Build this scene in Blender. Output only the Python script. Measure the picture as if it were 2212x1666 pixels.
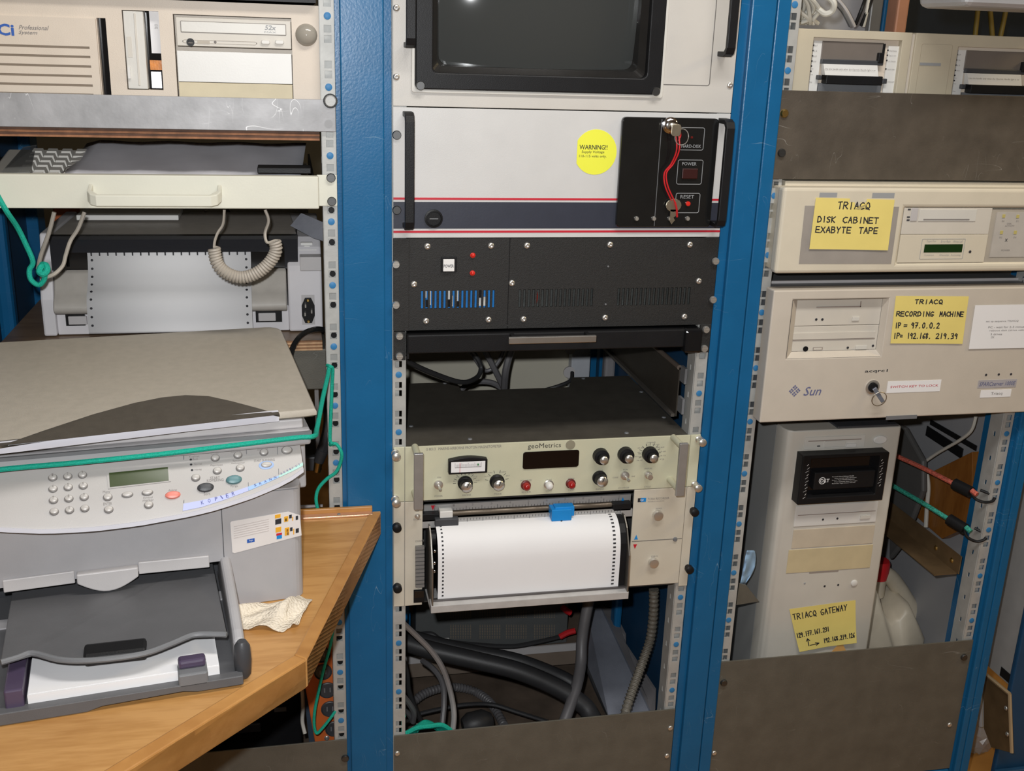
import bpy, bmesh, math, random
from mathutils import Vector, Matrix
random.seed(7)
for o in list(bpy.data.objects): bpy.data.objects.remove(o)
SC = bpy.context.scene
COL = SC.collection
U = .04445
Z0 = 1.28                       # height of the joint between the monitor and the rack computer

# ---------------------------------------------------------------- camera
CAM = Vector((-.13928, -1.47744, .08916 + Z0))
CR = Vector((.97948874, -.19885568, .03253045))
CU = Vector((.03091819, .30785267, .95093154))
CF = Vector((.19911273, .93042095, -.30768648))
FPX = 2305.0
cd = bpy.data.cameras.new('camera'); cam = bpy.data.objects.new('camera', cd); COL.objects.link(cam)
cd.sensor_fit = 'HORIZONTAL'; cd.sensor_width = 36; cd.lens = FPX / 2212 * 36
cd.clip_start = .02; cd.clip_end = 60
cam.matrix_world = Matrix(((CR.x, CU.x, -CF.x, CAM.x), (CR.y, CU.y, -CF.y, CAM.y), (CR.z, CU.z, -CF.z, CAM.z), (0, 0, 0, 1)))
SC.camera = cam

# ---------------------------------------------------------------- light: flash beside the lens, dim room lamps
w = bpy.data.worlds.new('world'); SC.world = w; w.use_nodes = True
w.node_tree.nodes['Background'].inputs[0].default_value = (.95, .97, 1, 1)
w.node_tree.nodes['Background'].inputs[1].default_value = .05
def lamp(name, kind, loc, target, energy, color, **k):
    l = bpy.data.lights.new(name, kind); l.energy = energy; l.color = color
    for a, b in k.items(): setattr(l, a, b)
    o = bpy.data.objects.new(name, l); COL.objects.link(o); o.location = loc
    o.rotation_euler = (Vector(target) - Vector(loc)).to_track_quat('-Z', 'Y').to_euler()
    return o
lamp('camera_flash', 'SPOT', CAM + CU * .05 - CR * .035 + CF * .03, (.12, 0, 1.0), 53, (.965, .985, 1),
     spot_size=math.radians(128), spot_blend=1.0, shadow_soft_size=.012)
lamp('ceiling_tube_lamp', 'AREA', (.4, -.9, 2.45), (.4, -.6, 0), 19, (1, .97, .93), shape='RECTANGLE', size=1.2, size_y=.25)
lamp('warm_room_lamp', 'AREA', (2.3, -.6, 2.2), (.9, .1, 1.1), 9, (1, .78, .42), shape='RECTANGLE', size=.5, size_y=.3)
vs = SC.view_settings
vs.view_transform = 'Standard'; vs.look = 'None'; vs.gamma = 1; vs.use_curve_mapping = False; vs.exposure = 0

# ---------------------------------------------------------------- pixel helpers
VW = dict(P=(0, 0, 1), V1=(0, 0, .33454), V2=(0, 440, .33454), V3=(0, 680, .33454), V4=(0, 1060, .37975), V5=(820, 0, .37975),
          V6=(820, 490, .36166), V7=(820, 800, .36166), V8=(740, 1280, .40687), R1=(1640, 0, .25859), R2=(1620, 370, .33017),
          R3=(1540, 880, .33617), R4=(1520, 1300, .31284), S5=(640, 0, .33639), S6=(640, 540, .34806), S7=(460, 1300, .21967), S8=(1920, 880, .26401))
def ray(v, x, y):
    a, b, s = VW[v]
    return CF + CR * ((a + x * s - 1106) / FPX) - CU * ((b + y * s - 833) / FPX)
def G(v, x, y, Y=0):            # point on the vertical plane Y
    d = ray(v, x, y); return CAM + d * ((Y - CAM.y) / d.y)
def GZ(v, x, y, z):             # point on the level plane z
    d = ray(v, x, y); return CAM + d * ((z - CAM.z) / d.z)
def GX(v, x, y, X):
    d = ray(v, x, y); return CAM + d * ((X - CAM.x) / d.x)
def RC(v, x0, y0, x1, y1, Y=0):  # corners of an upright rectangle: x0, x1, z0, z1
    a = G(v, x0, y0, Y); b = G(v, x1, y1, Y); return a.x, b.x, b.z, a.z

# ---------------------------------------------------------------- mesh builder
def spline(pts, n=6):
    P = [Vector(p) for p in pts]
    if len(P) < 3: return P
    out = []
    for i in range(len(P) - 1):
        p0 = P[max(i - 1, 0)]; p1 = P[i]; p2 = P[i + 1]; p3 = P[min(i + 2, len(P) - 1)]
        for k in range(n):
            t = k / n
            out.append(.5 * ((2 * p1) + (p2 - p0) * t + (2 * p0 - 5 * p1 + 4 * p2 - p3) * t * t + (3 * p1 - p0 - 3 * p2 + p3) * t ** 3))
    out.append(P[-1]); return out
def rrect(x0, x1, z0, z1, r, n=4):
    out = []
    for cx, cz, a in ((x1 - r, z1 - r, 0), (x0 + r, z1 - r, 90), (x0 + r, z0 + r, 180), (x1 - r, z0 + r, 270)):
        for k in range(n + 1):
            t = math.radians(a + 90 * k / n); out.append((cx + r * math.cos(t), cz + r * math.sin(t)))
    return out
class MB:
    def __init__(s): s.v = []; s.f = []; s.sm = []
    def add(s, vs, fs, sm=False):
        o = len(s.v); s.v += [tuple(p) for p in vs]
        for f in fs: s.f.append([i + o for i in f]); s.sm.append(sm)
        return s
    def box(s, x0, x1, y0, y1, z0, z1):
        if x0 > x1: x0, x1 = x1, x0
        if y0 > y1: y0, y1 = y1, y0
        if z0 > z1: z0, z1 = z1, z0
        return s.add([(x0, y0, z0), (x1, y0, z0), (x1, y1, z0), (x0, y1, z0), (x0, y0, z1), (x1, y0, z1), (x1, y1, z1), (x0, y1, z1)],
                     [(0, 3, 2, 1), (4, 5, 6, 7), (0, 1, 5, 4), (1, 2, 6, 5), (2, 3, 7, 6), (3, 0, 4, 7)])
    def hexa(s, p):             # eight corners: bottom loop then top loop
        return s.add(p, [(0, 3, 2, 1), (4, 5, 6, 7), (0, 1, 5, 4), (1, 2, 6, 5), (2, 3, 7, 6), (3, 0, 4, 7)])
    def loft(s, loops, cap=True, sm=False, closed=True):
        n = len(loops[0]); vs = [p for l in loops for p in l]; fs = []
        for i in range(len(loops) - 1):
            for k in range(n if closed else n - 1):
                a = i * n + k; b = i * n + (k + 1) % n; fs.append((a, b, b + n, a + n))
        s.add(vs, fs, sm)
        if cap:
            o = len(s.v) - len(vs)
            s.f.append([o + i for i in reversed(range(n))]); s.sm.append(False)
            s.f.append([o + (len(loops) - 1) * n + i for i in range(n)]); s.sm.append(False)
        return s
    def pxz(s, pts, y0, y1): return s.loft([[(x, y1, z) for x, z in pts], [(x, y0, z) for x, z in pts]])
    def pxy(s, pts, z0, z1): return s.loft([[(x, y, z0) for x, y in pts], [(x, y, z1) for x, y in pts]])
    def pyz(s, pts, x0, x1): return s.loft([[(x0, y, z) for y, z in pts], [(x1, y, z) for y, z in pts]])
    def ring(s, outer, inner, y0, y1):   # frame between two outlines of equal count
        n = len(outer)
        return s.loft([[(x, y1, z) for x, z in outer], [(x, y0, z) for x, z in outer], [(x, y0, z) for x, z in inner], [(x, y1, z) for x, z in inner], [(x, y1, z) for x, z in outer]], cap=False)
    def lathe(s, prof, o, ax=(0, -1, 0), n=16, sm=True):   # prof: (radius, distance along the axis)
        ax = Vector(ax).normalized(); t = ax.orthogonal().normalized(); b = ax.cross(t); o = Vector(o)
        loops = [[o + ax * d + (t * math.cos(6.2832 * k / n) + b * math.sin(6.2832 * k / n)) * max(r, 1e-5) for k in range(n)] for r, d in prof]
        s.loft(loops, True, sm); return s
    def cyl(s, a, b, r, r2=None, n=14):
        a = Vector(a); b = Vector(b); return s.lathe([(r, 0), (r if r2 is None else r2, (b - a).length)], a, b - a, n)
    def tube(s, pts, r, n=8, k=6, flat=1, rib=0):
        P = spline(pts, k); loops = []; up = None; r0 = r
        for i, p in enumerate(P):
            t = (P[min(i + 1, len(P) - 1)] - P[max(i - 1, 0)]).normalized(); r = r0 * (1 - rib * ((i // 2) % 2))
            if up is None: up = t.orthogonal().normalized()
            up = (up - t * up.dot(t)).normalized(); sd = t.cross(up)
            loops.append([p + up * (r * math.cos(6.2832 * j / n)) + sd * (r * flat * math.sin(6.2832 * j / n)) for j in range(n)])
        s.loft(loops, True, True); return s
    def plate(s, xs, zs, hole, y0, y1):   # grid plate with real openings; hole(i, j) -> True for open cells
        nx, nz = len(xs), len(zs); vid = {}
        vs = []; fs = []
        def V(i, j, k):
            if (i, j, k) not in vid: vid[(i, j, k)] = len(vs); vs.append((xs[i], y1 if k else y0, zs[j]))
            return vid[(i, j, k)]
        solid = lambda i, j: 0 <= i < nx - 1 and 0 <= j < nz - 1 and not hole(i, j)
        for i in range(nx - 1):
            for j in range(nz - 1):
                if not solid(i, j): continue
                fs.append((V(i, j, 0), V(i + 1, j, 0), V(i + 1, j + 1, 0), V(i, j + 1, 0)))
                fs.append((V(i, j, 1), V(i, j + 1, 1), V(i + 1, j + 1, 1), V(i + 1, j, 1)))
                if not solid(i - 1, j): fs.append((V(i, j, 0), V(i, j + 1, 0), V(i, j + 1, 1), V(i, j, 1)))
                if not solid(i + 1, j): fs.append((V(i + 1, j, 0), V(i + 1, j, 1), V(i + 1, j + 1, 1), V(i + 1, j + 1, 0)))
                if not solid(i, j - 1): fs.append((V(i, j, 0), V(i, j, 1), V(i + 1, j, 1), V(i + 1, j, 0)))
                if not solid(i, j + 1): fs.append((V(i, j + 1, 0), V(i + 1, j + 1, 0), V(i + 1, j + 1, 1), V(i, j + 1, 1)))
        return s.add(vs, fs)
    def mesh(s, name):
        m = bpy.data.meshes.new(name); m.from_pydata(s.v, [], s.f)
        m.polygons.foreach_set('use_smooth', s.sm); m.update(); return m
def M4(o):
    return Matrix.Translation(o.location) @ o.rotation_euler.to_matrix().to_4x4()
def root_of(o):
    while o.parent: o = o.parent
    return o
def obj(name, mb, m, parent=None, bevel=0, seg=2, local=False, sharp=None):
    me = mb if isinstance(mb, bpy.types.Mesh) else mb.mesh(name)
    if not me.materials: me.materials.append(m)
    o = bpy.data.objects.new(name, me); COL.objects.link(o)
    if parent:
        o.parent = parent
        r = root_of(parent)
        if not local: me.transform(M4(r).inverted())
        if r is not parent and r.type == 'MESH': pass
    if not parent:                # put the origin at the thing's base
        xs = [v.co.x for v in me.vertices]; ys = [v.co.y for v in me.vertices]; zs = [v.co.z for v in me.vertices]
        c = Vector(((min(xs) + max(xs)) / 2, (min(ys) + max(ys)) / 2, min(zs)))
        me.transform(Matrix.Translation(-c)); o.location = c
    bm = bmesh.new(); bm.from_mesh(me); bmesh.ops.recalc_face_normals(bm, faces=bm.faces); bm.to_mesh(me); bm.free()
    if sharp is not None: me.polygons.foreach_set('use_smooth', [True] * len(me.polygons)); me.set_sharp_from_angle(angle=math.radians(sharp))
    elif any(p.use_smooth for p in me.polygons): me.set_sharp_from_angle(angle=math.radians(40))
    if bevel:
        b = o.modifiers.new('bevel', 'BEVEL'); b.width = bevel; b.segments = seg; b.limit_method = 'ANGLE'; b.angle_limit = .6; b.harden_normals = False
    return o
def piece(name, me, loc, parent, rot=None, m=None):   # object that shares mesh data; loc in world coordinates
    o = bpy.data.objects.new(name, me); COL.objects.link(o)
    r = root_of(parent); Ml = M4(r).inverted() @ Matrix.Translation(loc)
    if rot is not None: Ml = Ml @ rot
    o.parent = parent; o.matrix_basis = Ml
    return o
def tag(o, label, cat, group=None, kind=None):
    if label: o['label'] = label
    if cat: o['category'] = cat
    if group: o['group'] = group
    if kind: o['kind'] = kind
    return o
def thing(name, label, cat, loc, rz=0, group=None):
    o = bpy.data.objects.new(name, None); COL.objects.link(o); o.location = loc; o.rotation_euler = (0, 0, rz)
    o.empty_display_size = .05
    return tag(o, label, cat, group)

# ---------------------------------------------------------------- materials
MATS = {}
def mat(name, col, rough=.5, metal=0, var=.06, scale=30, bump=.02, bscale=400, spec=.5, alpha=1, emit=0, trans=0, dirt=0):
    m = bpy.data.materials.new(name); m.use_nodes = True; nt = m.node_tree; b = nt.nodes['Principled BSDF']; MATS[name] = m
    tc = nt.nodes.new('ShaderNodeTexCoord')
    if var:
        n = nt.nodes.new('ShaderNodeTexNoise'); n.inputs['Scale'].default_value = scale; n.inputs['Detail'].default_value = 5
        nt.links.new(tc.outputs['Object'], n.inputs['Vector'])
        r = nt.nodes.new('ShaderNodeMapRange'); r.inputs[1].default_value = .3; r.inputs[2].default_value = .7; r.inputs[3].default_value = 1 - var; r.inputs[4].default_value = 1 + var
        nt.links.new(n.outputs[0], r.inputs[0])
        mx = nt.nodes.new('ShaderNodeVectorMath'); mx.operation = 'SCALE'; mx.inputs[0].default_value = col[:3]
        nt.links.new(r.outputs[0], mx.inputs['Scale']); last = mx.outputs[0]
        if dirt:
            n3 = nt.nodes.new('ShaderNodeTexNoise'); n3.inputs['Scale'].default_value = 9; n3.inputs['Detail'].default_value = 8
            nt.links.new(tc.outputs['Object'], n3.inputs['Vector'])
            r3 = nt.nodes.new('ShaderNodeMapRange'); r3.inputs[1].default_value = .52; r3.inputs[2].default_value = .75; r3.inputs[4].default_value = dirt
            nt.links.new(n3.outputs[0], r3.inputs[0])
            m3 = nt.nodes.new('ShaderNodeMix'); m3.data_type = 'RGBA'; m3.inputs[7].default_value = (.2, .14, .08, 1)
            nt.links.new(r3.outputs[0], m3.inputs[0]); nt.links.new(last, m3.inputs[6]); last = m3.outputs[2]
        nt.links.new(last, b.inputs['Base Color'])
    else: b.inputs['Base Color'].default_value = (*col[:3], 1)
    b.inputs['Roughness'].default_value = rough; b.inputs['Metallic'].default_value = metal
    b.inputs['Specular IOR Level'].default_value = spec; b.inputs['Alpha'].default_value = alpha
    b.inputs['Transmission Weight'].default_value = trans
    if emit: b.inputs['Emission Color'].default_value = (*col[:3], 1); b.inputs['Emission Strength'].default_value = emit
    if bump:
        n2 = nt.nodes.new('ShaderNodeTexNoise'); n2.inputs['Scale'].default_value = bscale; n2.inputs['Detail'].default_value = 3
        nt.links.new(tc.outputs['Object'], n2.inputs['Vector'])
        bp = nt.nodes.new('ShaderNodeBump'); bp.inputs['Strength'].default_value = bump * 5; bp.inputs['Distance'].default_value = .0006
        nt.links.new(n2.outputs[0], bp.inputs['Height']); nt.links.new(bp.outputs[0], b.inputs['Normal'])
    return m
def s2l(r, g, b):
    f = lambda c: (c / 255 / 12.92) if c <= 10 else ((c / 255 + .055) / 1.055) ** 2.4
    return (f(r), f(g), f(b))
def scratch(m, strength=.5, scale=14, col=(.7, .7, .7), amount=.03, rot=.6):   # thin wandering scratches over the colour
    nt = m.node_tree; b = nt.nodes['Principled BSDF']; tc = nt.nodes.new('ShaderNodeTexCoord')
    src = b.inputs['Base Color'].links[0].from_socket
    acc = None
    for k, (sx, sy, sz) in enumerate(((1, 1, 4), (3, 1, .7))):
        mp = nt.nodes.new('ShaderNodeMapping'); mp.inputs['Scale'].default_value = (sx, sy, sz); mp.inputs['Rotation'].default_value = (0, rot + k * 1.3, 0)
        nt.links.new(tc.outputs['Object'], mp.inputs['Vector'])
        n = nt.nodes.new('ShaderNodeTexNoise'); n.inputs['Scale'].default_value = scale * (1 + k); n.inputs['Detail'].default_value = 1.5; n.inputs['Distortion'].default_value = .6
        nt.links.new(mp.outputs[0], n.inputs['Vector'])
        s = nt.nodes.new('ShaderNodeMath'); s.operation = 'SUBTRACT'; s.inputs[1].default_value = .5; nt.links.new(n.outputs[0], s.inputs[0])
        a = nt.nodes.new('ShaderNodeMath'); a.operation = 'ABSOLUTE'; nt.links.new(s.outputs[0], a.inputs[0])
        r = nt.nodes.new('ShaderNodeMapRange'); r.inputs[1].default_value = 0; r.inputs[2].default_value = amount * .1; r.inputs[3].default_value = strength; r.inputs[4].default_value = 0
        nt.links.new(a.outputs[0], r.inputs[0])
        nm = nt.nodes.new('ShaderNodeTexNoise'); nm.inputs['Scale'].default_value = 11 + 7 * k; nt.links.new(tc.outputs['Object'], nm.inputs['Vector'])
        g = nt.nodes.new('ShaderNodeMapRange'); g.inputs[1].default_value = .56; g.inputs[2].default_value = .66; nt.links.new(nm.outputs[0], g.inputs[0])
        mu = nt.nodes.new('ShaderNodeMath'); mu.operation = 'MULTIPLY'; nt.links.new(r.outputs[0], mu.inputs[0]); nt.links.new(g.outputs[0], mu.inputs[1])
        mx = nt.nodes.new('ShaderNodeMix'); mx.data_type = 'RGBA'; mx.inputs[7].default_value = (*col, 1)
        nt.links.new(mu.outputs[0], mx.inputs[0]); nt.links.new(src, mx.inputs[6]); src = mx.outputs[2]
    nt.links.new(src, b.inputs['Base Color']); return m
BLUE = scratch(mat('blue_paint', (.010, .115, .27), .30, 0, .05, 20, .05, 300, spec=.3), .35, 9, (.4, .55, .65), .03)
CREAM = mat('cream_panel', (.605, .60, .59), .42, 0, .03, 20, .04, 900)
CREAM2 = mat('greenish_cream_panel', (.58, .57, .42), .45, 0, .05, 18, .03, 700, dirt=.12)
CREAM3 = mat('aged_cream_panel', (.63, .58, .48), .45, 0, .05, 18, .03, 700, dirt=.25)
IVORY = mat('ivory_paint', (.68, .67, .57), .4, 0, .03, 20, .02)
BEIGE = mat('beige_plastic', (.66, .57, .47), .45, 0, .03, 25, .05, 1200)
BEIGE2 = mat('pale_beige_plastic', (.66, .60, .48), .42, 0, .03, 25, .04, 1200)
BEIGE3 = mat('pinkish_beige_plastic', (.58, .525, .45), .45, 0, .03, 25, .04, 1200)
PUTTY = mat('putty_plastic', (.62, .58, .51), .45, 0, .03, 25, .03, 1200)
CREAMW = mat('warm_cream_panel', (.575, .55, .51), .42, 0, .03, 20, .04, 900)
WHITEP = mat('white_plastic', (.72, .71, .68), .4, 0, .02, 25, .02)
OFFW = mat('off_white_plastic', (.64, .62, .57), .4, 0, .02, 25, .02)
PAPER = mat('white_paper', (.83, .825, .835), .75, 0, .02, 8, .02)
YEL = mat('fluorescent_yellow_paper', (.85, .86, .06), .6, 0, .02, 20, 0)
NOTE = mat('yellow_note_paper', (.80, .66, .20), .7, 0, .06, 14, .03, 60)
BLACK = mat('black_plastic', (.011, .011, .012), .42, 0, .1, 30, .05, 900, spec=.22)
BLACKG = mat('gloss_black', (.008, .008, .009), .08, 0, 0, 1, 0)
BLACKT = mat('textured_black_paint', (.013, .0125, .012), .6, 0, .25, 300, .15, 900)
RUB = mat('black_rubber', (.03, .03, .032), .5, 0, .1, 40, .05, 300)
DKG = mat('dark_grey_plastic', (.05, .052, .058), .45, 0, .06, 30, .04, 900)
MDG = mat('mid_grey_plastic', (.17, .175, .185), .45, 0, .05, 30, .04, 900)
TRAYG = mat('tray_dark_grey', (.105, .106, .112), .45, 0, .06, 30, .04, 900)
GREY = mat('grey_plastic', (.40, .39, .40), .45, 0, .03, 30, .04, 1200)
LGREY = mat('light_grey_plastic', (.52, .50, .50), .42, 0, .03, 30, .04, 1200)
TAUPE = mat('taupe_plastic', (.40, .36, .30), .5, 0, .05, 90, .10, 1500)
TAUPED = mat('dark_taupe_plastic', (.085, .072, .056), .5, 0, .1, 90, .12, 1500)
SILVER = mat('silver_plastic', (.66, .66, .72), .35, 0, .03, 30, .01)
NAVY = mat('navy_band', (.028, .032, .05), .45, 0, .05, 40, .02)
RED = mat('red_ink', (.55, .012, .03), .5, 0, .02, 20, 0)
REDP = mat('red_plastic', (.6, .02, .025), .35, 0, .05, 20, 0)
BLUEP = mat('bright_blue_plastic', (.01, .25, .66), .4, 0, .05, 30, .02)
INK = mat('black_ink', (.02, .02, .025), .7, 0, 0, 1, 0)
GINK = mat('grey_ink', (.22, .2, .19), .7, 0, 0, 1, 0)
PALEINK = mat('pale_print', (.32, .33, .34), .6, 0, 0, 1, 0)
WINK = mat('white_print', (.75, .75, .75), .6, 0, 0, 1, 0)
BINK = mat('blue_print', (.02, .10, .42), .5, 0, 0, 1, 0)
SINK = mat('slate_blue_print', (.13, .14, .27), .5, 0, 0, 1, 0)
STEEL = mat('bright_steel', (.72, .70, .66), .28, .8, .05, 60, .01)
ZINC = mat('zinc_rail', (.44, .44, .42), .5, .15, .1, 40, .04, 300)
ALU = scratch(mat('brushed_aluminium', (.34, .338, .345), .5, .25, .2, 22, .06, 120), .8, 9, (.95, .95, .95), .05, .8)
DSTEEL = scratch(mat('dull_dark_steel', (.10, .083, .065), .45, .15, .18, 25, .08, 500), .6, 8, (.5, .48, .44), .03)
DSTEEL2 = scratch(mat('grey_olive_steel', (.125, .118, .098), .5, .1, .12, 25, .08, 500), .4, 8, (.4, .4, .38), .03)
BRASS = mat('brass', (.75, .52, .18), .3, 1, .05, 40, .01)
CHROME = mat('chrome', (.8, .8, .82), .12, 1, 0, 1, 0)
GLASSD = mat('dark_screen_glass', (.045, .048, .047), .06, 0, 0, 1, 0)
LCDG = mat('green_lcd', (.055, .075, .03), .18, 0, .05, 40, 0)
TEAL = mat('green_rope', (.0, .38, .27), .7, 0, .2, 700, .3, 900)
CABG = mat('grey_cable', (.13, .125, .13), .45, 0, .08, 40, .02)
CABL = mat('light_grey_cable', (.40, .36, .31), .5, 0, .06, 40, .02)
CABW = mat('white_cable', (.6, .58, .52), .5, 0, .05, 40, .02)
ORANGE = mat('orange_painted_metal', (.62, .14, .03), .5, 0, .08, 40, .02)
DBROWN = mat('dark_brown_floor', (.13, .095, .07), .7, 0, .35, 14, .1, 60)
LEDR = mat('red_lens', (.65, .03, .02), .15, 0, 0, 1, 0)
def wood(name, c1, c2, along, scale=6, ring=5):
    m = bpy.data.materials.new(name); m.use_nodes = True; nt = m.node_tree; b = nt.nodes['Principled BSDF']
    tc = nt.nodes.new('ShaderNodeTexCoord'); mp = nt.nodes.new('ShaderNodeMapping')
    mp.inputs['Scale'].default_value = along; nt.links.new(tc.outputs['Object'], mp.inputs['Vector'])
    n = nt.nodes.new('ShaderNodeTexNoise'); n.inputs['Scale'].default_value = scale; n.inputs['Detail'].default_value = 8; n.inputs['Distortion'].default_value = .8
    n2 = nt.nodes.new('ShaderNodeTexNoise'); n2.inputs['Scale'].default_value = scale * 7; n2.inputs['Detail'].default_value = 4
    nt.links.new(mp.outputs[0], n.inputs['Vector']); nt.links.new(mp.outputs[0], n2.inputs['Vector'])
    mm = nt.nodes.new('ShaderNodeMath'); mm.operation = 'MULTIPLY_ADD'; mm.inputs[1].default_value = .45; nt.links.new(n2.outputs[0], mm.inputs[0]); nt.links.new(n.outputs[0], mm.inputs[2])
    cr = nt.nodes.new('ShaderNodeValToRGB'); cr.color_ramp.elements[0].position = .52; cr.color_ramp.elements[0].color = (*c2, 1); cr.color_ramp.elements[1].position = .82; cr.color_ramp.elements[1].color = (*c1, 1)
    nt.links.new(mm.outputs[0], cr.inputs[0]); nt.links.new(cr.outputs[0], b.inputs['Base Color']); b.inputs['Roughness'].default_value = .38
    return m
OAK = wood('oak_laminate', (.56, .30, .105), (.43, .21, .062), (1.2, 9, 9), 4)
OAKE = wood('oak_edge', (.50, .25, .075), (.40, .185, .05), (2, 2, 5), 4)
PLYW = wood('plywood_edge', (.50, .27, .12), (.22, .095, .035), (2, 2, 70), 3)
PLYT = wood('plywood_face', (.24, .16, .10), (.16, .10, .06), (2, 10, 10), 4)
WPAN = wood('brown_wood_panel', (.30, .12, .025), (.22, .08, .015), (10, 10, 1.5), 4)

# ---------------------------------------------------------------- lettering
def txt(name, s, box, Y, m, parent, shear=0, T=None, bold=0, width_only=False):
    """flat print fitted to box (x0, x1, z0, z1) on the upright plane Y, facing the front; T maps (u, v) -> point instead"""
    cu = bpy.data.curves.new('t', 'FONT'); cu.body = s; cu.shear = shear; cu.offset = bold; cu.resolution_u = 2; cu.fill_mode = 'FRONT'
    t = bpy.data.objects.new('t', cu); me = bpy.data.meshes.new_from_object(t); bpy.data.objects.remove(t); bpy.data.curves.remove(cu)
    xs = [v.co.x for v in me.vertices]; ys = [v.co.y for v in me.vertices]
    if not xs: return None
    a, b, c, d = min(xs), max(xs), min(ys), max(ys); x0, x1, z0, z1 = box
    for v in me.vertices:
        u = x0 + (v.co.x - a) / (b - a) * (x1 - x0); k = z0 + (v.co.y - c) / (d - c) * (z1 - z0)
        v.co = T(u, k) if T else (u, Y, k)
    me.materials.clear(); me.name = name
    o = obj(name, me, m, parent); me.materials.clear(); me.materials.append(m)
    return o
STROKE = {  # pen strokes in a 0..6 by 0..10 cell
 'A': '0,0 3,10 6,0|1,4 5,4', 'B': '0,0 0,10 4,10 5,8 4,5.5 0,5.5|4,5.5 6,3 4,0 0,0', 'C': '6,9 3,10 0,7 0,3 3,0 6,1', 'D': '0,0 0,10 3,10 6,6 5,2 0,0',
 'E': '6,10 0,10 0,0 6,0|0,5 5,5', 'G': '6,9 3,10 0,6 1,1 4,0 6,3 3,4', 'H': '0,0 0,10|6,0 6,10|0,5 6,5', 'I': '3,0 3,10', 'K': '0,0 0,10|6,10 0,5 6,0',
 'M': '0,0 1,10 3,4 5,10 6,0', 'N': '0,0 0,10 6,0 6,10', 'O': '3,10 0,6 1,1 4,0 6,4 5,9 3,10', 'P': '0,0 0,10 4,10 6,8 4,5 0,5', 'Q': '3,10 0,6 1,1 4,0 6,4 5,9 3,10|3,3 6,-1',
 'R': '0,0 0,10 4,10 6,8 4,5 0,5|2,5 6,0', 'S': '6,9 3,10 0,8 2,5.5 5,4 5,1 2,0 0,1', 'T': '3,0 3,10|0,10 6,10', 'W': '0,10 1,0 3,6 5,0 6,10', 'X': '0,0 6,10|0,10 6,0', 'Y': '0,10 3,5 6,10|3,5 2,0',
 'V': '0,10 3,0 6,10', '0': '3,10 0,6 1,1 4,0 6,4 5,9 3,10', '1': '3,0 3,10', '2': '0,8 3,10 5,8 4,5 0,0 6,0', '3': '0,9 4,10 5,7 2,5.5 5,4 5,1 0,0', '6': '5,10 1,5 1,1 4,0 5,3 1,4',
 '7': '0,10 6,10 2,0|1,5 5,5', '8': '3,5.5 0,8 3,10 5,8 1,3 2,0 5,2 3,5.5', '9': '5,8 2,10 0,7 3,5 5,8 4,0', '.': '2,0 3,.5', '=': '0,6 5,6|0,3 5,3', '>': '0,5 6,5|4,7 6,5 4,3', '^': '3,0 3,10|1,7 3,10 5,7'}
def pen(lines, m, parent, surf, wpen=.0009, name='handwriting', jit=.35):
    """lines: (text, u0, v0, u1, v1, height) baseline from (u0,v0) to (u1,v1) in the sheet's own 0..1 frame; surf(u, v, lift) -> world point"""
    mb = MB(); rnd = random.Random(3)
    for s, u0, v0, u1, v1, h in lines:
        n = len(s)
        for i, ch in enumerate(s):
            if ch not in STROKE: continue
            for st in STROKE[ch].split('|'):
                P = []
                for q in st.split():
                    a, b = map(float, q.split(',')); a += rnd.uniform(-jit, jit); b += rnd.uniform(-jit, jit)
                    t = (i + a / 6 * .72) / n; P.append((u0 + (u1 - u0) * t, v0 + (v1 - v0) * t + h * b / 10))
                for k in range(len(P) - 1):
                    A = surf(*P[k], .0004); B = surf(*P[k + 1], .0004); d = (B - A)
                    if d.length < 1e-6: continue
                    d.normalize(); nr = (surf(P[k][0], P[k][1], .01) - surf(P[k][0], P[k][1], 0)).normalized(); sd = d.cross(nr) * wpen / 2
                    A = A - d * wpen * .4; B = B + d * wpen * .4
                    mb.add([A - sd, A + sd, B + sd, B - sd], [(0, 1, 2, 3)])
    return obj(name, mb, m, parent)

# ---------------------------------------------------------------- shared hardware
def hw(name, prof, m, n=14, slot=None):
    mb = MB().lathe(prof, (0, 0, 0), (0, -1, 0), n)
    me = mb.mesh(name); me.materials.append(m)
    me.set_sharp_from_angle(angle=math.radians(40))
    return me
def cross_screw(name, r, m, h=.0025):
    mb = MB().lathe([(r, 0), (r, h * .4), (r * .8, h * .8), (r * .45, h), (r * .4, h), (r * .1, h * .55)], (0, 0, 0), (0, -1, 0), 12)
    me = mb.mesh(name); me.materials.append(m); me.set_sharp_from_angle(angle=math.radians(50)); return me
def slot_screw(name, r, m, h=.004):
    mb = MB().lathe([(r, 0), (r, h * .6), (r * .85, h)], (0, 0, 0), (0, -1, 0), 14)
    mb.box(-r * .8, r * .8, -h - .0002, -h * .9, -r * .12, r * .12)
    me = mb.mesh(name); me.materials.append(m); me.set_sharp_from_angle(angle=math.radians(40)); return me
SCR_X = cross_screw('pan_screw', .0046, STEEL)
SCR_S = slot_screw('slotted_screw', .0056, STEEL)
SCR_D = slot_screw('dark_slotted_screw', .0062, mat('dark_screw', (.10, .10, .10), .35, .8, .1, 50, 0))
THUMB = hw('thumb_screw', [(.006, 0), (.006, .003), (.0045, .004), (.0045, .009), (.0065, .010), (.0065, .019), (.004, .021)], STEEL)
THUMBB = hw('black_thumb_screw', [(.0045, 0), (.0045, .004), (.0068, .005), (.0068, .013), (.004, .015)], BLACK)
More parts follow.
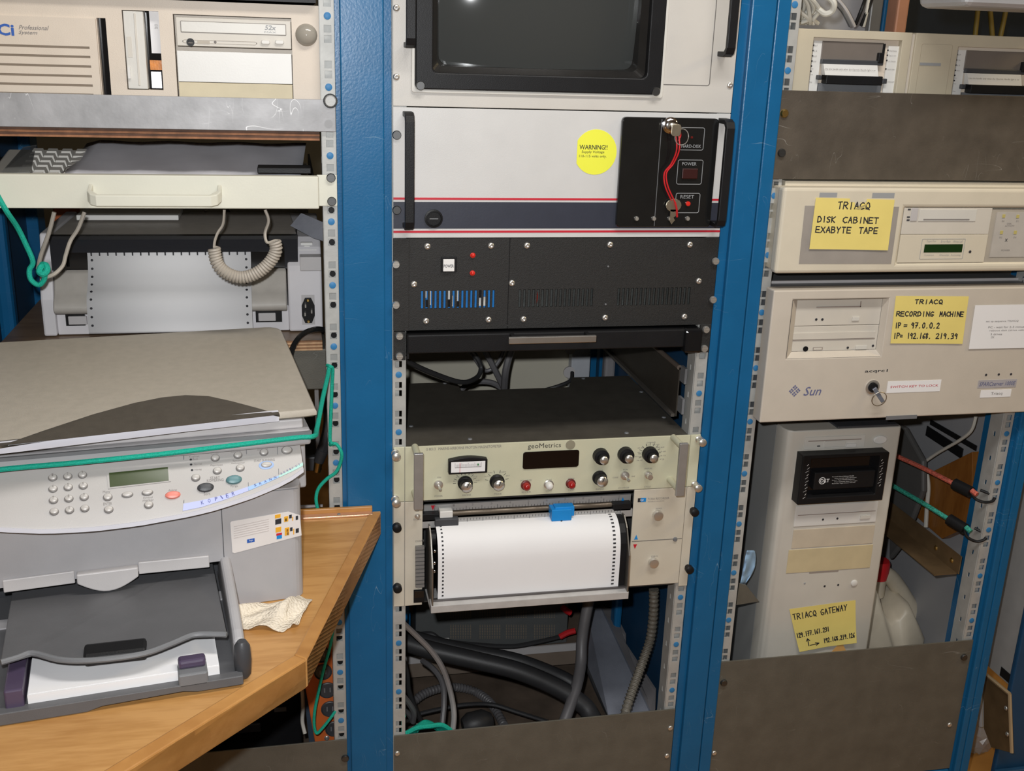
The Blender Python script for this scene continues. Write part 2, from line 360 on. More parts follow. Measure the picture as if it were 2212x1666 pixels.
def handle(name, x, z0, z1, Y, w, out, m, parent, thick=.007, r=.012):
    """black pull handle: flat bar bent back to the panel at both ends"""
    pr = [(Y, z1), (Y - out + r, z1), (Y - out + r * .3, z1 - r * .3), (Y - out, z1 - r), (Y - out, z0 + r), (Y - out + r * .3, z0 + r * .3), (Y - out + r, z0), (Y, z0),
          (Y, z0 + thick), (Y - out + r, z0 + thick), (Y - out + thick, z0 + r), (Y - out + thick, z1 - r), (Y - out + r, z1 - thick), (Y, z1 - thick)]
    return obj(name, MB().pyz(pr, x, x + w), m, parent, .001)
VW.update(Q2=(1980, 1180, .29182), Q3=(1690, 0, .23599), Q4=(0, 430, .19802), Q5=(600, 700, .25197), Q6=(1220, 730, .14467), Q7=(840, 1290, .18605), Q8=(1200, 1270, .18006))
# ================================================================ room shell
def struct(name, mb, m): o = obj(name, mb, m); o['kind'] = 'structure'; return o
FLOORM = mat('orange_brown_floor', (.42, .20, .05), .5, 0, .2, 9, .05, 60)
WALLM = mat('grey_wall_paint', (.50, .48, .43), .6, 0, .05, 4, .03, 200)
struct('floor', MB().box(-2.2, 3.2, -2.6, 2.4, -.05, 0), FLOORM)
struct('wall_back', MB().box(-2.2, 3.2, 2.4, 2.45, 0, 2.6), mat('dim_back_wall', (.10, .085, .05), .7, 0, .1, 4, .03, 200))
struct('wall_left', MB().box(-2.25, -2.2, -2.6, 2.4, 0, 2.6), WALLM)
struct('wall_right', MB().box(3.2, 3.25, -2.6, 2.4, 0, 2.6), WALLM)
struct('wall_front', MB().box(-2.2, 3.2, -2.65, -2.6, 0, 2.6), WALLM)
struct('ceiling', MB().box(-2.2, 3.2, -2.6, 2.4, 2.6, 2.65), mat('ceiling_paint', (.7, .69, .66), .7, 0, .03, 4, .02))

# ================================================================ the three bays of the blue rack
RTOP = 1.66; RBOT = .105
DOT = hw('painted_dot', [(.0047, 0), (.0047, .0008), (.0036, .0012)], mat('blue_dot_paint', (.03, .19, .42), .5, 0, .05, 20, .02), 14)
NUT = hw('cage_nut', [(.0042, 0), (.0042, .003), (.002, .003)], BLACK, 10)
HB = .00475
def holes_z(zd):
    out = []
    k0 = int((RBOT - zd) / (2 * U)) - 2
    for k in range(k0, k0 + 24):
        for d in (.015875, .028575, .060325, .073025):
            z = zd + 2 * U * k + d
            if RBOT + .01 < z < RTOP - .01: out.append(z)
    return sorted(out)
def rail(par, xc, inner, zd, depth=.034, nuts=False):
    """mounting rail: front strip with square holes, inner flange with slots (inner=+1: towards +X)"""
    Y0 = .0012
    hz = holes_z(zd); zs = [RBOT]
    for z in hz: zs += [z - HB, z + HB]
    zs.append(RTOP)
    a, b = (xc - .0085, xc + .0098) if inner > 0 else (xc - .0098, xc + .0085)
    mb = MB().plate([a, xc - HB, xc + HB, b], zs, lambda i, j: i == 1 and j % 2 == 1, Y0, Y0 + .002)
    xf = b if inner > 0 else a
    fl = MB(); zz = [RBOT]; z = RBOT + .03
    while z < RTOP - .03: zz += [z, z + .009]; z += U
    zz.append(RTOP)
    fl.plate([Y0 + .002, .015, .0205, depth], zz, lambda i, j: i == 1 and j % 2 == 1, -.001, .001)
    mb.add([(xf + y * (1 if inner > 0 else 1), x, zc) for x, y, zc in fl.v], fl.f)
    r = obj('mounting_rail', mb, ZINC, par)
    z = zd
    while z > RBOT + .02: z -= 2 * U
    z += 2 * U
    while z < RTOP - .01:
        piece('painted_dot', DOT, (xc, Y0, z), r); z += 2 * U
    # backing strip seen through the holes
    s = 1 if inner > 0 else -1
    if not nuts: obj('rail_backing', MB().box(xc - .0085 * s, xc + .0015 * s, .0095, .011, RBOT, RTOP), ZINC, r)
    else:
        obj('rail_backing', MB().box(xc - .0085, xc + .0085, .010, .0115, RBOT, RTOP), ZINC, r)
        for k, z in enumerate(hz):
            lo_ = not any(abs(z - y - .0127) < .001 for y in hz)
            if lo_ and z < 1.16: piece('cage_nut', NUT, (xc + .0006, .0097, z - .001), r)
    return r
def post(par, x0, x1, a, b, seams=(), y1=.075):
    """folded blue upright: recessed lips at x0..a and b..x1, proud face a..b with hairline seams"""
    mb = MB().box(x0, x1, -.0005, y1, 0, RTOP)
    o = obj('upright', mb, BLUE, par)
    e = [a] + list(seams) + [b]
    for i in range(len(e) - 1):
        obj('upright_face', MB().box(e[i] + (.0006 if i else 0), e[i + 1] - (.0006 if i < len(e) - 2 else 0), -.009, .01, 0, RTOP), BLUE, o, .0018)
    return o
def rack(label, xl, zdl, zdr):
    t = thing('equipment_rack', label, 'rack', (xl + .2413, .35, 0), 0, None)
    rail(t, xl + .0085, 1, zdl); rail(t, xl + .4741, -1, zdr, nuts=xl < -.5)
    obj('base_frame', MB().box(xl, xl + .4826, -.004, .03, .0, .098), BLUE, t, .003); obj('base_frame', MB().box(xl, xl + .4826, .6, .64, 0, .098), BLUE, t, .003)
    for ya in (.002, .6): obj('top_frame', MB().box(xl, xl + .4826, ya, ya + .04, RTOP - .03, RTOP), BLUE, t, .003)
    obj('base_deck', MB().box(xl, xl + .4826, .03, .6, .085, .1), DBROWN, t)
    return t
rL = rack('left bay of the blue rack row, holding the beige desktop computer and dot-matrix printer', -.5578, Z0 + .1115, Z0 + .1115)
rC = rack('middle bay of the blue rack row, holding the monitor and chart recorder', 0, Z0 - 8.5 * U, Z0 - 9.5 * U)
rR = rack('right bay of the blue rack row, holding the tower and server boxes', .5555, Z0 + .1498, Z0 + .1096)
post(rC, -.0748, -.0012, -.0688, -.0118)
post(rR, .4838, .5548, .4965, .5548, (.5335,))
post(rR, 1.0392, 1.077, 1.0445, 1.0735, (1.057,))
post(rL, -.632, -.5586, -.627, -.575)
for x0, x1, par in ((-.632, -.59, rL), (-.07, -.03, rC), (.493, .533, rR), (1.04, 1.077, rR)):
    obj('rear_upright', MB().box(x0, x1, .6, .66, 0, RTOP), BLUE, par, .003)
obj('middle_upright', MB().box(-.6, -.575, .3, .33, .1, RTOP), BLUE, rL, .008)
obj('middle_upright', MB().box(.478, .4935, .34, .37, .1, RTOP), BLUE, rR, .005)
DBLUE = mat('shaded_blue_paint', (.01, .06, .14), .5, 0, .1, 12, .03)  # darker copy of the blue paint, shade put into the colour
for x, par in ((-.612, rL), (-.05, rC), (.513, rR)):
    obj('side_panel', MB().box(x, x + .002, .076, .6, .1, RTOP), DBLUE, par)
# ================================================================ middle bay: monitor
SEAM = mat('panel_seam', (.16, .15, .14), .6, 0, 0, 1, 0)
def outline(name, box, Y, wd, m, par, r=.004):
    x0, x1, z0, z1 = box
    return obj(name, MB().ring(rrect(x0, x1, z0, z1, r), rrect(x0 + wd, x1 - wd, z0 + wd, z1 - wd, max(r - wd, .0005)), Y - .0003, Y + .0003), m, par)
PF = -.003                      # front face of the rack panels
zb = Z0; MT = 1.605
mon = thing('rack_monitor', 'rack-mounted screen with black bezel, above the panel with the yellow warning sticker', 'monitor', (.2413, .15, Z0))
bx0, bx1, bz0, _ = RC('V5', 200, 0, 1592, 532, PF); bz1 = MT - .03; bx1 = G('V5', 1592, 535, PF).x; bz0 = G('V5', 800, 522, PF).z
obj('front_panel', MB().plate([0.0005, bx0 + .003, bx1 - .003, .482], [zb + .0006, bz0 + .003, bz1 - .003, MT], lambda i, j: i == 1 and j == 1, PF, 0), CREAMW, mon, .0006)
fr = rrect(bx0, bx1, bz0, bz1, .006); lip = rrect(bx0 - .004, bx1 + .004, bz0 - .004, bz1 + .004, .003)
obj('bezel_lip', MB().ring(lip, fr, PF - .003, PF), OFFW, mon, .0008)
gx0 = G('V5', 345, 400, .02).x; gx1 = G('V5', 1448, 300, .02).x; gz0 = G('V5', 900, 378, .02).z; gz1 = bz1 - (gz0 - bz0)
ix0, ix1, iz0, iz1 = bx0 + .024, bx1 - .022, bz0 + .022, bz1 - .022
def fl(o, i, y0, y1, mb):       # sloping frame from outline o at y0 to outline i at y1
    return mb.loft([[(x, y0, z) for x, z in o], [(x, y1, z) for x, z in i]], cap=False)
bez = MB().ring(rrect(bx0 + .0005, bx1 - .0005, bz0 + .0005, bz1 - .0005, .006), rrect(ix0, ix1, iz0, iz1, .008), PF - .006, .004)
obj('bezel', bez, BLACK, mon, .002)
b2 = MB(); fl(rrect(ix0, ix1, iz0, iz1, .008), rrect(ix0 + .008, ix1 - .008, iz0 + .008, iz1 - .008, .008), .002, .012, b2)
fl(rrect(ix0 + .008, ix1 - .008, iz0 + .008, iz1 - .008, .008), rrect(gx0, gx1, gz0, gz1, .012), .012, .034, b2)
obj('inner_bezel', b2, mat('black_satin', (.018, .017, .016), .3, 0, .1, 30, .03), mon)
crt = MB(); n = 20; cx = (gx0 + gx1) / 2; cz = (gz0 + gz1) / 2; vs_ = []
for i in range(n + 1):
    for j in range(n + 1):
        x = gx0 - .004 + (gx1 - gx0 + .008) * i / n; z = gz0 - .004 + (gz1 - gz0 + .008) * j / n
        vs_.append((x, .004 + ((x - cx) ** 2 + (z - cz) ** 2) * .9, z))
crt.add(vs_, [(i * (n + 1) + j, (i + 1) * (n + 1) + j, (i + 1) * (n + 1) + j + 1, i * (n + 1) + j + 1) for i in range(n) for j in range(n)], True)
obj('screen', crt, GLASSD, mon)
obj('housing', MB().box(.02, .4626, .04, .42, zb + .01, MT), DKG, mon, .004)
for vx, vy in ((232, 487), (1570, 520)): piece('bezel_screw', SCR_D, G('V5', vx, vy, PF - .006), mon)
x0, x1, z0, z1 = RC('V5', 1630, 0, 1868, 490, PF)
outline('door_outline', (x0 + .0005, x1 + .0025, z0, MT - .03), PF, .0012, SEAM, mon, .004)
hx = G('V5', 150, 250, PF - .03).x
handle('handle', hx, G('V5', 150, 272, PF - .03).z, MT - .06, PF, .0125, .034, BLACK, mon)
hx = G('V5', 2000, 250, PF - .03).x
handle('handle', hx - .007, G('V5', 2000, 325, PF - .03).z, MT - .06, PF, .0125, .034, BLACK, mon)
for vx, vy in ((95, 437), (1992, 485), (95, 45)): piece('panel_screw', SCR_X, G('V5', vx, vy, PF), mon)

# ---------------------------------------------------------------- rack computer
pc = thing('rack_computer', 'white rack computer with navy band, red stripes and dark locking door', 'computer', (.2413, .15, Z0 - 4 * U))
zt_, zb_ = Z0 - .0008, Z0 - 4 * U + .0006
obj('front_panel', MB().box(.0005, .482, PF, 0, zb_, zt_), CREAM, pc, .0006)
obj('chassis', MB().box(.02, .4626, .002, .42, zb_ + .004, zt_ - .004), mat('galvanised_chassis', (.4, .4, .38), .4, .6, .05), pc)
def band(name, v, ya, yb, m, Yo=.0006, xa=.0008, xb=.4817):
    za = G('V5', 700, ya, PF).z; zc = G('V5', 700, yb, PF).z
    return obj(name, MB().box(xa, xb, PF - Yo, PF, zc, za), m, pc)
band('red_stripe', 'V5', 1126, 1138, RED); band('navy_band', 'V5', 1150, 1300, NAVY); band('red_stripe', 'V5', 1312, 1324, RED)
x0, x1, z0, z1 = RC('V5', 1375, 662, 1868, 1288, PF)
DOORM = mat('smoked_door', (.010, .010, .010), .12, 0, .1, 30, 0)
dr = obj('door', MB().pxz(rrect(x0, x1, z0, z1, .006), PF - .008, PF), DOORM, pc, .0015)
xs_ = G('V5', 1590, 900, PF - .008).x
obj('door_seam', MB().box(xs_ - .0004, xs_ + .0004, PF - .0083, PF - .008, z0 + .002, z1 - .002), MDG, dr)
for k, (a, b, c, d, word, wb) in enumerate(((1712, 724, 1840, 856, 'HARD-DISK', (1718, 822, 1828, 842)), (1698, 908, 1830, 1050, 'POWER', (1722, 922, 1802, 942)), (1686, 1098, 1815, 1212, 'RESET', (1712, 1110, 1788, 1130)))):
    outline('button_outline', RC('V5', a, b, c, d, PF - .0085), PF - .0085, .0007, PALEINK, dr, .003)
    txt('lettering', word, RC('V5', *wb, PF - .009), PF - .009, PALEINK, dr)
obj('power_button', MB().box(*RC('V5', 1722, 958, 1806, 1018, PF - .009)[:2], PF - .0105, PF - .008, *RC('V5', 1722, 958, 1806, 1018, PF - .009)[2:]), mat('dark_red_button', (.035, .006, .005), .4), dr, .001)
RSTB = hw('reset_button', [(.0034, 0), (.0034, .003), (.002, .0035)], LEDR, 12)
piece('reset_button', RSTB, G('V5', 1752, 1158, PF - .008), dr)
piece('disk_light', hw('disk_light', [(.002, 0), (.0015, .001)], mat('dim_red', (.12, .01, .008), .3, 0, 0), 10), G('V5', 1776, 782, PF - .008), dr)
STUD = hw('door_stud', [(.0034, 0), (.0034, .002), (.0026, .004)], STEEL, 12)
for vx in (1460, 1558, 1650, 1750): piece('door_stud', STUD, G('V5', vx, 1243, PF - .008), dr)
p = G('V5', 1650, 712, PF - .008)
obj('lock', MB().lathe([(.0115, 0), (.0115, .003), (.009, .004), (.009, .010), (.0075, .011)], p, (0, -1, 0), 20), CHROME, dr)
p2 = G('V5', 307, 1243, PF - .001)
obj('round_latch', MB().lathe([(.0128, 0), (.0128, .002), (.0105, .0025), (.010, .001), (.0085, .001), (.0085, .003), (.007, .003)], p2, (0, -1, 0), 24), BLACK, pc)
obj('latch_slot', MB().box(p2.x - .006, p2.x + .006, p2.y - .0036, p2.y - .003, p2.z - .0007, p2.z + .0007), MDG, pc)
handle('handle', G('V5', 150, 900, PF - .03).x - .0015, G('V5', 155, 1314, PF - .03).z, G('V5', 155, 640, PF - .03).z, PF, .0125, .034, BLACK, pc)
handle('handle', G('V5', 1970, 900, PF - .03).x - .0045, G('V5', 1935, 1300, PF - .03).z, G('V5', 1985, 680, PF - .03).z, PF, .0125, .034, BLACK, pc)
for vx, vy in ((97, 768), (97, 1195)): piece('panel_screw', SCR_D, G('V5', vx, vy, PF), pc)
# sticker
c = G('V5', 1228, 866, PF - .0004); rr = (G('V5', 1345, 866, PF).x - G('V5', 1113, 866, PF).x) / 2; rz = (G('V5', 1228, 737, PF).z - G('V5', 1228, 995, PF).z) / 2
pts = []
for k in range(48):
    a = 6.2832 * k / 48; x = rr * 1.04 * math.cos(a); pts.append((c.x + max(x, -rr * .9) , c.z + rz * math.sin(a)))
st = obj('warning_sticker', MB().pxz(pts, PF - .0005, PF), YEL)
tag(st, 'round fluorescent yellow warning sticker on the white rack computer', 'sticker')
sb = lambda *q: RC('V5', *q, PF - .0008)
def on(o, *a, **k): return txt(a[0], a[1], a[2], a[3], a[4], o, **k)
txt('lettering', 'WARNING!!', sb(1138, 823, 1296, 852), PF - .0008, INK, st, bold=.01)
txt('lettering', 'Supply Voltage', sb(1150, 856, 1278, 876), PF - .0008, INK, st)
txt('lettering', '110-115 volts only.', sb(1136, 880, 1290, 901), PF - .0008, INK, st)
# keys
KEYM = mat('key_nickel', (.62, .56, .44), .35, 1, .1, 60, .02)
k1 = thing('key', 'key sitting in the chrome lock of the dark door, red string tied on', 'key', p + Vector((0, -.012, -.01)))
obj('bow', MB().pxz(rrect(p.x - .006, p.x + .008, p.z - .013, p.z + .003, .004), p.y - .026, p.y - .024), KEYM, k1, .0003)
obj('blade', MB().box(p.x - .001, p.x + .001, p.y - .025, p.y - .0105, p.z - .004, p.z + .004), KEYM, k1)
rg = MB().tube([(p.x + .010 + .010 * math.cos(a), p.y - .025, p.z - .014 + .011 * math.sin(a)) for a in [6.2832 * k / 14 for k in range(15)]], .0006, 6, 2)
obj('key_ring', rg, STEEL, k1)
Yc = PF - .026
def pth(*q): return [G('V5', x, y, Yc + dz) for x, y, dz in q]
cm = MB().tube(pth((1682, 752, 0), (1690, 850, 0), (1660, 930, .006), (1620, 985, .008), (1625, 1060, .008), (1660, 1140, .010)), .0011, 6)
cm.tube(pth((1700, 752, -.001), (1705, 850, -.001), (1672, 930, .005), (1632, 985, .006), (1640, 1060, .006), (1680, 1150, .008)), .0011, 6)
cm.tube(pth((1682, 752, 0), (1690, 738, -.002), (1705, 740, -.003), (1712, 770, -.001), (1700, 800, 0)), .0011, 6)
cm.tube(pth((1680, 1150, .008), (1690, 1190, .010), (1692, 1235, .013)), .0014, 6)
tag(obj('red_string', cm, REDP), 'thin red string hanging from the lock down the dark door', 'string')
k2 = thing('key', 'loose brass-coloured key hanging from the red string over the dark door', 'key', G('V5', 1668, 1270, PF - .012))
a = G('V5', 1672, 1168, PF - .012)
bl = MB().pxz([(a.x + r_ * math.cos(t_), a.z + r_ * .8 * math.sin(t_)) for t_, r_ in [(6.2832 * k / 16, .0118) for k in range(16)]], a.y - .001, a.y + .001)
obj('bow', bl, KEYM, k2, .0003)
b_ = G('V5', 1664, 1276, PF - .012)
obj('blade', MB().pxz([(a.x - .0045, a.z - .006), (a.x + .0045, a.z - .006), (a.x + .0042, b_.z + .012), (a.x + .001, b_.z + .010), (a.x + .0035, b_.z + .006), (a.x + .001, b_.z + .003), (a.x - .001, b_.z), (a.x - .004, b_.z + .004)], a.y - .001, a.y + .001), KEYM, k2)

# ---------------------------------------------------------------- black slotted power panel, 3U
bp = thing('power_supply_panel', 'black rack panel with white POWER button and three rows of vent slots', 'panel', (.2413, .12, Z0 - 7 * U))
z1 = Z0 - 4 * U - .0004; z0 = Z0 - 7 * U + .0004
def xz(vx, vy, Y=PF): return G('V6', vx, vy, Y)
groups = []
for (xa, xb, ya, yb, n) in ((246, 688, 380, 487, 17), (830, 1275, 374, 470, 17), (1420, 1855, 370, 465, 17)):
    A = xz(xa, (ya + yb) / 2); B = xz(xb, (ya + yb) / 2); zt1 = xz((xa + xb) / 2, ya).z; zb1 = xz((xa + xb) / 2, yb).z
    groups.append((A.x, B.x, n, zb1, zt1))
zs = sorted({z0, z1, groups[0][3], groups[0][4]})
xs = [.0005]; hs = set()
for (xa, xb, n, za, zc) in groups:
    pt = (xb - xa) / (n - .4)
    for k in range(n):
        xs.append(xa + pt * k); hs.add(len(xs) - 1); xs.append(xa + pt * k + pt * .55)
xs.append(.482)
obj('front_panel', MB().plate(xs, zs, lambda i, j: i in hs and j == 1, PF, 0), BLACKT, bp)
obj('chassis', MB().box(.02, .4626, .05, .40, z0 + .004, z1 - .004), BLACK, bp)
a = groups[0]
inn = obj('inner_panel', MB().box(a[0] - .01, a[1] + .01, .012, .014, a[3] - .01, a[4] + .01), mat('blue_inner_panel', (.02, .22, .62), .4, 0, .1, 30, 0), bp)
rnd = random.Random(5)
for fx, w_, za, zc in ((.06, .03, .5, 1), (.13, .02, .1, 1), (.38, .04, .35, .95), (.43, .02, 0, .6), (.5, .02, .3, 1), (.78, .06, 0, .45), (.86, .05, 0, .5)):
    X = a[0] + (a[1] - a[0]) * fx; H_ = a[4] - a[3]
    obj('wire', MB().box(X, X + (a[1] - a[0]) * w_, .009, .012, a[3] + H_ * za, a[3] + H_ * zc), WHITEP, bp)
for fx, za, zc in ((.36, 0, .4), (.8, .5, 1), (.47, 0, .3), (.08, 0, .4)):
    X = a[0] + (a[1] - a[0]) * fx; H_ = a[4] - a[3]
    obj('wire', MB().box(X, X + .006, .007, .009, a[3] + H_ * za, a[3] + H_ * zc), BLACK, bp)
for a in groups[1:]:
    obj('inner_panel', MB().box(a[0] - .01, a[1] + .01, .012, .014, a[3] - .01, a[4] + .01), mat('dark_inner_panel', (.06, .065, .062), .5, .2, .3, 40, .1), bp)
a = groups[1]; X = a[0] + (a[1] - a[0]) * .25
obj('red_wire', MB().tube([(X, .008, a[3]), (X + .001, .006, (a[3] + a[4]) / 2), (X - .001, .008, a[4])], .0018), mat('dim_red_wire', (.35, .02, .01), .5), bp)
x_ = xz(175, 300).x
obj('ear', MB().box(.0005, x_, PF - .002, PF, z0, z1), BLACKT, bp, .0005)
x_ = xz(772, 300).x
obj('panel_seam', MB().box(x_ - .0004, x_ + .0004, PF - .0004, PF, z0, z1), BLACKG, bp)
for q in ((285, 117), (665, 113), (880, 112), (1376, 107), (1853, 107), (205, 343), (789, 336), (1906, 324), (277, 563), (650, 555), (859, 552), (1346, 543), (1820, 537)):
    piece('pan_screw', SCR_X, xz(*q), bp)
for q in ((97, 225), (97, 467), (2005, 205), (1990, 435)): piece('slotted_screw', SCR_S, xz(*q, PF - .002), bp)
LENS = hw('indicator_light', [(.0038, 0), (.0038, .0012), (.0028, .0014), (.0024, .0035), (.001, .0045)], LEDR, 12)
for q in ((556, 170), (554, 276)): piece('indicator_light', LENS, xz(*q), bp)
DOTS = hw('tiny_rivet', [(.0016, 0), (.0012, .001)], MDG, 8)
for q in ((1365, 237), (1350, 463)): piece('tiny_rivet', DOTS, xz(*q), bp)
x0, x1, z2, z3 = RC('V6', 366, 180, 460, 270, PF)
pb = obj('power_button_frame', MB().box(x0, x1, PF - .002, PF, z2, z3), BLACK, bp, .0006)
x0, x1, z2, z3 = RC('V6', 380, 195, 446, 266, PF - .004)
obj('power_button', MB().box(x0, x1, PF - .005, PF - .002, z2, z3), mat('milky_button', (.8, .79, .78), .4, 0, 0), pb, .0006)
txt('lettering', 'POWER', RC('V6', 383, 226, 443, 243, PF - .0052), PF - .0053, INK, pb, bold=.01)

# ---------------------------------------------------------------- black pull-out drawer, 1U
dw = thing('black_rack_drawer', 'closed black keyboard drawer with a slim silver bar handle', 'drawer', (.2413, .15, Z0 - 8 * U))
z1 = Z0 - 7 * U - .0006; z0 = Z0 - 8 * U + .001
a = xz(165, 660, -.012); b = xz(1835, 640, -.012)
obj('drawer_front', MB().box(a.x, b.x, -.014, -.002, z0 + .012, z1 - .003), BLACK, dw, .002)
obj('tray', MB().box(.022, .46, -.002, .38, z0 + .010, z0 + .030), BLACK, dw)
x0, x1, z2, z3 = RC('V6', 770, 662, 1290, 690, -.036)
obj('bar_handle', MB().box(x0, x1, -.040, -.034, z2 + .001, z3 + .001), mat('satin_alu', (.55, .53, .50), .3, .9, .05, 60, .02), dw, .001)
for xx in (x0 + .006, x1 - .012): obj('handle_arm', MB().box(xx, xx + .006, -.035, -.012, z2 + .002, z3), BLACK, dw)
for s, xe in ((1, 0.0005), (-1, .482)):
    xb_ = xe + s * .0175
    obj('ear', MB().box(xe, xb_, PF - .001, .0, z0, z1), BLACKT, dw, .0006)
    xm = xe + s * .0085
    for zz in (z0 + .0064, z1 - .0065): piece('slotted_screw', SCR_S, (xm, PF - .001, zz), dw)
    obj('slide', MB().box(xe + s * .0185, xe + s * .0215, -.012, .5, z0 + .004, z1 - .004), BLACK, dw)
b = xz(1868, 640, -.02)
obj('slide_stop', MB().box(b.x - .011, .4625, -.022, -.004, z0 + .004, z1 - .002), BLACKG, dw, .004)

# ---------------------------------------------------------------- proton magnetometer, 2U
mg = thing('magnetometer', 'cream proton magnetometer with analogue meter, knobs and dark digital display', 'instrument', (.2413, .2, Z0 - 13 * U))
z1 = Z0 - 11 * U - .0005; z0 = Z0 - 13 * U + .0005
def m7(vx, vy, Y=PF): return G('V7', vx, vy, Y)
DTOP = mat('dark_brown_black_paint', (.075, .068, .056), .55, 0, .12, 40, .08, 700)
xl_ = .0175; xr_ = .465
obj('front_panel', MB().box(xl_, xr_, PF, 0, z0, z1), CREAM2, mg, .0006)
for xa, xb in ((.0005, xl_ - .0006), (xr_ + .0006, .482)): obj('ear', MB().box(xa, xb, PF, 0, z0, z1), CREAM2, mg, .0006)
poly = [(.0185, .001), (.464, .001)] + [tuple(GZ('V7', x, y, z1 - .002)[:2]) for x, y in ((1500, 37), (1150, 42), (1130, 100), (490, 122), (458, 70), (135, 72))]
poly[2] = (.464, poly[3][1]); poly[-1] = (.0185, poly[-2][1])
obj('case', MB().pxy(poly, z0 + .006, z1 - .002), DTOP, mg, .0008)
CS = hw('cover_screw', [(.0038, 0), (.0032, .0012), (.002, .0016)], MDG, 10)
up = Matrix.Rotation(math.radians(-90), 4, 'X')
for q in ((188, 335), (540, 412), (1475, 376), (1698, 282), (1563, 130), (1217, 50), (390, 78), (142, 178)):
    piece('cover_screw', CS, GZ('V7', *q, z1 - .002), mg, up)
for (xa, ya, xb, yb) in ((205, 480, 256, 828), (1793, 420, 1848, 745)):
    A = m7(xa, ya, PF - .045); B = m7(xb, yb, PF - .045)
    h = obj('handle', MB().box(A.x, A.x + .0135, PF - .049, PF - .043, B.z, A.z - .004), mat('satin_grey_metal', (.42, .41, .40), .35, .6, .06, 60, .02), mg, .001)
    for zz in (B.z + .008, A.z - .012): obj('handle_post', MB().cyl((A.x + .0065, PF, zz), (A.x + .0065, PF - .044, zz), .0052), CREAM2, h)
for q in ((93, 492), (93, 767), (1905, 410), (1880, 680)): piece('thumb_screw', THUMB, m7(*q, PF), mg)
T7 = lambda s, q, m=INK, par=None, **k: txt('lettering', s, RC('V7', *q, PF - .0004), PF - .0004, m, par or mg, **k)
T7('G 801/3   MARINE-AIRBORNE PROTON MAGNETOMETER', (277, 474, 728, 450)[:1] + (466,) + (728, 476), GINK) if 0 else None
def T7f(s, cx0, cy, cx1, h, m=INK, par=None, **k):   # print along a level line of the panel
    A = m7(cx0, cy); B = m7(cx1, cy - (cx1 - cx0) * .035); zc = (A.z + B.z) / 2; hh = h * .36166 / 1.32 / 1000 / 2
    return txt('lettering', s, (A.x, B.x, zc - hh, zc + hh), PF - .0004, m, par or mg, **k)
T7f('G 801/3   MARINE-AIRBORNE PROTON MAGNETOMETER', 277, 470, 728, 15, GINK)
T7f('geoMetrics', 885, 457, 1083, 36, mat('brown_grey_print', (.06, .055, .045), .6, 0, 0))
obj('emblem', MB().lathe([(.0075, 0), (.0075, .0008)], m7(1140, 445), n=20), mat('emblem_print', (.34, .32, .24), .5, .3), mg)
# meter
x0, x1, z2, z3 = RC('V7', 408, 512, 636, 598, PF)
arc = [(x0, z2), (x1, z2)] + [(x1 - (x1 - x0) * k / 10, z3 - .004 + .004 * math.sin(math.pi * k / 10)) for k in range(11)]
me_ = obj('meter', MB().pxz(arc, PF - .010, PF), BLACK, mg, .001)
fx0, fx1, fz0, fz1 = x0 + .0035, x1 - .0035, z2 + .003, z3 - .0065
obj('dial', MB().box(fx0, fx1, PF - .0104, PF - .0098, fz0, fz1), PAPER, me_)
tk = MB()
for k in range(21): X = fx0 + .006 + (fx1 - fx0 - .012) * k / 20; tk.box(X - .0002, X + .0002, PF - .0107, PF - .0104, fz0 + .008, fz0 + (.013 if k % 5 else .015))
tk.box(fx0 + .006, fx1 - .006, PF - .0107, PF - .0104, fz0 + .0076, fz0 + .0082)
obj('scale_marks', tk, GINK, me_)
obj('green_zone', MB().box(fx0 + .040, fx1 - .010, PF - .0108, PF - .0104, fz0 + .010, fz0 + .013), mat('green_print', (.05, .25, .08), .5), me_)
obj('needle', MB().box(fx0 + .013, fx0 + .0135, PF - .0112, PF - .0108, fz0, fz1 - .001), RED, me_)
x0, x1, z2, z3 = RC('V7', 857, 488, 1187, 575, PF)
obj('display_window', MB().pxz(rrect(x0, x1, z2, z3, .004), PF - .0015, PF), mat('dark_display', (.006, .004, .004), .15, 0, 0, 1, 0), mg, .0005)
# knobs
KB = MB().lathe([(.0115, 0), (.0115, .004), (.0095, .006), (.009, .017), (.0085, .0175)], (0, 0, 0), n=24).mesh('knob_body'); KB.materials.append(BLACK); KB.set_sharp_from_angle(angle=.6)
KC = MB().lathe([(.0085, .0175), (.0085, .0182), (.0005, .0186)], (0, 0, 0), n=24).mesh('knob_cap'); KC.materials.append(STEEL)
KP = MB().box(-.0005, .0005, -.019, -.0182, 0, .008).mesh('knob_pointer'); KP.materials.append(BLACK)
KS = MB().lathe([(.0125, 0), (.0120, .010), (.0075, .011), (.0070, .021)], (0, 0, 0), n=24).mesh('knob_body'); KS.materials.append(BLACK); KS.set_sharp_from_angle(angle=.6)
KT = MB().lathe([(.0066, .021), (.0066, .0222), (.0005, .0226)], (0, 0, 0), n=20).mesh('knob_cap'); KT.materials.append(STEEL)
def ticks(c, r0, r1, a0, a1, n):
    mb = MB()
    for k in range(n):
        a = math.radians(a0 + (a1 - a0) * k / max(n - 1, 1)); d = Vector((math.cos(a), 0, math.sin(a))); t = Vector((-d.z, 0, d.x)) * .0003
        A = c + d * r0; B = c + d * r1; y = Vector((0, -.0004, 0))
        mb.add([A - t + y, A + t + y, B + t + y, B - t + y], [(0, 1, 2, 3)])
    return mb
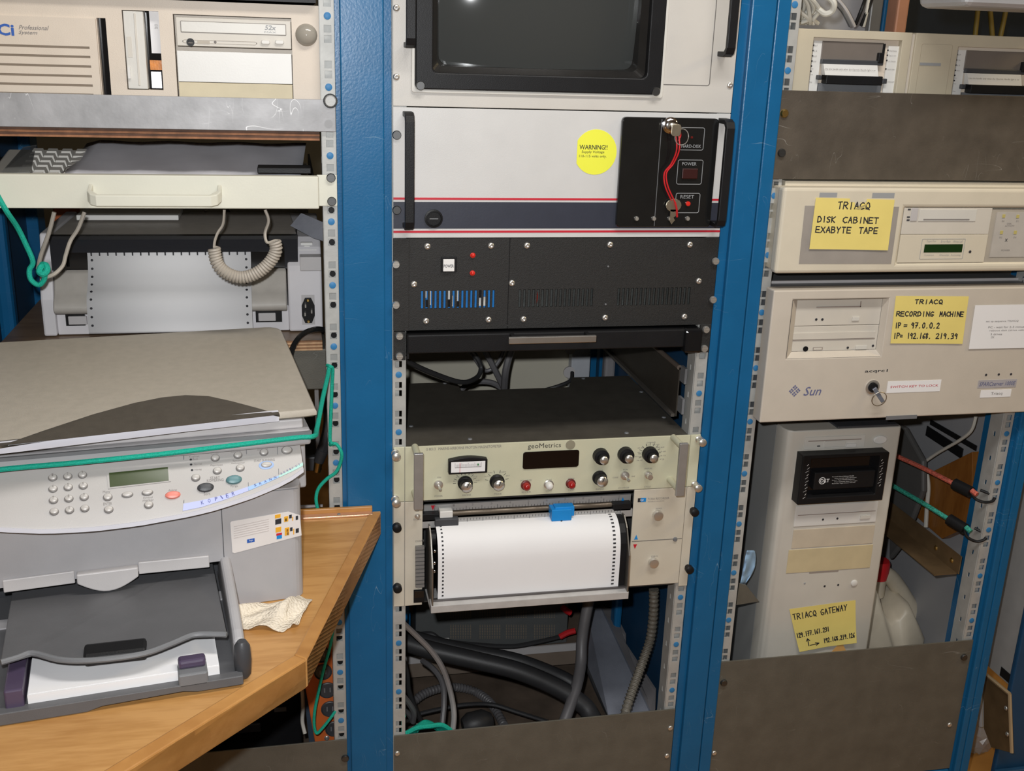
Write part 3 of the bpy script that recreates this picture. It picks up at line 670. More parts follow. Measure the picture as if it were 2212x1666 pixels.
def knob(vx, vy, big, rot=0, tk=None):
    p = m7(vx, vy, PF)
    k = piece('knob', KS if big else KB, p, mg); R = Matrix.Rotation(rot, 4, 'Y')
    o = piece('knob_cap', KT if big else KC, p, k); o.matrix_basis = Matrix.Identity(4)
    if not big:
        o = piece('knob_pointer', KP, p, k); o.matrix_basis = R
    if tk: obj('tick_marks', ticks(p, .0135, .0185, *tk), INK, mg)
for q in ((510, 672, 0, .5, (180, 0, 9)), (700, 662, 0, .4, (170, 10, 6)), (1312, 640, 0, .4, None), (1318, 508, 1, 0, None), (1466, 500, 1, 0, None), (1612, 498, 1, 0, (200, -20, 11))): knob(*q)
TG = hw('toggle_switch', [(.007, 0), (.007, .004), (.0048, .0045), (.0048, .009), (.0018, .0095), (.0024, .022), (.001, .024)], STEEL, 14)
piece('toggle_switch', TG, m7(350, 680), mg); piece('toggle_switch', TG, m7(1462, 625), mg)
piece('push_button', hw('push_button', [(.006, 0), (.006, .006), (.0045, .0065), (.0042, .014)], STEEL, 14), m7(1600, 620), mg)
for q, mm in (((872, 685), LEDR), ((1008, 680), PAPER), ((1140, 675), LEDR)):
    c_ = m7(*q)
    l_ = obj('lamp_ring', MB().lathe([(.0078, 0), (.0078, .003), (.006, .004)], c_, n=18), mat('dark_red_ring', (.12, .015, .015), .4) if mm is LEDR else STEEL, mg)
    obj('lamp_lens', MB().lathe([(.0058, .003), (.0056, .010), (.004, .0125), (.001, .0135)], c_, n=16), mat('deep_red_lens', (.32, .012, .012), .2, 0, 0) if mm is LEDR else WHITEP, l_)
for s, x, y, x2, h in (('ON', 344, 636, 366, 8), ('POWER', 328, 748, 376, 10), ('RANGE', 495, 742, 545, 10), ('MODE', 685, 735, 728, 10), ('POLARIZE', 842, 655, 908, 10), ('OVER', 848, 724, 905, 8), ('COUNT', 992, 650, 1030, 8), ('LIGHT', 993, 717, 1030, 8),
                       ('SIGNAL', 1125, 643, 1165, 9), ('TEST', 1125, 712, 1165, 8), ('GAIN', 1318, 468, 1345, 8), ('RATE', 1458, 466, 1490, 8), ('CHANNEL', 1595, 428, 1650, 9), ('TUNE', 1306, 596, 1334, 8), ('RANGE', 1292, 706, 1338, 9), ('RUN', 1455, 590, 1482, 8),
                       ('CHARGE', 1425, 699, 1490, 9), ('MANUAL', 1582, 584, 1630, 9), ('CYCLE', 1580, 692, 1618, 9), ('COARSE', 1392, 637, 1425, 8), ('FINE', 1505, 630, 1525, 8)):
    T7f(s, x, y + 4, x2, h, GINK)
for s, x, y, x2 in (('0.1', 440, 662, 465), ('0.5', 455, 640, 478), ('1.0', 490, 622, 515), ('2.0', 530, 620, 555), ('5.0', 560, 636, 582), ('10', 576, 658, 596), ('AUTO', 625, 634, 660), ('MAN', 645, 612, 672), ('DIFF', 720, 608, 755), ('EXT', 755, 630, 778),
                    ('48-52', 1540, 490, 1575), ('44-48', 1540, 464, 1575), ('52-56', 1590, 446, 1612), ('56-60', 1630, 444, 1670), ('60-64', 1655, 460, 1700), ('64-68', 1670, 485, 1708), ('68-72', 1672, 510, 1708), ('40-44', 1525, 515, 1560), ('36-40', 1535, 538, 1570), ('72', 1670, 532, 1700)):
    T7f(s, x, y, x2, 7, GINK)

# ---------------------------------------------------------------- strip chart recorder, 4U
cr = thing('chart_recorder', 'cream strip chart recorder with a sheet of punched paper under a blue pen', 'recorder', (.2413, .15, Z0 - 17 * U))
z1 = Z0 - 13 * U - .0005; z0 = Z0 - 17 * U + .001
ox0 = m7(258, 860).x; ox1 = m7(1512, 860).x
obj('face_plate', MB().box(xl_, ox0 - .0003, PF, 0, z0, z1), CREAM3, cr, .0006)
e1 = m7(1818, 900).x
obj('face_plate', MB().box(ox1, e1, PF, 0, z0 + .006, z1), CREAM3, cr, .0008)
zs_ = m7(1640, 1015).z
obj('plate_seam', MB().box(ox1 + .002, e1 - .001, PF - .0004, PF, zs_ - .0005, zs_ + .0005), SEAM, cr)
for xa, xb in ((.0005, xl_ - .0006), (e1 + .0006, .482)): obj('ear', MB().box(xa, xb, PF, 0, z0, z1), CREAM3, cr, .0006)
for q in ((100, 925), (103, 1285), (1868, 833), (1838, 1174)): piece('black_thumb_screw', THUMBB, m7(*q), cr)
obj('case', MB().box(.022, .46, .09, .38, z0 + .004, z1 - .002).box(.022, .46, .001, .1, z0 + .002, z0 + .004).box(.022, .46, .001, .1, z1 - .003, z1 - .001), mat('dark_case', (.03, .03, .03), .6), cr)
# carriage: rulers, guide rods, pen
GRU = mat('grey_ruler', (.40, .39, .38), .4, .2, .05)
ra = m7(270, 812, .012); rb = m7(1505, 770, .012)
def level(vx, vy, Y): return m7(vx, vy, Y).z
zr1 = level(880, 775, .012); zr2 = level(880, 812, .012)
obj('upper_ruler', MB().box(ox0, ox1, .012, .016, zr2, zr1), GRU, cr)
zq1 = level(880, 860, .002); zq2 = level(880, 905, .002)
obj('lower_ruler', MB().box(ox0, ox1, .000, .004, zq2, zq1), GRU, cr)
tk = MB()
for k in range(61):
    X = ox0 + .02 + (ox1 - ox0 - .04) * k / 60; L_ = .006 if k % 5 == 0 else .003
    tk.box(X - .0002, X + .0002, .0114, .012, zr2, zr2 + L_); tk.box(X - .0002, X + .0002, -.0006, 0, zq1 - L_, zq1)
obj('ruler_marks', tk, INK, cr)
for k in range(11):
    X = ox0 + .02 + (ox1 - ox0 - .04) * k / 10
    txt('ruler_number', str(k), (X - .0015, X + .0015, zr2 + .0065, zr2 + .010), .0113, GINK, cr)
zg = level(880, 836, .008)
obj('guide_rod', MB().cyl((ox0, .012, zg), (ox1, .012, zg), .0042), mat('brownish_rod', (.20, .16, .12), .35, .5), cr)
for vx in (305, 1450):
    a = m7(vx, 840 if vx < 900 else 800, .004); obj('rod_bracket', MB().box(a.x - .016, a.x + .014, .000, .02, zg - .007, zg + .006), BLACK, cr, .001)
a = m7(398, 862, -.004); obj('white_slider', MB().box(a.x - .010, a.x + .010, -.006, .012, a.z - .005, a.z + .006), WHITEP, cr, .001)
a = m7(400, 905, -.006); obj('pen_block', MB().box(a.x - .018, a.x + .018, -.010, .0, a.z - .006, a.z + .006), DKG, cr, .001)
a = m7(1083, 858, -.008)
pn = obj('pen_carriage', MB().box(a.x - .016, a.x + .016, -.014, .008, a.z - .0095, a.z + .0095).box(a.x - .010, a.x + .021, -.010, .006, a.z - .004, a.z + .012), BLUEP, cr, .001)
obj('pen_tip', MB().cyl((a.x, -.012, a.z - .009), (a.x, -.014, a.z - .016), .0022, .001), BLACK, pn)
def tri(vx, vy, m, s=.004, up=False):
    a = m7(vx, vy, PF if vx > 1500 else .0118); k = 1 if up else -1
    obj('pointer_mark', MB().pxz([(a.x - s * .8, a.z - k * s), (a.x + s * .8, a.z - k * s), (a.x, a.z + k * s)], a.y - .0006, a.y - .0002), m, cr)
tri(318, 822, RED); tri(1452, 772, BLUEP, up=True); tri(1525, 1053, RED); tri(1532, 997, BLUEP, up=True)
# paper platen swung out of the front
Yp = -.040
pl0 = m7(352, 940, Yp).x; pl1 = m7(1437, 1100, Yp).x
ztop = level(880, 905, -.012); zbt = level(880, 1330, Yp)
prof = [(.02, ztop - .004), (.004, ztop), (-.010, ztop - .001), (-.022, ztop - .007), (-.032, ztop - .018), (-.038, ztop - .034), (Yp, ztop - .055), (Yp, zbt)]
def psurf(px0, px1, off):
    mb = MB(); P = spline([(0, y, z) for y, z in prof], 4); loops = []
    for p_ in P: loops.append([(px0, p_.y - off, p_.z + off * .4), (px1, p_.y - off, p_.z + off * .4)])
    mb.loft(loops, False, True, False); return mb
obj('platen', MB().pyz([(y + .001, z - .001) for y, z in prof] + [(.02, zbt)], pl0 + .002, pl1 + .010), BLACK, cr)
pp = obj('chart_paper', psurf(pl0, pl1, .0006), PAPER); tag(pp, 'white chart paper with punched edges on the chart recorder', 'paper')
hm = MB(); P = spline([(0, y, z) for y, z in prof], 12); acc = 0; lastp = P[0]; nxt = .012
for i in range(1, len(P)):
    a, b = P[i - 1], P[i]; L_ = (b - a).length
    while acc + L_ >= nxt:
        t = (nxt - acc) / L_; q = a.lerp(b, t); tg = (b - a).normalized(); nr = Vector((0, -tg.z, tg.y)); nr = nr if nr.y - nr.z < 0 else -nr
        if q.y < .0:
            for X in (pl0 + .0075, pl1 - .010):
                hw_ = .0014 if X < .2 else .0022
                hm.add([Vector((X - hw_, q.y, q.z)) - tg * .0013 + nr * .0012, Vector((X + hw_, q.y, q.z)) - tg * .0013 + nr * .0012, Vector((X + hw_, q.y, q.z)) + tg * .0013 + nr * .0012, Vector((X - hw_, q.y, q.z)) + tg * .0013 + nr * .0012], [(0, 1, 2, 3)])
        nxt += .0063
    acc += L_
obj('punched_hole', hm, INK, pp)['kind'] = 'stuff'
sx0 = m7(295, 940, -.02).x
for xx, w_ in ((pl0 - .0105, .002), (pl1 + .011, .002)):
    obj('side_plate', MB().pyz([(.03, ztop - .002), (-.012, ztop + .002), (-.030, ztop - .012), (Yp - .010, ztop - .05), (Yp - .014, zbt - .012), (.0, zbt - .012), (.03, zbt)], xx, xx + w_), mat('side_plate_metal', (.30, .28, .25), .35, .8, .1), cr)
obj('paper_drum', MB().cyl((pl0 - .009, -.012, ztop - .018), (pl0 - .001, -.012, ztop - .018), .012), BLACK, cr)
SPK = hw('chrome_pin', [(.0025, 0), (.0025, .002), (.001, .003)], CHROME, 8)
for zz in (.03, .05, .064): piece('chrome_pin', SPK, (pl0 - .004, Yp + .008, ztop - zz), cr)
zz1 = level(880, 1345, Yp); zz2 = level(880, 1372, Yp - .012)
obj('tear_bar', MB().box(pl0 - .008, pl1 + .012, Yp - .004, Yp + .004, zz1 - .004, zz1 + .005), mat('dark_bar', (.16, .15, .15), .3, .7), cr, .001)
z_a = level(880, 1365, Yp - .012); z_b = level(880, 1408, Yp - .012)
obj('tray_lip', MB().pyz([(Yp + .006, z_a + .002), (Yp - .014, z_a), (Yp - .014, z_b), (Yp + .02, z_b - .001), (.02, z_b - .001), (.02, z_b + .002), (Yp + .006, z_b + .002)], pl0 - .012, pl1 + .014), mat('silver_lip', (.50, .49, .48), .35, .15, .08, 60, .02), cr, .001)
# right hand knobs
KN = hw('steel_knob', [(.0085, 0), (.0085, .006), (.0075, .0075), (.003, .008)], STEEL, 20)
for q in ((1658, 862), (1632, 1145)): piece('steel_knob', KN, m7(*q), cr)
piece('seam_screw', hw('seam_screw', [(.004, 0), (.003, .0025)], MDG, 12), m7(1765, 1010), cr)
def T7r(s, x, y, x2, h, m=GINK): return T7f(s, x, y, x2, h, m, cr)
T7r('ZERO', 1648, 827, 1686, 9); T7r('ZERO', 1620, 1112, 1660, 9); T7r('7130A RECORDER', 1602, 768, 1730, 13); T7r('MOSELEY DIVISION', 1602, 784, 1700, 7)
a = m7(1543, 765); b = m7(1590, 785)
obj('logo_plate', MB().box(a.x, (a.x + b.x) / 2, PF - .0005, PF, b.z, a.z), INK, cr); obj('logo_plate', MB().box((a.x + b.x) / 2 - .002, b.x, PF - .0006, PF, b.z, a.z), BLUEP, cr)
txt('lettering', 'hp', (a.x + .0035, b.x - .004, b.z + .001, a.z - .0005), PF - .0009, WINK, cr, shear=.2)
# left hand controls
T7r('UP', 218, 842, 236, 9); T7r('DOWN', 203, 892, 248, 10); T7r('CHART', 212, 1020, 266, 11); T7r('LINE', 228, 1300, 258, 9)
piece('chart_toggle', hw('chart_toggle', [(.0042, 0), (.0042, .003), (.002, .0035), (.002, .010)], STEEL, 12), m7(225, 868), cr)
BT = MB().box(-.0068, .0068, -.006, 0, -.0024, .0024).mesh('speed_button'); BT.materials.append(mat('grey_button', (.20, .19, .18), .5))
for k in range(11): piece('speed_button', BT, m7(239, 1054 + k * 22.5), cr)
x0, x1, z2, z3 = RC('V7', 207, 1315, 262, 1380, PF)
obj('line_switch', MB().hexa([(x0, PF, z2), (x1, PF, z2), (x1, PF, z2), (x0, PF, z2), (x0, PF - .004, z3), (x1, PF - .004, z3), (x1, PF, z3), (x0, PF, z3)]), BLACKG, cr)
obj('switch_frame', MB().box(x0 - .001, x1 + .001, PF - .0015, PF, z2 - .001, z3 + .001), BLACK, cr)
# ================================================================ left bay: beige desktop computer behind an aluminium bracket
Yd = .012
def v1(x, y, Y=Yd): return G('V1', x, y, Y)
def r1(x0, y0, x1, y1, Y=Yd): return RC('V1', x0, y0, x1, y1, Y)
XLd = -.525
dz1 = v1(1400, 12).z; dzb = v1(1400, 640).z - .012; dxr = v1(2082, 300).x
dk = thing('desktop_computer', 'beige desktop computer with louvred front, behind the aluminium bracket', 'computer', ((XLd + dxr) / 2, .2, dzb))
gx0, gx1, gz0, gz1 = XLd + .006, v1(640, 300).x, dzb + .004, v1(300, 104).z
fx0, fx1, fz0, fz1 = r1(785, 64, 1056, 583)
ox0, ox1, oz1 = v1(1128, 300).x, v1(1886, 300).x, v1(1500, 104).z
# front shell with openings for slot, floppy bay and drive bays
sx0, sx1 = v1(642, 360).x, v1(700, 360).x
xs = [XLd, sx0, sx1, fx0, fx1, ox0, ox1, dxr]; zs = [dzb, fz0, fz1, oz1, dz1]
zs = sorted(set([dzb, fz0, min(gz1, oz1), max(gz1, oz1), fz1, dz1])); 
def hole(i, j):
    zc = (zs[j] + zs[j + 1]) / 2
    return (i == 1 and zc < gz1) or (i == 3 and fz0 < zc < fz1) or (i == 5 and zc < oz1)
obj('front_shell', MB().plate(xs, zs, hole, Yd, Yd + .014), BEIGE, dk)
obj('case', MB().box(XLd + .002, dxr - .002, Yd + .04, Yd + .40, dzb, dz1 - .002).box(XLd + .002, dxr - .002, Yd + .014, Yd + .04, dz1 - .004, dz1 - .002), BEIGE, dk)
obj('slot_back', MB().box(sx0 - .004, sx1 + .004, Yd + .016, Yd + .018, dzb, gz1 + .004), BLACKG, dk)
# louvred grille standing slightly proud
lv = [v1(300, y).z for y in (300, 360, 422, 485, 545, 605)]; lx = v1(590, 400).x
zs2 = [dzb + .002]
for z in reversed(lv): zs2 += [z - .0014, z + .0014]
zs2.append(gz1 - .001)
obj('grille', MB().plate([XLd + .004, XLd + .01, lx, sx0 - .0008], zs2, lambda i, j: i == 1 and j % 2 == 1, Yd - .0045, Yd - .0003), BEIGE, dk)
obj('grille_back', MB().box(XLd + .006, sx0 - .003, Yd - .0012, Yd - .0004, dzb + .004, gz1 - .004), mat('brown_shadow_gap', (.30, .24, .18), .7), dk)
txt('lettering', 'iCi', r1(-48, 150, 95, 232, Yd - .0048), Yd - .0049, BINK, dk, bold=.03)
txt('lettering', 'Professional', r1(118, 160, 318, 196, Yd - .0048), Yd - .0049, GINK, dk, shear=.35, bold=.008)
txt('lettering', 'System', r1(118, 196, 243, 230, Yd - .0048), Yd - .0049, GINK, dk, shear=.35, bold=.008)
# floppy drive standing on edge in its bay, metal side showing
fl_ = obj('floppy_drive', MB().box(fx0 + .0012, v1(938, 300).x, Yd - .001, Yd + .03, fz0 + .001, fz1 - .001), OFFW, dk, .0008)
a, b, c, d = r1(862, 85, 908, 552, Yd - .001); obj('floppy_slot_plate', MB().box(a, b, Yd - .002, Yd - .001, c, d), PUTTY, fl_, .0004)
a, b, c, d = r1(818, 235, 858, 370, Yd - .001); obj('floppy_label_recess', MB().box(a, b, Yd - .0016, Yd - .001, c, d), PUTTY, fl_)
a, b, c, d = r1(822, 430, 848, 510, Yd - .001); obj('eject_button', MB().box(a, b, Yd - .004, Yd - .001, c, d), WHITEP, fl_, .0006)
cav = obj('bay_cavity', MB().box(v1(940, 300).x, fx1 - .0005, Yd + .018, Yd + .02, fz0, fz1), BLACKG, dk)
a, b, c, d = r1(962, 70, 1042, 345, Yd + .012); obj('drive_label', MB().box(a, b, Yd + .011, Yd + .0125, c, d), PAPER, cav)
txt('lettering', '2001/120', (b - .006, b - .002, c + .03, d - .016), 0, GINK, cav, T=lambda u, k, b=b, c=c, d=d: Vector((b - .006 + ((k - (c + .03)) / (d - .016 - c - .03)) * .004, Yd + .0105, c + .03 + (u - (b - .006)) / .004 * (d - c - .046))))
a, b, c, d = r1(968, 388, 1048, 452, Yd + .008); obj('ribbon_cable', MB().box(a, b, Yd + .006, Yd + .0075, c, d), mat('orange_film', (.62, .20, .01), .25, 0, .2, 120, .02), cav)
a, b, c, d = r1(975, 462, 1048, 570, Yd + .012); obj('drive_plate', MB().box(a, b, Yd + .011, Yd + .0125, c, d), mat('pale_metal_plate', (.7, .7, .72), .3, .4), cav)
# optical drive
a, b, c, d = r1(1130, 104, 1884, 318, Yd - .001)
od = obj('optical_drive', MB().box(a + .0005, b - .0005, Yd - .002, Yd + .03, c, d - .001), PUTTY, dk, .0008)
a, b, c, d = r1(1166, 136, 1846, 228, Yd - .003); outline('tray_gap', (a - .0006, b + .0006, c - .0006, d + .0006), Yd - .0021, .0006, GINK, od, .001)
obj('tray_door', MB().box(a, b, Yd - .0032, Yd - .002, c, d), OFFW, od, .0006)
txt('lettering', '52x', r1(1708, 162, 1784, 196, Yd - .0034), Yd - .0034, PALEINK, od, shear=.2, bold=.02)
txt('lettering', 'MAX', r1(1708, 202, 1784, 215, Yd - .0034), Yd - .0034, PALEINK, od)
outline('control_groove', r1(1178, 254, 1660, 292, Yd - .0022), Yd - .0022, .0005, mat('groove_beige', (.4, .35, .29), .6), od, .003)
piece('headphone_jack', hw('headphone_jack', [(.005, 0), (.005, .001), (.003, .001), (.0028, .0002)], BLACK, 14), v1(1230, 273, Yd - .002), od)
a, b, c, d = r1(1275, 262, 1355, 284, Yd - .002); obj('volume_wheel', MB().box(a, b, Yd - .003, Yd - .002, c, d), mat('groove_beige2', (.48, .43, .36), .6), od)
piece('pinhole', hw('pinhole', [(.0018, 0), (.0012, .0006)], GINK, 8), v1(1390, 272, Yd - .002), od)
for q in (1715, 1805):
    a, b, c, d = r1(q - 30, 256, q + 30, 288, Yd - .002); obj('drive_button', MB().pxz(rrect(a, b, c, d, (d - c) * .45), Yd - .005, Yd - .002), OFFW, od, .001)
a, b, c, d = r1(1140, 326, 1888, 545, Yd); obj('bay_cover', MB().box(a, b, Yd + .0005, Yd + .006, c, d), WHITEP, dk, .0006)
obj('bay_cover', MB().box(a, b, Yd + .001, Yd + .006, dzb, c - .0005), mat('yellowed_plastic', (.60, .52, .35), .5), dk, .0006)
a = v1(1978, 226, Yd)
obj('power_button', MB().lathe([(.0142, 0), (.0140, .002), (.0125, .0055), (.009, .009), (.004, .011), (.0005, .0115)], a, n=28), mat('dome_grey', (.36, .33, .28), .12, 0, 0, 1, 0), dk)
tag(obj('shelf_board', MB().box(-.552, -.098, .0, .3, dz1 + .003, dz1 + .02), BLACK), 'black shelf board directly above the beige desktop computer', 'shelf')

# ---------------------------------------------------------------- aluminium bracket and plywood shelf
az1 = G('V1', 1300, 626, -.004).z; az0 = G('V1', 1300, 838, -.004).z
ab = thing('aluminium_bracket', 'scuffed bare aluminium strip across the rack under the desktop computer', 'bracket', (-.3165, 0, az0))
obj('plate', MB().box(-.5575, -.0757, -.004, -.001, az0, az1), ALU, ab, .0005)
obj('ledge', MB().box(-.538, -.0955, -.001, .16, az0, az0 + .002), ALU, ab)
piece('bracket_screw', slot_screw('big_screw', .0078, mat('dull_zinc_screw', (.40, .40, .39), .5, .2, .1, 60), .004), G('V1', 2133, 652, -.004), ab)
obj('washer', MB().lathe([(.0095, 0), (.0095, .0008)], G('V1', 2133, 652, -.004), n=18), BLACK, ab)
obj('empty_hole', MB().lathe([(.0055, 0), (.0055, .0003)], G('V1', 2122, 800, -.004), n=16), mat('dull_alu', (.28, .28, .285), .5, .2), ab)
pz0 = G('V1', 1300, 896, .004).z
ps = thing('plywood_shelf', 'thin plywood shelf edge under the aluminium strip, above the keyboard', 'shelf', (-.32, .2, pz0))
obj('board', MB().box(-.548, -.097, .003, .40, pz0, az0 - .0006), PLYT, ps)
npl = 4
for k in range(npl):
    h_ = (az0 - .0006 - pz0) / npl
    obj('ply', MB().box(-.548, -.097, .0005 + .0006 * (k % 2), .003, pz0 + h_ * k, pz0 + h_ * (k + 1) - .0002), mat('ply_%d' % k, ((.30, .13, .06) if k % 2 == 0 else (.10, .045, .025)), .7, 0, .3, 60, .1, 200), ps)

# ---------------------------------------------------------------- ivory keyboard drawer
Yk = -.022
kz1 = G('V1', 1000, 1132, Yk).z; kz0 = G('V1', 1000, 1348, Yk).z
kd = thing('sliding_keyboard_tray', 'ivory pull-out keyboard tray with a bar handle', 'tray', (-.32, .1, kz0))
kxr = G('V1', 2058, 1220, Yk).x
obj('drawer_front', MB().box(-.555, kxr, Yk, Yk + .014, kz0, kz1), IVORY, kd, .0015)
obj('tray_floor', MB().box(-.54, -.105, Yk + .014, .30, kz0, kz0 + .003), IVORY, kd)
for xa in (-.545, -.108): obj('tray_side', MB().box(xa, xa + .003, Yk + .014, .30, kz0 + .003, kz1 - .004), BLACK, kd)
obj('tray_rim', MB().box(-.54, -.108, Yk + .014, Yk + .03, kz1 - .010, kz1 - .004), DKG, kd)
a, b, c, d = RC('V1', 2064, 1118, 2178, 1330, -.004)
obj('ear', MB().box(a - .004, -.0752, -.004, -.001, kz0 + .001, kz1), IVORY, kd, .001)
for q in ((2137, 1148), (2142, 1300)): piece('slotted_screw', SCR_D, G('V1', *q, -.004), kd)
hA = G('V1', 560, 1222, Yk).z; hB = G('V1', 990, 1300, Yk - .03).z; a = G('V1', 556, 1290, Yk - .028).x; b = G('V1', 1425, 1270, Yk - .028).x
hb = [(a, Yk), (a, Yk - .018), (a + .004, Yk - .026), (a + .012, Yk - .030), (b - .012, Yk - .030), (b - .004, Yk - .026), (b, Yk - .018), (b, Yk)]
inn_ = [(b - .005, Yk), (b - .005, Yk - .016), (b - .014, Yk - .026), (a + .014, Yk - .026), (a + .005, Yk - .016), (a + .005, Yk)]
hz_ = lambda y: hB + (hA - hB) * (y - (Yk - .03)) / .03
obj('bar_handle', MB().loft([[(x, y, hz_(y) - .007) for x, y in hb + inn_], [(x, y, hz_(y) + .007) for x, y in hb + inn_]]), IVORY, kd, .0012)
# keyboard lying in the drawer
kb = thing('keyboard', 'ivory computer keyboard lying in the drawer, keypad end uncovered', 'keyboard', (-.32, .10, kz1 - .012))
ky0, ky1 = .012, .165
kzf = kz1 - .016; kzb = G('V1', 900, 945, ky1).z - .006
def kz(y): return kzf + (kzb - kzf) * (y - ky0) / (ky1 - ky0)
kx0 = -.525
obj('keyboard_body', MB().hexa([(kx0, ky0, kzf - .012), (-.118, ky0, kzf - .012), (-.118, ky1, kzf - .012), (kx0, ky1, kzf - .012), (kx0, ky0, kz(ky0)), (-.118, ky0, kz(ky0)), (-.118, ky1, kz(ky1)), (kx0, ky1, kz(ky1))]), PUTTY, kb, .003)
kk = MB(); e = .0082
kk.hexa([(-e, -e, 0), (e, -e, 0), (e, e, 0), (-e, e, 0), (-.006, -.005, .008), (.006, -.005, .008), (.006, .0075, .008), (-.006, .0075, .008)])
KEYM_ = kk.mesh('key_cap'); KEYM_.materials.append(OFFW)
tl = math.atan2(kzb - kzf, ky1 - ky0)
kxl = G('V1', 300, 960, .15).x
for r_ in range(6):
    for c_ in range(20):
        x = kxl - .0085 + c_ * .019; y = ky0 + .016 + r_ * .0215
        if x > -.13: continue
        piece('key_cap', KEYM_, (x, y, kz(y)), kb, Matrix.Rotation(tl, 4, 'X'))
# grey dust cover over the other keys
cv = MB(); n1, n2 = 16, 8; vv = []
cxa = -.421; cxb = -.112
cl = mat('grey_dust_cover', (.70, .70, .75), .35, 0, .06, 20, .03, 80)
for i in range(n1 + 1):
    for j in range(n2 + 1):
        y = .004 + (.175 - .004) * j / n2; x = cxa - .012 * (1 - j / n2) + (cxb - cxa) * i / n1
        z = kz(y) + .0105 + .0012 * math.sin(i * 1.3 + j * .8)
        if i == 0: z -= .004
        vv.append((x, y, z))
cv.add(vv, [(i * (n2 + 1) + j, (i + 1) * (n2 + 1) + j, (i + 1) * (n2 + 1) + j + 1, i * (n2 + 1) + j + 1) for i in range(n1) for j in range(n2)], True)
co = obj('dust_cover', cv, cl); co.modifiers.new('thick', 'SOLIDIFY').thickness = .0008
tag(co, 'grey plastic sheet covering most of the keyboard in the drawer', 'cover')
a = G('V1', 1830, 1075, .0)
tag(obj('black_trackpad', MB().box(a.x - .034, a.x + .036, -.006, .03, kz1 + .0015, kz1 + .009), BLACK, None, .001), 'small black block at the end of the keyboard drawer', 'block')
tag(obj('clear_side_flap', MB().add([G('V1', 0, 1120, .0), G('V1', 195, 1110, .0), G('V1', 235, 935, .17), G('V1', 150, 950, .17)], [(0, 1, 2, 3)]), mat('clear_plastic', (.30, .31, .30), .15, 0, 0, 1, 0, alpha=.55)), 'clear grey plastic flap slanting beside the keyboard', 'flap').modifiers.new('t', 'SOLIDIFY').thickness = .001

# ---------------------------------------------------------------- dot matrix printer on its shelf
def v2(x, y, Y): return G('V2', x, y, Y)
Yb = .15
YS = .10
shz = v2(1900, 888, YS).z
ss = thing('printer_shelf', 'thick plywood shelf on a steel bracket under the dot-matrix printer', 'shelf', (-.32, .2, shz - .06))
sxr = v2(2082, 915, YS).x; shb = v2(1950, 950, YS).z
obj('board', MB().box(-.555, sxr, YS + .003, .50, shb, shz), PLYT, ss)
for k in range(6):
    h_ = (shz - shb) / 6
    obj('ply', MB().box(-.555, sxr, YS + .0006 * (k % 2), YS + .003, shb + h_ * k, shb + h_ * (k + 1)), mat('shelf_ply_%d' % k, ((.58, .36, .20) if k % 2 == 0 else (.26, .13, .06)), .7, 0, .25, 80, .1, 200), ss)
bz_ = G('V3', 2000, 485, YS + .008).z
obj('steel_bracket', MB().box(-.552, sxr + .006, YS + .008, .40, bz_, shb - .0005), DSTEEL2, ss, .002)
pzb = shz + .0005
px0 = v2(262, 640, Yb).x; px1 = v2(2082, 640, Yb).x
pr = thing('dot_matrix_printer', 'pale grey dot-matrix printer with a smoked cover, feeding punched paper', 'printer', ((px0 + px1) / 2, .2, pzb))
tzf = v2(500, 425, .168).z; tzm = v2(450, 630, .140).z; tzb = v2(450, 722, .133).z
ptop = v2(1100, 225, .160).z
GRP = mat('printer_grey', (.70, .68, .70), .45, 0, .03, 25, .03, 1000)
GTR = mat('printer_taupe', (.47, .44, .40), .45, 0, .05, 60, .05, 1200)
sl = v2(345, 500, .155).x; sr = v2(1850, 520, .155).x
# side cheeks
fxl = v2(370, 800, Yb).x
obj('left_cheek', MB().pyz([(Yb, pzb + .001), (Yb + .01, pzb + .001), (Yb + .24, pzb + .001), (Yb + .24, ptop + .004), (.185, ptop + .004), (.175, tzf + .012), (Yb + .01, tzf + .004), (Yb, tzm)], px0, sl - .001), GRP, pr, .003)
obj('right_cheek', MB().pyz([(Yb, pzb + .001), (Yb + .24, pzb + .001), (Yb + .24, ptop + .002), (.195, ptop - .004), (.175, ptop - .016), (Yb + .004, tzf + .006), (Yb, tzf - .002)], sr + .002, px1), GRP, pr, .003)
obj('lower_body', MB().box(sl - .001, sr + .002, Yb + .008, Yb + .24, pzb + .001, tzb + .004), GRP, pr, .001)
tp = [(.170, tzf), (.163, tzf - .004), (.152, tzm + .014), (.145, tzm + .0065), (.138, tzm), (.134, tzm - .008), (.133, tzb + .008), (.135, tzb + .003), (.140, tzb), (.170, tzb)]
obj('paper_tray', MB().pyz(tp, sl, sr), GTR, pr, .002, sharp=50)
for xa, xb in ((420, 550), (1650, 1822)):
    A = v2(xa, 700, Yb + .004); B = v2(xb, 760, Yb + .004)
    nb = obj('front_notch', MB().box(A.x, B.x, Yb + .003, Yb + .009, pzb + .016, tzb), BLACK, pr)
    obj('notch_clip', MB().box(A.x + .004, A.x + .03, Yb, Yb + .004, pzb + .018, tzb - .006), LGREY, nb, .001)
obj('print_head_well', MB().box(sl, sr, .172, .20, tzb, tzf + .03), BLACKG, pr)
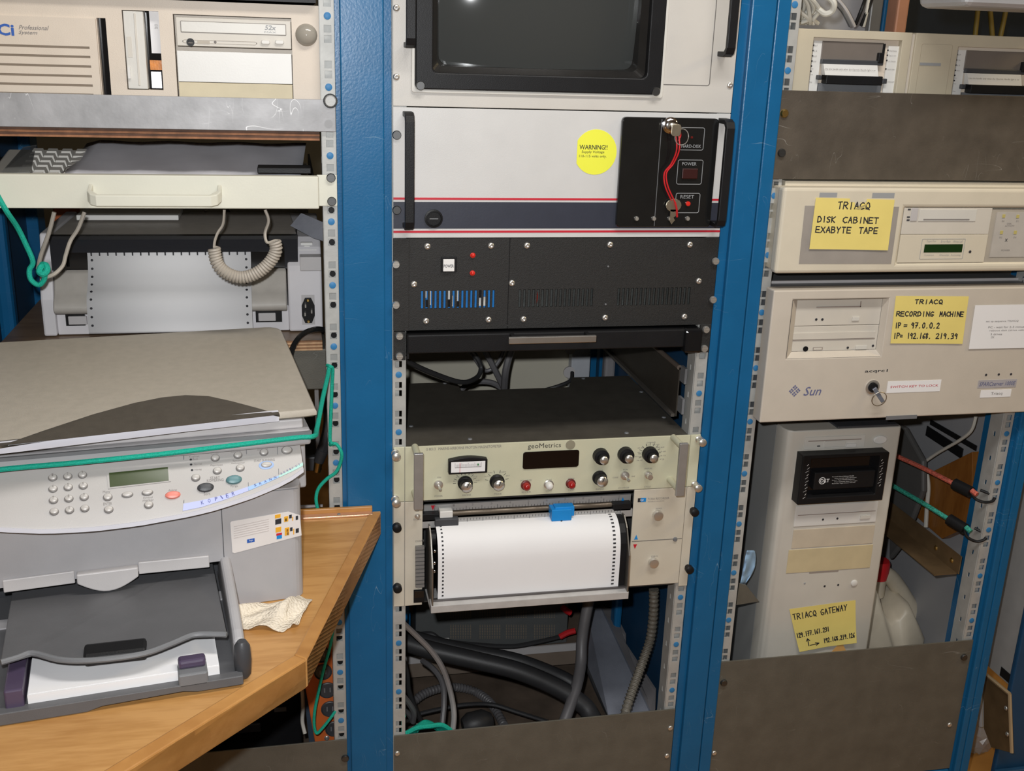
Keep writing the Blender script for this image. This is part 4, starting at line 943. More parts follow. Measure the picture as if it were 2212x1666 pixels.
# smoked cover: front band, side returns and lid
SMK = mat('smoked_plastic', (.022, .024, .03), .12, 0, 0, 1, 0, alpha=.86)
cx0 = v2(325, 300, .160).x; cx1 = v2(1922, 290, .160).x; cb = v2(1100, 312, .160).z
cvx = obj('smoked_cover', MB().box(cx0, cx1, .158, .160, cb, ptop).box(cx0, cx0 + .002, .160, .28, cb - .024, ptop).box(cx1 - .002, cx1, .160, .28, cb - .024, ptop).box(cx0, cx0 + .02, .158, .160, cb - .026, cb).box(cx1 - .020, cx1, .158, .160, cb - .026, cb), SMK, pr)
ltop = MB().hexa([(cx0, .158, ptop), (cx1, .158, ptop), (cx1 - .01, .345, ptop + .006), (cx0 + .01, .345, ptop + .006), (cx0, .158, ptop + .003), (cx1, .158, ptop + .003), (cx1 - .01, .345, ptop + .010), (cx0 + .01, .345, ptop + .010)])
obj('lid', ltop, mat('dark_taupe_lid', (.36, .33, .30), .5, 0, .06, 60, .08, 900), pr, .001)
obj('lid_front_strip', MB().box(cx0, cx1, .156, .170, ptop - .001, ptop + .0045), BLACK, pr)
# right shoulder block, clip, white line, mains inlet
A = v2(1935, 340, Yb - .001); B = v2(2082, 428, Yb - .001)
obj('shoulder_block', MB().box(A.x, px1 - .0005, Yb - .008, Yb + .03, B.z, A.z), LGREY, pr, .001)
A = v2(1932, 300, .172); B = v2(2045, 300, .172); obj('white_line', MB().box(A.x, B.x, .171, .1745, A.z - .001, A.z + .001), WHITEP, pr)
A = v2(1980, 268, .178); obj('clip', MB().box(A.x - .009, A.x + .009, .178, .186, A.z - .003, A.z + .004).box(A.x - .004, A.x + .005, .175, .182, A.z - .006, A.z), WHITEP, pr, .0008)
A = v2(1945, 590, Yb); B = v2(2035, 780, Yb)
ic = obj('inlet_plate', MB().box(A.x, B.x, Yb - .0008, Yb, B.z, A.z), LGREY, pr)
cxm = (A.x + B.x) / 2; hx_ = (B.x - A.x) / 2; zt2, zb2 = A.z - .004, B.z + .003
obj('inlet_flange', MB().pxz([(cxm - hx_ * .45, zt2), (cxm + hx_ * .45, zt2), (cxm + hx_ * .98, zt2 - .012), (cxm + hx_ * .98, zb2 + .012), (cxm + hx_ * .5, zb2), (cxm - hx_ * .5, zb2), (cxm - hx_ * .98, zb2 + .012), (cxm - hx_ * .98, zt2 - .012)], Yb - .004, Yb - .0008), BLACK, ic, .0006)
for dx, dz in ((-.005, -.004), (.005, 0), (-.004, .009)): obj('inlet_pin', MB().box(cxm + dx - .001, cxm + dx + .001, Yb - .010, Yb - .004, (zt2 + zb2) / 2 + dz - .003, (zt2 + zb2) / 2 + dz + .002), STEEL, ic)
for zz in (zt2 - .004, zb2 + .003): piece('inlet_screw', hw('inlet_screw', [(.0026, 0), (.0016, .0015)], BRASS, 10), (cxm, Yb - .004, zz), ic)
# fanfold paper
pq = [(296, .168), (420, .162), (520, .148), (590, .134), (650, .127), (740, .124), (838, .123)]
W0 = v2(570, 410, .165).x; W1 = v2(1622, 400, .165).x
def pcurve(): return spline([(0, Y, v2(1050, y, Y).z + .0015) for y, Y in pq], 6)
P = pcurve(); lo = [[(W0, p.y, p.z), (W1, p.y, p.z)] for p in P]
fp = obj('fanfold_paper', MB().loft(lo, False, True, False), PAPER); fp.modifiers.new('t', 'SOLIDIFY').thickness = .0003
tag(fp, 'white fanfold paper with punched margins hanging from the dot-matrix printer', 'paper')
hm = MB(); acc = 0; nxt = .004
for i in range(1, len(P)):
    a, b = P[i - 1], P[i]; L_ = (b - a).length
    while acc + L_ >= nxt:
        q = a.lerp(b, (nxt - acc) / L_); tg = (b - a).normalized(); nr = Vector((0, tg.z, -tg.y)); nr = nr if nr.y < 0 else -nr
        for X in (W0 + .006, W1 - .007):
            o_ = len(hm.v); c0 = Vector((X, q.y, q.z)) + nr * .0007
            hm.add([c0 + Vector((.0019 * math.cos(t), 0, 0)) + tg * (.0019 * math.sin(t)) for t in [6.2832 * k / 10 for k in range(10)]], [tuple(range(10))])
        nxt += .0127
    acc += L_
obj('punched_hole', hm, INK, fp)['kind'] = 'stuff'
pf = MB()
for k in range(20):
    X = W0 + .006 + (W1 - W0 - .014) * k / 19; pf.box(X - .001, X + .001, P[2].y - .004, P[2].y - .0036, P[2].z - .002, P[2].z + .0035)
obj('tear_perforation', pf, INK, fp)

# ---------------------------------------------------------------- cords around the drawer and printer
def cable(name, label, pts, r, m, cat='cable', group=None, n=8, flat=1, rib=0):
    zm_ = .1015 + r               # keep cables above the rack deck, along the same line of sight
    pts = [CAM + (p - CAM) * ((zm_ - CAM.z) / (p.z - CAM.z)) if p.z < zm_ and p.y > .02 and p.x < 1.04 else p for p in pts]
    return tag(obj(name, MB().tube(pts, r, n, 24 if rib else 6, flat, rib), m), label, cat, group)
pth_ = [v2(1448, 40, .0), v2(1440, 130, .0), v2(1405, 190, .0), v2(1385, 250, .0), v2(1385, 310, -.002), v2(1405, 390, -.004), v2(1460, 445, -.005), v2(1540, 475, -.005), v2(1620, 465, -.005), v2(1700, 420, -.004), v2(1755, 360, -.002), v2(1782, 300, .0), v2(1775, 245, .0)]
P = spline(pth_, 40); L = [0]
for i in range(1, len(P)): L.append(L[-1] + (P[i] - P[i - 1]).length)
tot = L[-1]; hel = []; upv = Vector((0, 1, 0)); s0 = .055; turns = 34; n_ = turns * 12; j = 0
for k in range(n_ + 1):
    s = s0 + (tot - s0) * k / n_
    while j < len(L) - 2 and L[j + 1] < s: j += 1
    q = P[j].lerp(P[j + 1], (s - L[j]) / max(L[j + 1] - L[j], 1e-9)); t = (P[j + 1] - P[j]).normalized(); sd = t.cross(upv).normalized()
    a = 6.2832 * turns * k / n_; hel.append(q + upv * (.0068 * math.cos(a)) + sd * (.0068 * math.sin(a)))
mb = MB().tube(hel, .0023, 6, 1); i0 = max(i for i in range(len(L)) if L[i] <= s0)
mb.tube(P[:i0:10] + [P[i0]] + [hel[0]], .0019, 6, 2); mb.tube([hel[-1], v2(1725, 250, .0), v2(1712, 190, .003), v2(1735, 110, .004), v2(1712, 40, .004)], .0021, 6)
tag(obj('coiled_cord', mb, CABL), 'beige coiled keyboard cord looping in front of the fanfold paper', 'cord')
cable('beige_cable', 'thin beige cable running from under the drawer to the green knot', [v2(545, 55, .02), v2(505, 160, .015), v2(455, 240, .01), v2(425, 330, .008), v2(405, 400, .004), v2(350, 455, .0), v2(290, 478, .0)], .0026, CABL, 'cord')
cable('beige_cable', 'straight beige cable dropping behind the green knot', [v2(350, 55, .03), v2(315, 190, .03), v2(265, 330, .03), v2(245, 420, .04)], .0028, CABL, 'cord')
rp = MB().tube([G('P', -20, 395, -.03), G('P', -4, 425, -.04), G('P', 15, 458, -.04), v2(110, 150, -.02), v2(165, 260, -.01), v2(212, 375, -.005), v2(190, 430, -.004), v2(200, 490, -.005), v2(250, 525, -.006), v2(285, 490, -.008), v2(290, 440, -.008)], .0034, 8)
rp.tube([v2(290, 400, .0), v2(265, 410, -.008), v2(255, 440, -.01), v2(280, 455, -.012), v2(305, 430, -.010), v2(295, 398, -.004), v2(270, 395, .002)], .0042, 8)
tag(obj('green_rope', rp, TEAL), 'green rope hanging from the keyboard drawer, knotted beside the dot-matrix printer', 'rope')
sh = MB().add([v2(1950, 62, .20), v2(2098, 125, .16), v2(2098, 245, .15), v2(2030, 225, .165), v2(1880, 145, .205)], [(0, 1, 2, 3, 4)])
o = obj('grey_cloth', sh, mat('blue_grey_cloth', (.24, .25, .29), .7, 0, .1, 40, .1)); o.modifiers.new('t', 'SOLIDIFY').thickness = .002
tag(o, 'stiff blue-grey cloth tucked behind the dot-matrix printer', 'cloth')
# things behind the printer
bc = thing('cream_cabinet', 'cream cabinet back seen between the keyboard drawer and dot-matrix printer', 'cabinet', (-.3, .56, shz))
obj('panel', MB().box(-.50, -.105, .55, .57, shz + .002, kz0 - .005), CREAM3, bc)
tag(obj('spiral_notebook', MB().box(*[v2(505, 135, .27).x, v2(1160, 135, .27).x], .26, .34, ptop + .0105, ptop + .0185), WHITEP, None, .001), 'white ring-bound pad lying on top of the dot-matrix printer', 'notebook')
for k, (xa, xb, yb_) in enumerate(((860, 1010, 105), (1050, 1060, 90), (1150, 1140, 90), (1330, 1325, 95), (1470, 1500, 92))):
    cable('hanging_cable', ('short black' if k in (0, 4) else 'short beige') + ' cable dropping down behind the lid of the dot-matrix printer', [v2(xa, 40, .37), v2((xa + xb) / 2, 70, .39), v2(xb, yb_, .41)], .0025, (RUB if k in (0, 4) else CABL), 'cable', 'black cables behind the dot-matrix printer' if k in (0, 4) else 'beige cables behind the dot-matrix printer')
a = v2(435, 95, .43); tag(obj('orange_plug', MB().box(a.x - .018, a.x + .018, .41, .45, a.z - .018, a.z + .04), ORANGE, None, .003), 'orange plug housing behind the dot-matrix printer', 'plug')

# ---------------------------------------------------------------- clutter beside the copier
cable('black_power_cable', 'glossy black power cable arching beside the plywood printer shelf', [G('Q5', 430, 60, .11), G('Q5', 330, 45, .09), G('Q5', 220, 85, .088), G('Q5', 140, 180, .088), G('Q5', 105, 290, .09), G('Q5', 100, 400, .092), G('Q5', 108, 560, .094)], .0042, mat('gloss_cable', (.012, .012, .012), .15, 0, 0, 1, 0))
a = G('Q5', 240, 1330, .2); b = G('Q5', 450, 1560, .2)
ub = thing('black_unit', 'black equipment box with a pale edge, low behind the copier', 'box', (-.3, .3, .70))
obj('body', MB().box(-.52, -.10, .20, .46, .70, G('Q5', 340, 1260, .2).z), DKG, ub, .002)
obj('pale_edge', MB().box(-.52, -.10, .197, .20, b.z, b.z + .004), LGREY, ub)
tag(obj('steel_strip', MB().box(G('Q5', 318, 700, .16).x, G('Q5', 352, 700, .16).x, .155, .165, G('Q5', 330, 1100, .16).z, bz_ - .002), mat('grey_strip', (.3, .3, .3), .4, .7)), 'narrow vertical steel strip behind the copier', 'strip')
cn = thing('brass_connector', 'black cable plug with a brass tip hanging behind the copier', 'connector', G('Q5', 350, 1250, .12))
d0, d1, d2, d3 = G('Q5', 430, 920, .12), G('Q5', 385, 1080, .12), G('Q5', 350, 1185, .12), G('Q5', 335, 1265, .12)
obj('plug_body', MB().cyl(d1, d2, .0105, .008, 10), RUB, cn); obj('brass_tip', MB().cyl(d2, d3, .007, .006, 10), BRASS, cn)
obj('lead', MB().tube([d1, d0, G('Q5', 440, 800, .14), G('Q5', 425, 640, .2)], .009), RUB, cn)
rp = MB().tube([G('Q5', 0, 995, -.30), G('Q5', 0, 995, -.30)], .001) if 0 else MB()

# ---------------------------------------------------------------- under the table: black unit, power strip, cables, cover plate
bk = thing('black_device', 'black rack box with a slotted grip, under the wooden table', 'box', (-.33, .25, .30))
zt8 = G('S7', 600, 760, .10).z; zb8 = G('S7', 300, 1400, .10).z; xr8 = G('S7', 865, 1000, .10).x
obj('body', MB().box(-.545, xr8, .10, .42, zb8 - .02, zt8 + .06), BLACK, bk, .004)
a, b, c, d = RC('S7', -400, 1205, 600, 1330, .10)
obj('grip_recess', MB().pxz(rrect(a, b, c, d, (d - c) / 2.02, 8), .0975, .0995), BLACKG, bk, .0005)
a2, b2, c2, d2 = RC('S7', 0, 1225, 470, 1258, .10); obj('grip_bar', MB().box(a, b2, .094, .0975, c2, d2), DKG, bk, .001)
a = G('S7', 650, 1060, .10); obj('label_plate', MB().box(a.x - .008, a.x + .012, .0985, .10, a.z - .004, a.z + .004), MDG, bk)
cable('white_cable', 'white cable running down beside the black box under the table', [G('S7', 862, 780, .08), G('S7', 880, 900, .07), G('S7', 885, 1050, .07), G('S7', 880, 1180, .07), G('S7', 905, 1300, .06)], .0032, CABW)
tag(obj('blue_channel', MB().pxz([(G('S7', x, y, .09).x, G('S7', x, y, .09).z) for x, y in ((880, 760), (960, 700), (1090, 1420), (950, 1420))], .088, .094), mat('slate_blue_metal', (.10, .14, .20), .4, .5), None, .0006), 'slate blue metal channel behind the orange power strip', 'channel')
so = G('S7', 1090, 700, .05); dn = (G('S7', 1175, 1330, .05) - G('S7', 1045, 560, .05)).normalized(); rt = Vector((dn.z, 0, -dn.x)); rt = rt if rt.x > 0 else -rt
eo = thing('power_strip', 'orange metal power strip with round black sockets, under the table edge', 'power strip', so - dn * .0 + Vector((0, 0, -.18)))
def sp(u, v, w_): return so + rt * u + dn * v + Vector((0, w_, 0))
obj('housing', MB().hexa([sp(-.033, .19, 0), sp(.033, .19, 0), sp(.033, .19, .035), sp(-.033, .19, .035), sp(-.033, -.10, 0), sp(.033, -.10, 0), sp(.033, -.10, .035), sp(-.033, -.10, .035)]), ORANGE, eo, .002)
SKT = hw('round_socket', [(.0145, 0), (.0145, .002), (.013, .003), (.0122, .0008), (.0005, .0006)], DKG, 24)
SKP = MB().box(-.0055, -.0035, -.0015, 0, -.004, .004).box(.0035, .0055, -.0015, 0, -.004, .004).mesh('socket_slot'); SKP.materials.append(MDG)
for vx, vy in ((1065, 520), (1082, 690), (1125, 868), (1150, 1052), (1190, 1248)):
    p = G('S7', vx, vy, .05); s_ = piece('round_socket', SKT, p, eo)
    q = piece('socket_slot', SKP, p, s_); q.matrix_basis = Matrix.Identity(4)
piece('strip_screw', SCR_X, G('S7', 1120, 1340, .05), eo)
def cover_plate(name, label, x0, x1, z0, z1, screws, Y=-.003, m=DSTEEL2):
    t = thing(name, label, 'panel', ((x0 + x1) / 2, 0, z0))
    obj('plate', MB().box(x0, x1, Y, -.0005, z0, z1), m, t, .0005)
    for me_, p in screws: piece('panel_screw', me_, (p.x, Y, p.z), t)
    return t
lz = G('S7', 900, 1395, -.003).z
cover_plate('blank_panel', 'dull grey steel blanking panel under the black box and orange power strip', -.5575, -.0757, .105, lz, [(SCR_D, G('S7', 1300, 1537, -.003))])
cz = (G('V8', 300, 755, -.003).z + G('V8', 1700, 632, -.003).z) / 2
cover_plate('blank_panel', 'dull grey steel blanking panel below the chart recorder, four screws', .0005, .482, .105, cz, [(SCR_X, G('V8', *q, -.003)) for q in ((290, 855), (1740, 720), (1722, 868))])
# ================================================================ wooden table in front of the left bay
TZ = .6931
tb = thing('wooden_table', 'oak laminate table with angled corner, carrying the copier', 'table', (-.42, -.3, 0))
A = GZ('V4', 2165, 128, TZ); B = GZ('V4', 1745, 965, TZ); Cc = GZ('V4', 740, 1590, TZ)
dirc = (Cc - B).normalized(); Dd = B + dirc * ((-.66 - B.y) / dirc.y)
top = [(A.x, -.012), (A.x, A.y), (B.x, B.y), (Dd.x, Dd.y), (-.86, -.66), (-.86, -.012)]
TH = .034
obj('table_top', MB().pxy(top, TZ - TH, TZ), OAK, tb)
# solid edging strips, mitred, slightly proud
def off2(p, q, r, w_):            # inner mitre point at q
    p, q, r = (Vector((*v, 0)) for v in (p, q, r)); d1 = (q - p).normalized(); d2 = (r - q).normalized(); n1 = Vector((-d1.y, d1.x, 0)); n2 = Vector((-d2.y, d2.x, 0))
    m = (n1 + n2).normalized(); return q + m * (w_ / max(.3, m.dot(n1)))
ring_ = [top[1], top[2], top[3], top[4]]; ring_ = ring_[::-1]   # front left to back right
pre = Vector((-1.2, ring_[0][1], 0)); post_ = Vector((ring_[3][0], .3, 0)); R_ = [tuple(pre[:2])] + ring_ + [tuple(post_[:2])]
inn2 = [off2(R_[i - 1], R_[i], R_[i + 1], .016) for i in range(1, 5)]; out2 = [Vector((*p, 0)) for p in ring_]
inn2[3] = Vector((inn2[3].x, ring_[3][1], 0))
for i in range(3):
    zl = Vector((0, 0, TZ - TH - .002)); zo = Vector((0, 0, TZ + .0012)); zi = Vector((0, 0, TZ + .0035))
    obj('edge_strip', MB().hexa([out2[i] + zl, out2[i + 1] + zl, inn2[i + 1] + zl, inn2[i] + zl, out2[i] + zo, out2[i + 1] + zo, inn2[i + 1] + zi, inn2[i] + zi]), OAKE, tb, .002)
a = GZ('V4', 1760, 120, TZ).x
obj('back_strip', MB().box(-.30, A.x - .012, -.016, -.010, TZ, TZ + .010), OAKE, tb, .001)
obj('back_strip_cap', MB().box(-.30, A.x - .012, -.028, -.016, TZ, TZ + .0035), mat('copper_strip', (.62, .36, .22), .28, .6, .08, 40, .03), tb, .001)
for x, y in ((-.80, -.10), (-.80, -.56), (-.45, -.56)): obj('leg', MB().box(x, x + .05, y, y + .05, 0, TZ - TH), OAKE, tb, .002)
piece('strip_screw', hw('small_screw', [(.0028, 0), (.002, .001)], MDG, 10), (-.082, -.022, TZ + .0035), tb, Matrix.Rotation(math.radians(-90), 4, 'X'))

# ================================================================ copier (local frame: x right, y back, z up from its front right foot)
CO = Vector((-.1375, -.2556, TZ + .001)); CY = math.radians(8)
cp = thing('copier', 'grey all-in-one copier with taupe lid and keypad, on the wooden table', 'printer', CO, CY)
MC = M4(cp); MCi = MC.inverted()
def cl_(v, x, y, t):              # pixel -> local point on the plane local y = t
    d = MCi.to_3x3() @ ray(v, x, y); o = MCi @ CAM; return o + d * ((t - o.y) / d.y)
def clh(v, x, y, h):
    d = MCi.to_3x3() @ ray(v, x, y); o = MCi @ CAM; return o + d * ((h - o.z) / d.z)
CL = -.43                         # left end
def lob(*a, **k): return obj(*a, local=True, **k)
# lower body with tray mouth
mx1 = cl_('V4', 1262, 450, 0).x; mx0 = -.355
dz_ = cl_('V4', 700, 470, 0).z    # top of the mouth
lob('lower_body', MB().plate([CL, mx0, mx1, -.012], [.0, .012, dz_, .150], lambda i, j: i == 1 and j == 1, 0, .02), GREY, cp)
rb_ = [(-.012, 0)] + [(-.012 + .014 * math.sin(t), .014 - .014 * math.cos(t)) for t in [math.pi / 2 * k / 5 for k in range(1, 6)]] + [(.002, .29), (-.012, .29)]
lob('right_flank', MB().pxy(rb_, 0, .150), GREY, cp)
lob('inner_case', MB().box(CL, -.012, .10, .30, .0, .150).box(CL, mx0, .02, .10, 0, .15).box(mx1, -.012, .02, .10, 0, .15).box(mx0, mx1, .02, .10, dz_, .15), GREY, cp)
lob('mouth_back', MB().box(mx0, mx1, .085, .10, .0, dz_), DKG, cp)
# vertical seam and ink door
sx = cl_('V4', 1270, 300, 0).x
lob('door_seam', MB().box(sx - .0004, sx + .0004, -.0004, .0, dz_ + .004, .150), DKG, cp)
lob('right_seam', MB().box(sx, -.002, -.0004, .0, .1478, .1486), MDG, cp)
# door flaps over the mouth
for xa, xb, ya, yb in ((18, 425, 545, 490), (788, 1190, 440, 402)):
    a = cl_('V4', xa, ya, -.002); b = cl_('V4', xb, yb, -.002); h_ = .0075
    lob('mouth_flap', MB().hexa([(a.x, -.004, a.z - h_), (b.x, -.004, b.z - h_), (b.x, 0, b.z - h_), (a.x, 0, a.z - h_), (a.x, -.003, a.z + h_), (b.x, -.003, b.z + h_), (b.x, 0, b.z + h_), (a.x, 0, a.z + h_)]), LGREY, cp, bevel=.001)
a = cl_('V4', 435, 480, -.006); b = cl_('V4', 785, 440, -.006); zc = (a.z + b.z) / 2
pts = [(a.x, zc + .002), (b.x, zc + .002)] + [(b.x + (a.x - b.x) * k / 12, zc - .010 - .014 * math.sin(math.pi * k / 12)) for k in range(13)]
lob('mouth_latch', MB().pxz(pts, -.010, 0), LGREY, cp, bevel=.0015)
# curved control panel
NP = 28
PT, PB = (.018, .2015), -.030
PX1 = .004
def py_(z):
    full = .0595; u = (PT[1] - z) / full; return PT[0] + (PB - PT[0]) * u - .004 * math.sin(math.pi * min(1, max(0, u)))
KL = []
for q in ((657, 1012), (630, 1030), (600, 1046), (550, 1067), (500, 1084), (450, 1099), (400, 1110), (300, 1128), (200, 1140), (100, 1145), (0, 1141)):
    p = cl_('P', *q, -.02)
    for _ in range(14): p = cl_('P', *q, py_(p.z))
    KL.append((p.x, p.z))
KL = [(CL, KL[-1][1] + .018)] + KL[::-1]; KL[-1] = (PX1, KL[-1][1])
def lipz(s):                      # bottom lip of the panel, measured along its width
    for i in range(len(KL) - 1):
        if s <= KL[i + 1][0]: t = (s - KL[i][0]) / (KL[i + 1][0] - KL[i][0]); return KL[i][1] + (KL[i + 1][1] - KL[i][1]) * t
    return KL[-1][1]
def psf(s, f, off=0):             # panel surface: f = 0 top .. 1 lip
    z = PT[1] + (lipz(s) - PT[1]) * f
    return Vector((s, py_(z) - off * .75, z + off * .6))
lo = []
for i in range(NP + 1):
    s = CL + (PX1 - CL) * i / NP
    lo.append([psf(s, f) for f in (0, .2, .4, .6, .8, 1)] + [psf(s, 1) + Vector((0, .004, -.004)), Vector((s, .006, lipz(s) - .006)), Vector((s, .05, lipz(s) - .006)), Vector((s, .05, PT[1]))])
CPAN = mat('panel_pale_grey', (.44, .42, .405), .42, 0, .02, 25, .03, 1200)
lob('control_panel', MB().loft(lo, True, True), CPAN, cp)
lo = [[psf(s, 1, .0012) + Vector((0, -.001, 0)), psf(s, 1) + Vector((0, -.0022, -.004)), psf(s, 1) + Vector((0, .004, -.0055)), psf(s, 1) + Vector((0, .003, .0005))] for s in [CL + (PX1 - CL) * i / NP for i in range(NP + 1)]]
lob('panel_trim', MB().loft(lo, True, True), SILVER, cp)
def on_panel(v, x, y):            # pixel -> (s, f) on the control panel
    p = cl_(v, x, y, 0)
    for _ in range(12):
        zb = lipz(p.x); f = (PT[1] - p.z) / (PT[1] - zb); q = psf(p.x, f); p = cl_(v, x, y, q.y)
    return p.x, (PT[1] - p.z) / (PT[1] - lipz(p.x))
PN = Vector((0, -.78, .62)).normalized()
def pbtn(name, v, x, y, rx, rz, h, m, dome=True, par=None):
    s, f = on_panel(v, x, y); c = psf(s, f); ux = Vector((1, 0, 0)); uz = PN.cross(ux).normalized() * -1; uz = uz if uz.z > 0 else -uz
    loops = []
    for k, (sc, d) in enumerate(((1, -.002), (1, h * .5), (.86, h * .85), (.5, h * (1.0 if dome else .9)), (.02, h))):
        loops.append([c + ux * (rx * sc * math.cos(t)) + uz * (rz * sc * math.sin(t)) + PN * d for t in [6.2832 * j / 18 for j in range(18)]])
    return lob(name, MB().loft(loops, True, True), m, par or cp)
def ptxt(v, s, x0, x1, y, h, m=GINK, y2=None, **k):
    a = on_panel(v, x0, y); b = on_panel(v, x1, y if y2 is None else y2)
    lf = k.get('lift', .0006); A = psf(*a, lf); B = psf(*b, lf); d = (B - A); upd = PN.cross(d.normalized()); upd = upd if upd.z > 0 else -upd; hh = h * VW[v][2] / 1.9 / 1000
    cu = bpy.data.curves.new('t', 'FONT'); cu.body = s; cu.resolution_u = 2; cu.offset = k.get('bold', 0); cu.shear = k.get('shear', 0); t = bpy.data.objects.new('t', cu); me = bpy.data.meshes.new_from_object(t)
    bpy.data.objects.remove(t); bpy.data.curves.remove(cu)
    xs = [q.co.x for q in me.vertices]; ys = [q.co.y for q in me.vertices]; x_0, x_1, y_0, y_1 = min(xs), max(xs), min(ys), max(ys)
    for q in me.vertices: q.co = A + d * ((q.co.x - x_0) / (x_1 - x_0)) + upd * (hh * ((q.co.y - y_0) / (y_1 - y_0) - .5))
    me.materials.clear(); me.materials.append(m); return lob('lettering', me, m, k.get('par', cp))
BTN = mat('button_grey', (.47, .445, .42), .35, 0, .02, 25, .02); RNG = mat('button_ring', (.20, .19, .185), .5)
nums = ['1', '2', '3', '4', '5', '6', '7', '8', '9', '*', '0', '#']
for k, q in enumerate(((341, 1055), (438, 1047), (533, 1037), (343, 1127), (441, 1117), (538, 1107), (346, 1200), (445, 1190), (544, 1180), (350, 1274), (449, 1264), (548, 1253))):
    b_ = pbtn('keypad_button', 'V3', q[0], q[1], .0050, .0042, .0022, RNG); pbtn('keypad_button_top', 'V3', q[0], q[1] - 4, .0044, .0036, .0034, BTN, par=b_)
for s_, q in zip('123456789*0#', ((341, 1055), (438, 1047), (533, 1037), (343, 1127), (441, 1117), (538, 1107), (346, 1200), (445, 1190), (544, 1180), (350, 1274), (449, 1264), (548, 1253))):
    if s_ not in '*#': ptxt('V3', s_, q[0] - 5, q[0] + 5, q[1] - 14, 18, y2=q[1] - 15, lift=.0042)
for q in ((696, 1180), (702, 1260), (960, 1230), (1264, 1055), (1390, 928), (1403, 1010), (1536, 910), (1551, 992), (1704, 892)):
    b_ = pbtn('panel_button', 'V3', *q, .0052, .0044, .0022, RNG); pbtn('panel_button_top', 'V3', q[0], q[1] - 4, .0046, .0038, .0034, BTN, par=b_)
for q in ((823, 1164), (952, 1150)):
    b_ = pbtn('arrow_button', 'V3', *q, .0064, .0036, .0022, RNG); pbtn('arrow_button_top', 'V3', q[0], q[1] - 3, .0058, .0030, .0032, BTN, par=b_)
pbtn('cancel_button', 'V3', 1116, 1166, .0086, .0046, .0036, mat('salmon_button', (.75, .23, .18), .4, 0, .02))
pbtn('start_black_button', 'V3', 1327, 1118, .0095, .0055, .0045, DKG)
pbtn('start_colour_button', 'V3', 1510, 1068, .0093, .0054, .0045, mat('teal_button', (.10, .22, .24), .4))
b_ = pbtn('scan_button_ring', 'V3', 1720, 972, .0090, .0054, .0012, mat('pale_blue_ring', (.33, .46, .72), .5)); pbtn('scan_button', 'V3', 1720, 970, .0064, .0036, .0036, BTN, par=b_)
b_ = pbtn('power_button', 'V3', 1852, 877, .0068, .0052, .0022, RNG); pbtn('power_button_top', 'V3', 1852, 874, .0060, .0045, .0034, BTN, par=b_)
for s, x0, x1, y, h in (('Meny', 665, 712, 1147, 20), ('ENTER', 668, 723, 1223, 18), ('Avbryt', 1088, 1143, 1136, 18), ('Symbol', 925, 985, 1184, 16), ('merker', 922, 993, 1200, 16), ('START', 1358, 1420, 1055, 18), ('KOPIERING', 1336, 1444, 1072, 18), ('Sort', 1316, 1358, 1158, 18),
                        ('Farge', 1490, 1537, 1110, 18), ('START SKANNING', 1640, 1774, 944, 17), ('Skann til', 1660, 1728, 872, 16), ('Papirtype', 1360, 1438, 975, 16), ('Spesial-', 1502, 1570, 946, 16), ('funksjoner', 1494, 1582, 962, 14), ('Antall', 1362, 1412, 888, 15), ('kopier', 1362, 1412, 902, 14),
                        ('Forminsk/', 1488, 1560, 872, 15), ('forstorr', 1490, 1556, 887, 14), ('Kvalitet', 1222, 1288, 918, 15), ('Best', 1244, 1278, 934, 14), ('Normal', 1252, 1304, 966, 14), ('Hurtig', 1256, 1302, 1002, 14), ('Pa', 1836, 1856, 848, 14)):
    ptxt('V3', s, x0, x1, y, h, y2=y - (x1 - x0) * .06)
for k, q in enumerate(((1232, 936), (1234, 968), (1240, 1004))): pbtn('quality_light', 'V3', *q, .0014, .0012, .0008, INK)
# display
def ppoly(name, v, pts, off, m, par=None, th=.001, n=1):
    Q = [on_panel(v, *p) for p in pts]
    return lob(name, MB().loft([[psf(s, f, off - th) for s, f in Q], [psf(s, f, off) for s, f in Q]]), m, par or cp)
ds = ppoly('display_frame', 'V3', ((688, 1012), (1096, 968), (1104, 1078), (700, 1126)), .0012, CPAN, th=.003)
ppoly('display', 'V3', ((704, 1024), (1084, 986), (1090, 1074), (710, 1116)), .0016, LCDG, ds)
# coloured legend strips along the lip
def strip(name, v, top, bot, m, lettering=None, lm=None):
    for i in range(len(top) - 1):
        ppoly(name, v, (top[i], top[i + 1], bot[i + 1], bot[i]), .0009, m)
strip('legend_strip', 'V3', ((1185, 1222), (1300, 1200), (1450, 1165), (1600, 1112)), ((1180, 1268), (1300, 1244), (1450, 1196), (1604, 1138)), mat('lavender_print', (.46, .50, .80), .5, 0, 0))
strip('legend_strip', 'V3', ((1601, 1112), (1700, 1076), (1800, 1040)), ((1605, 1138), (1700, 1098), (1800, 1052)), mat('sky_print', (.33, .50, .78), .5, 0, 0))
strip('legend_strip', 'V3', ((1801, 1040), (1880, 1000), (1955, 955)), ((1801, 1052), (1880, 1016), (1957, 976)), mat('mint_print', (.42, .68, .62), .5, 0, 0))
for ch, x, y in zip('KOPIER', (1306, 1350, 1395, 1430, 1466, 1504), (1216, 1204, 1192, 1182, 1171, 1158)): ptxt('V3', ch, x - (1 if ch == 'I' else 7), x + (3 if ch == 'I' else 9), y, 26, mat('dark_blue_print', (.03, .04, .22), .5, 0, 0), y2=y - 3, lift=.0016)
for ch, x, y in zip('SKANN', (1646, 1680, 1712, 1744, 1775), (1104, 1092, 1080, 1066, 1053)): ptxt('V3', ch, x - 6, x + 8, y, 17, MATS['dark_blue_print'], y2=y - 4, lift=.0016)
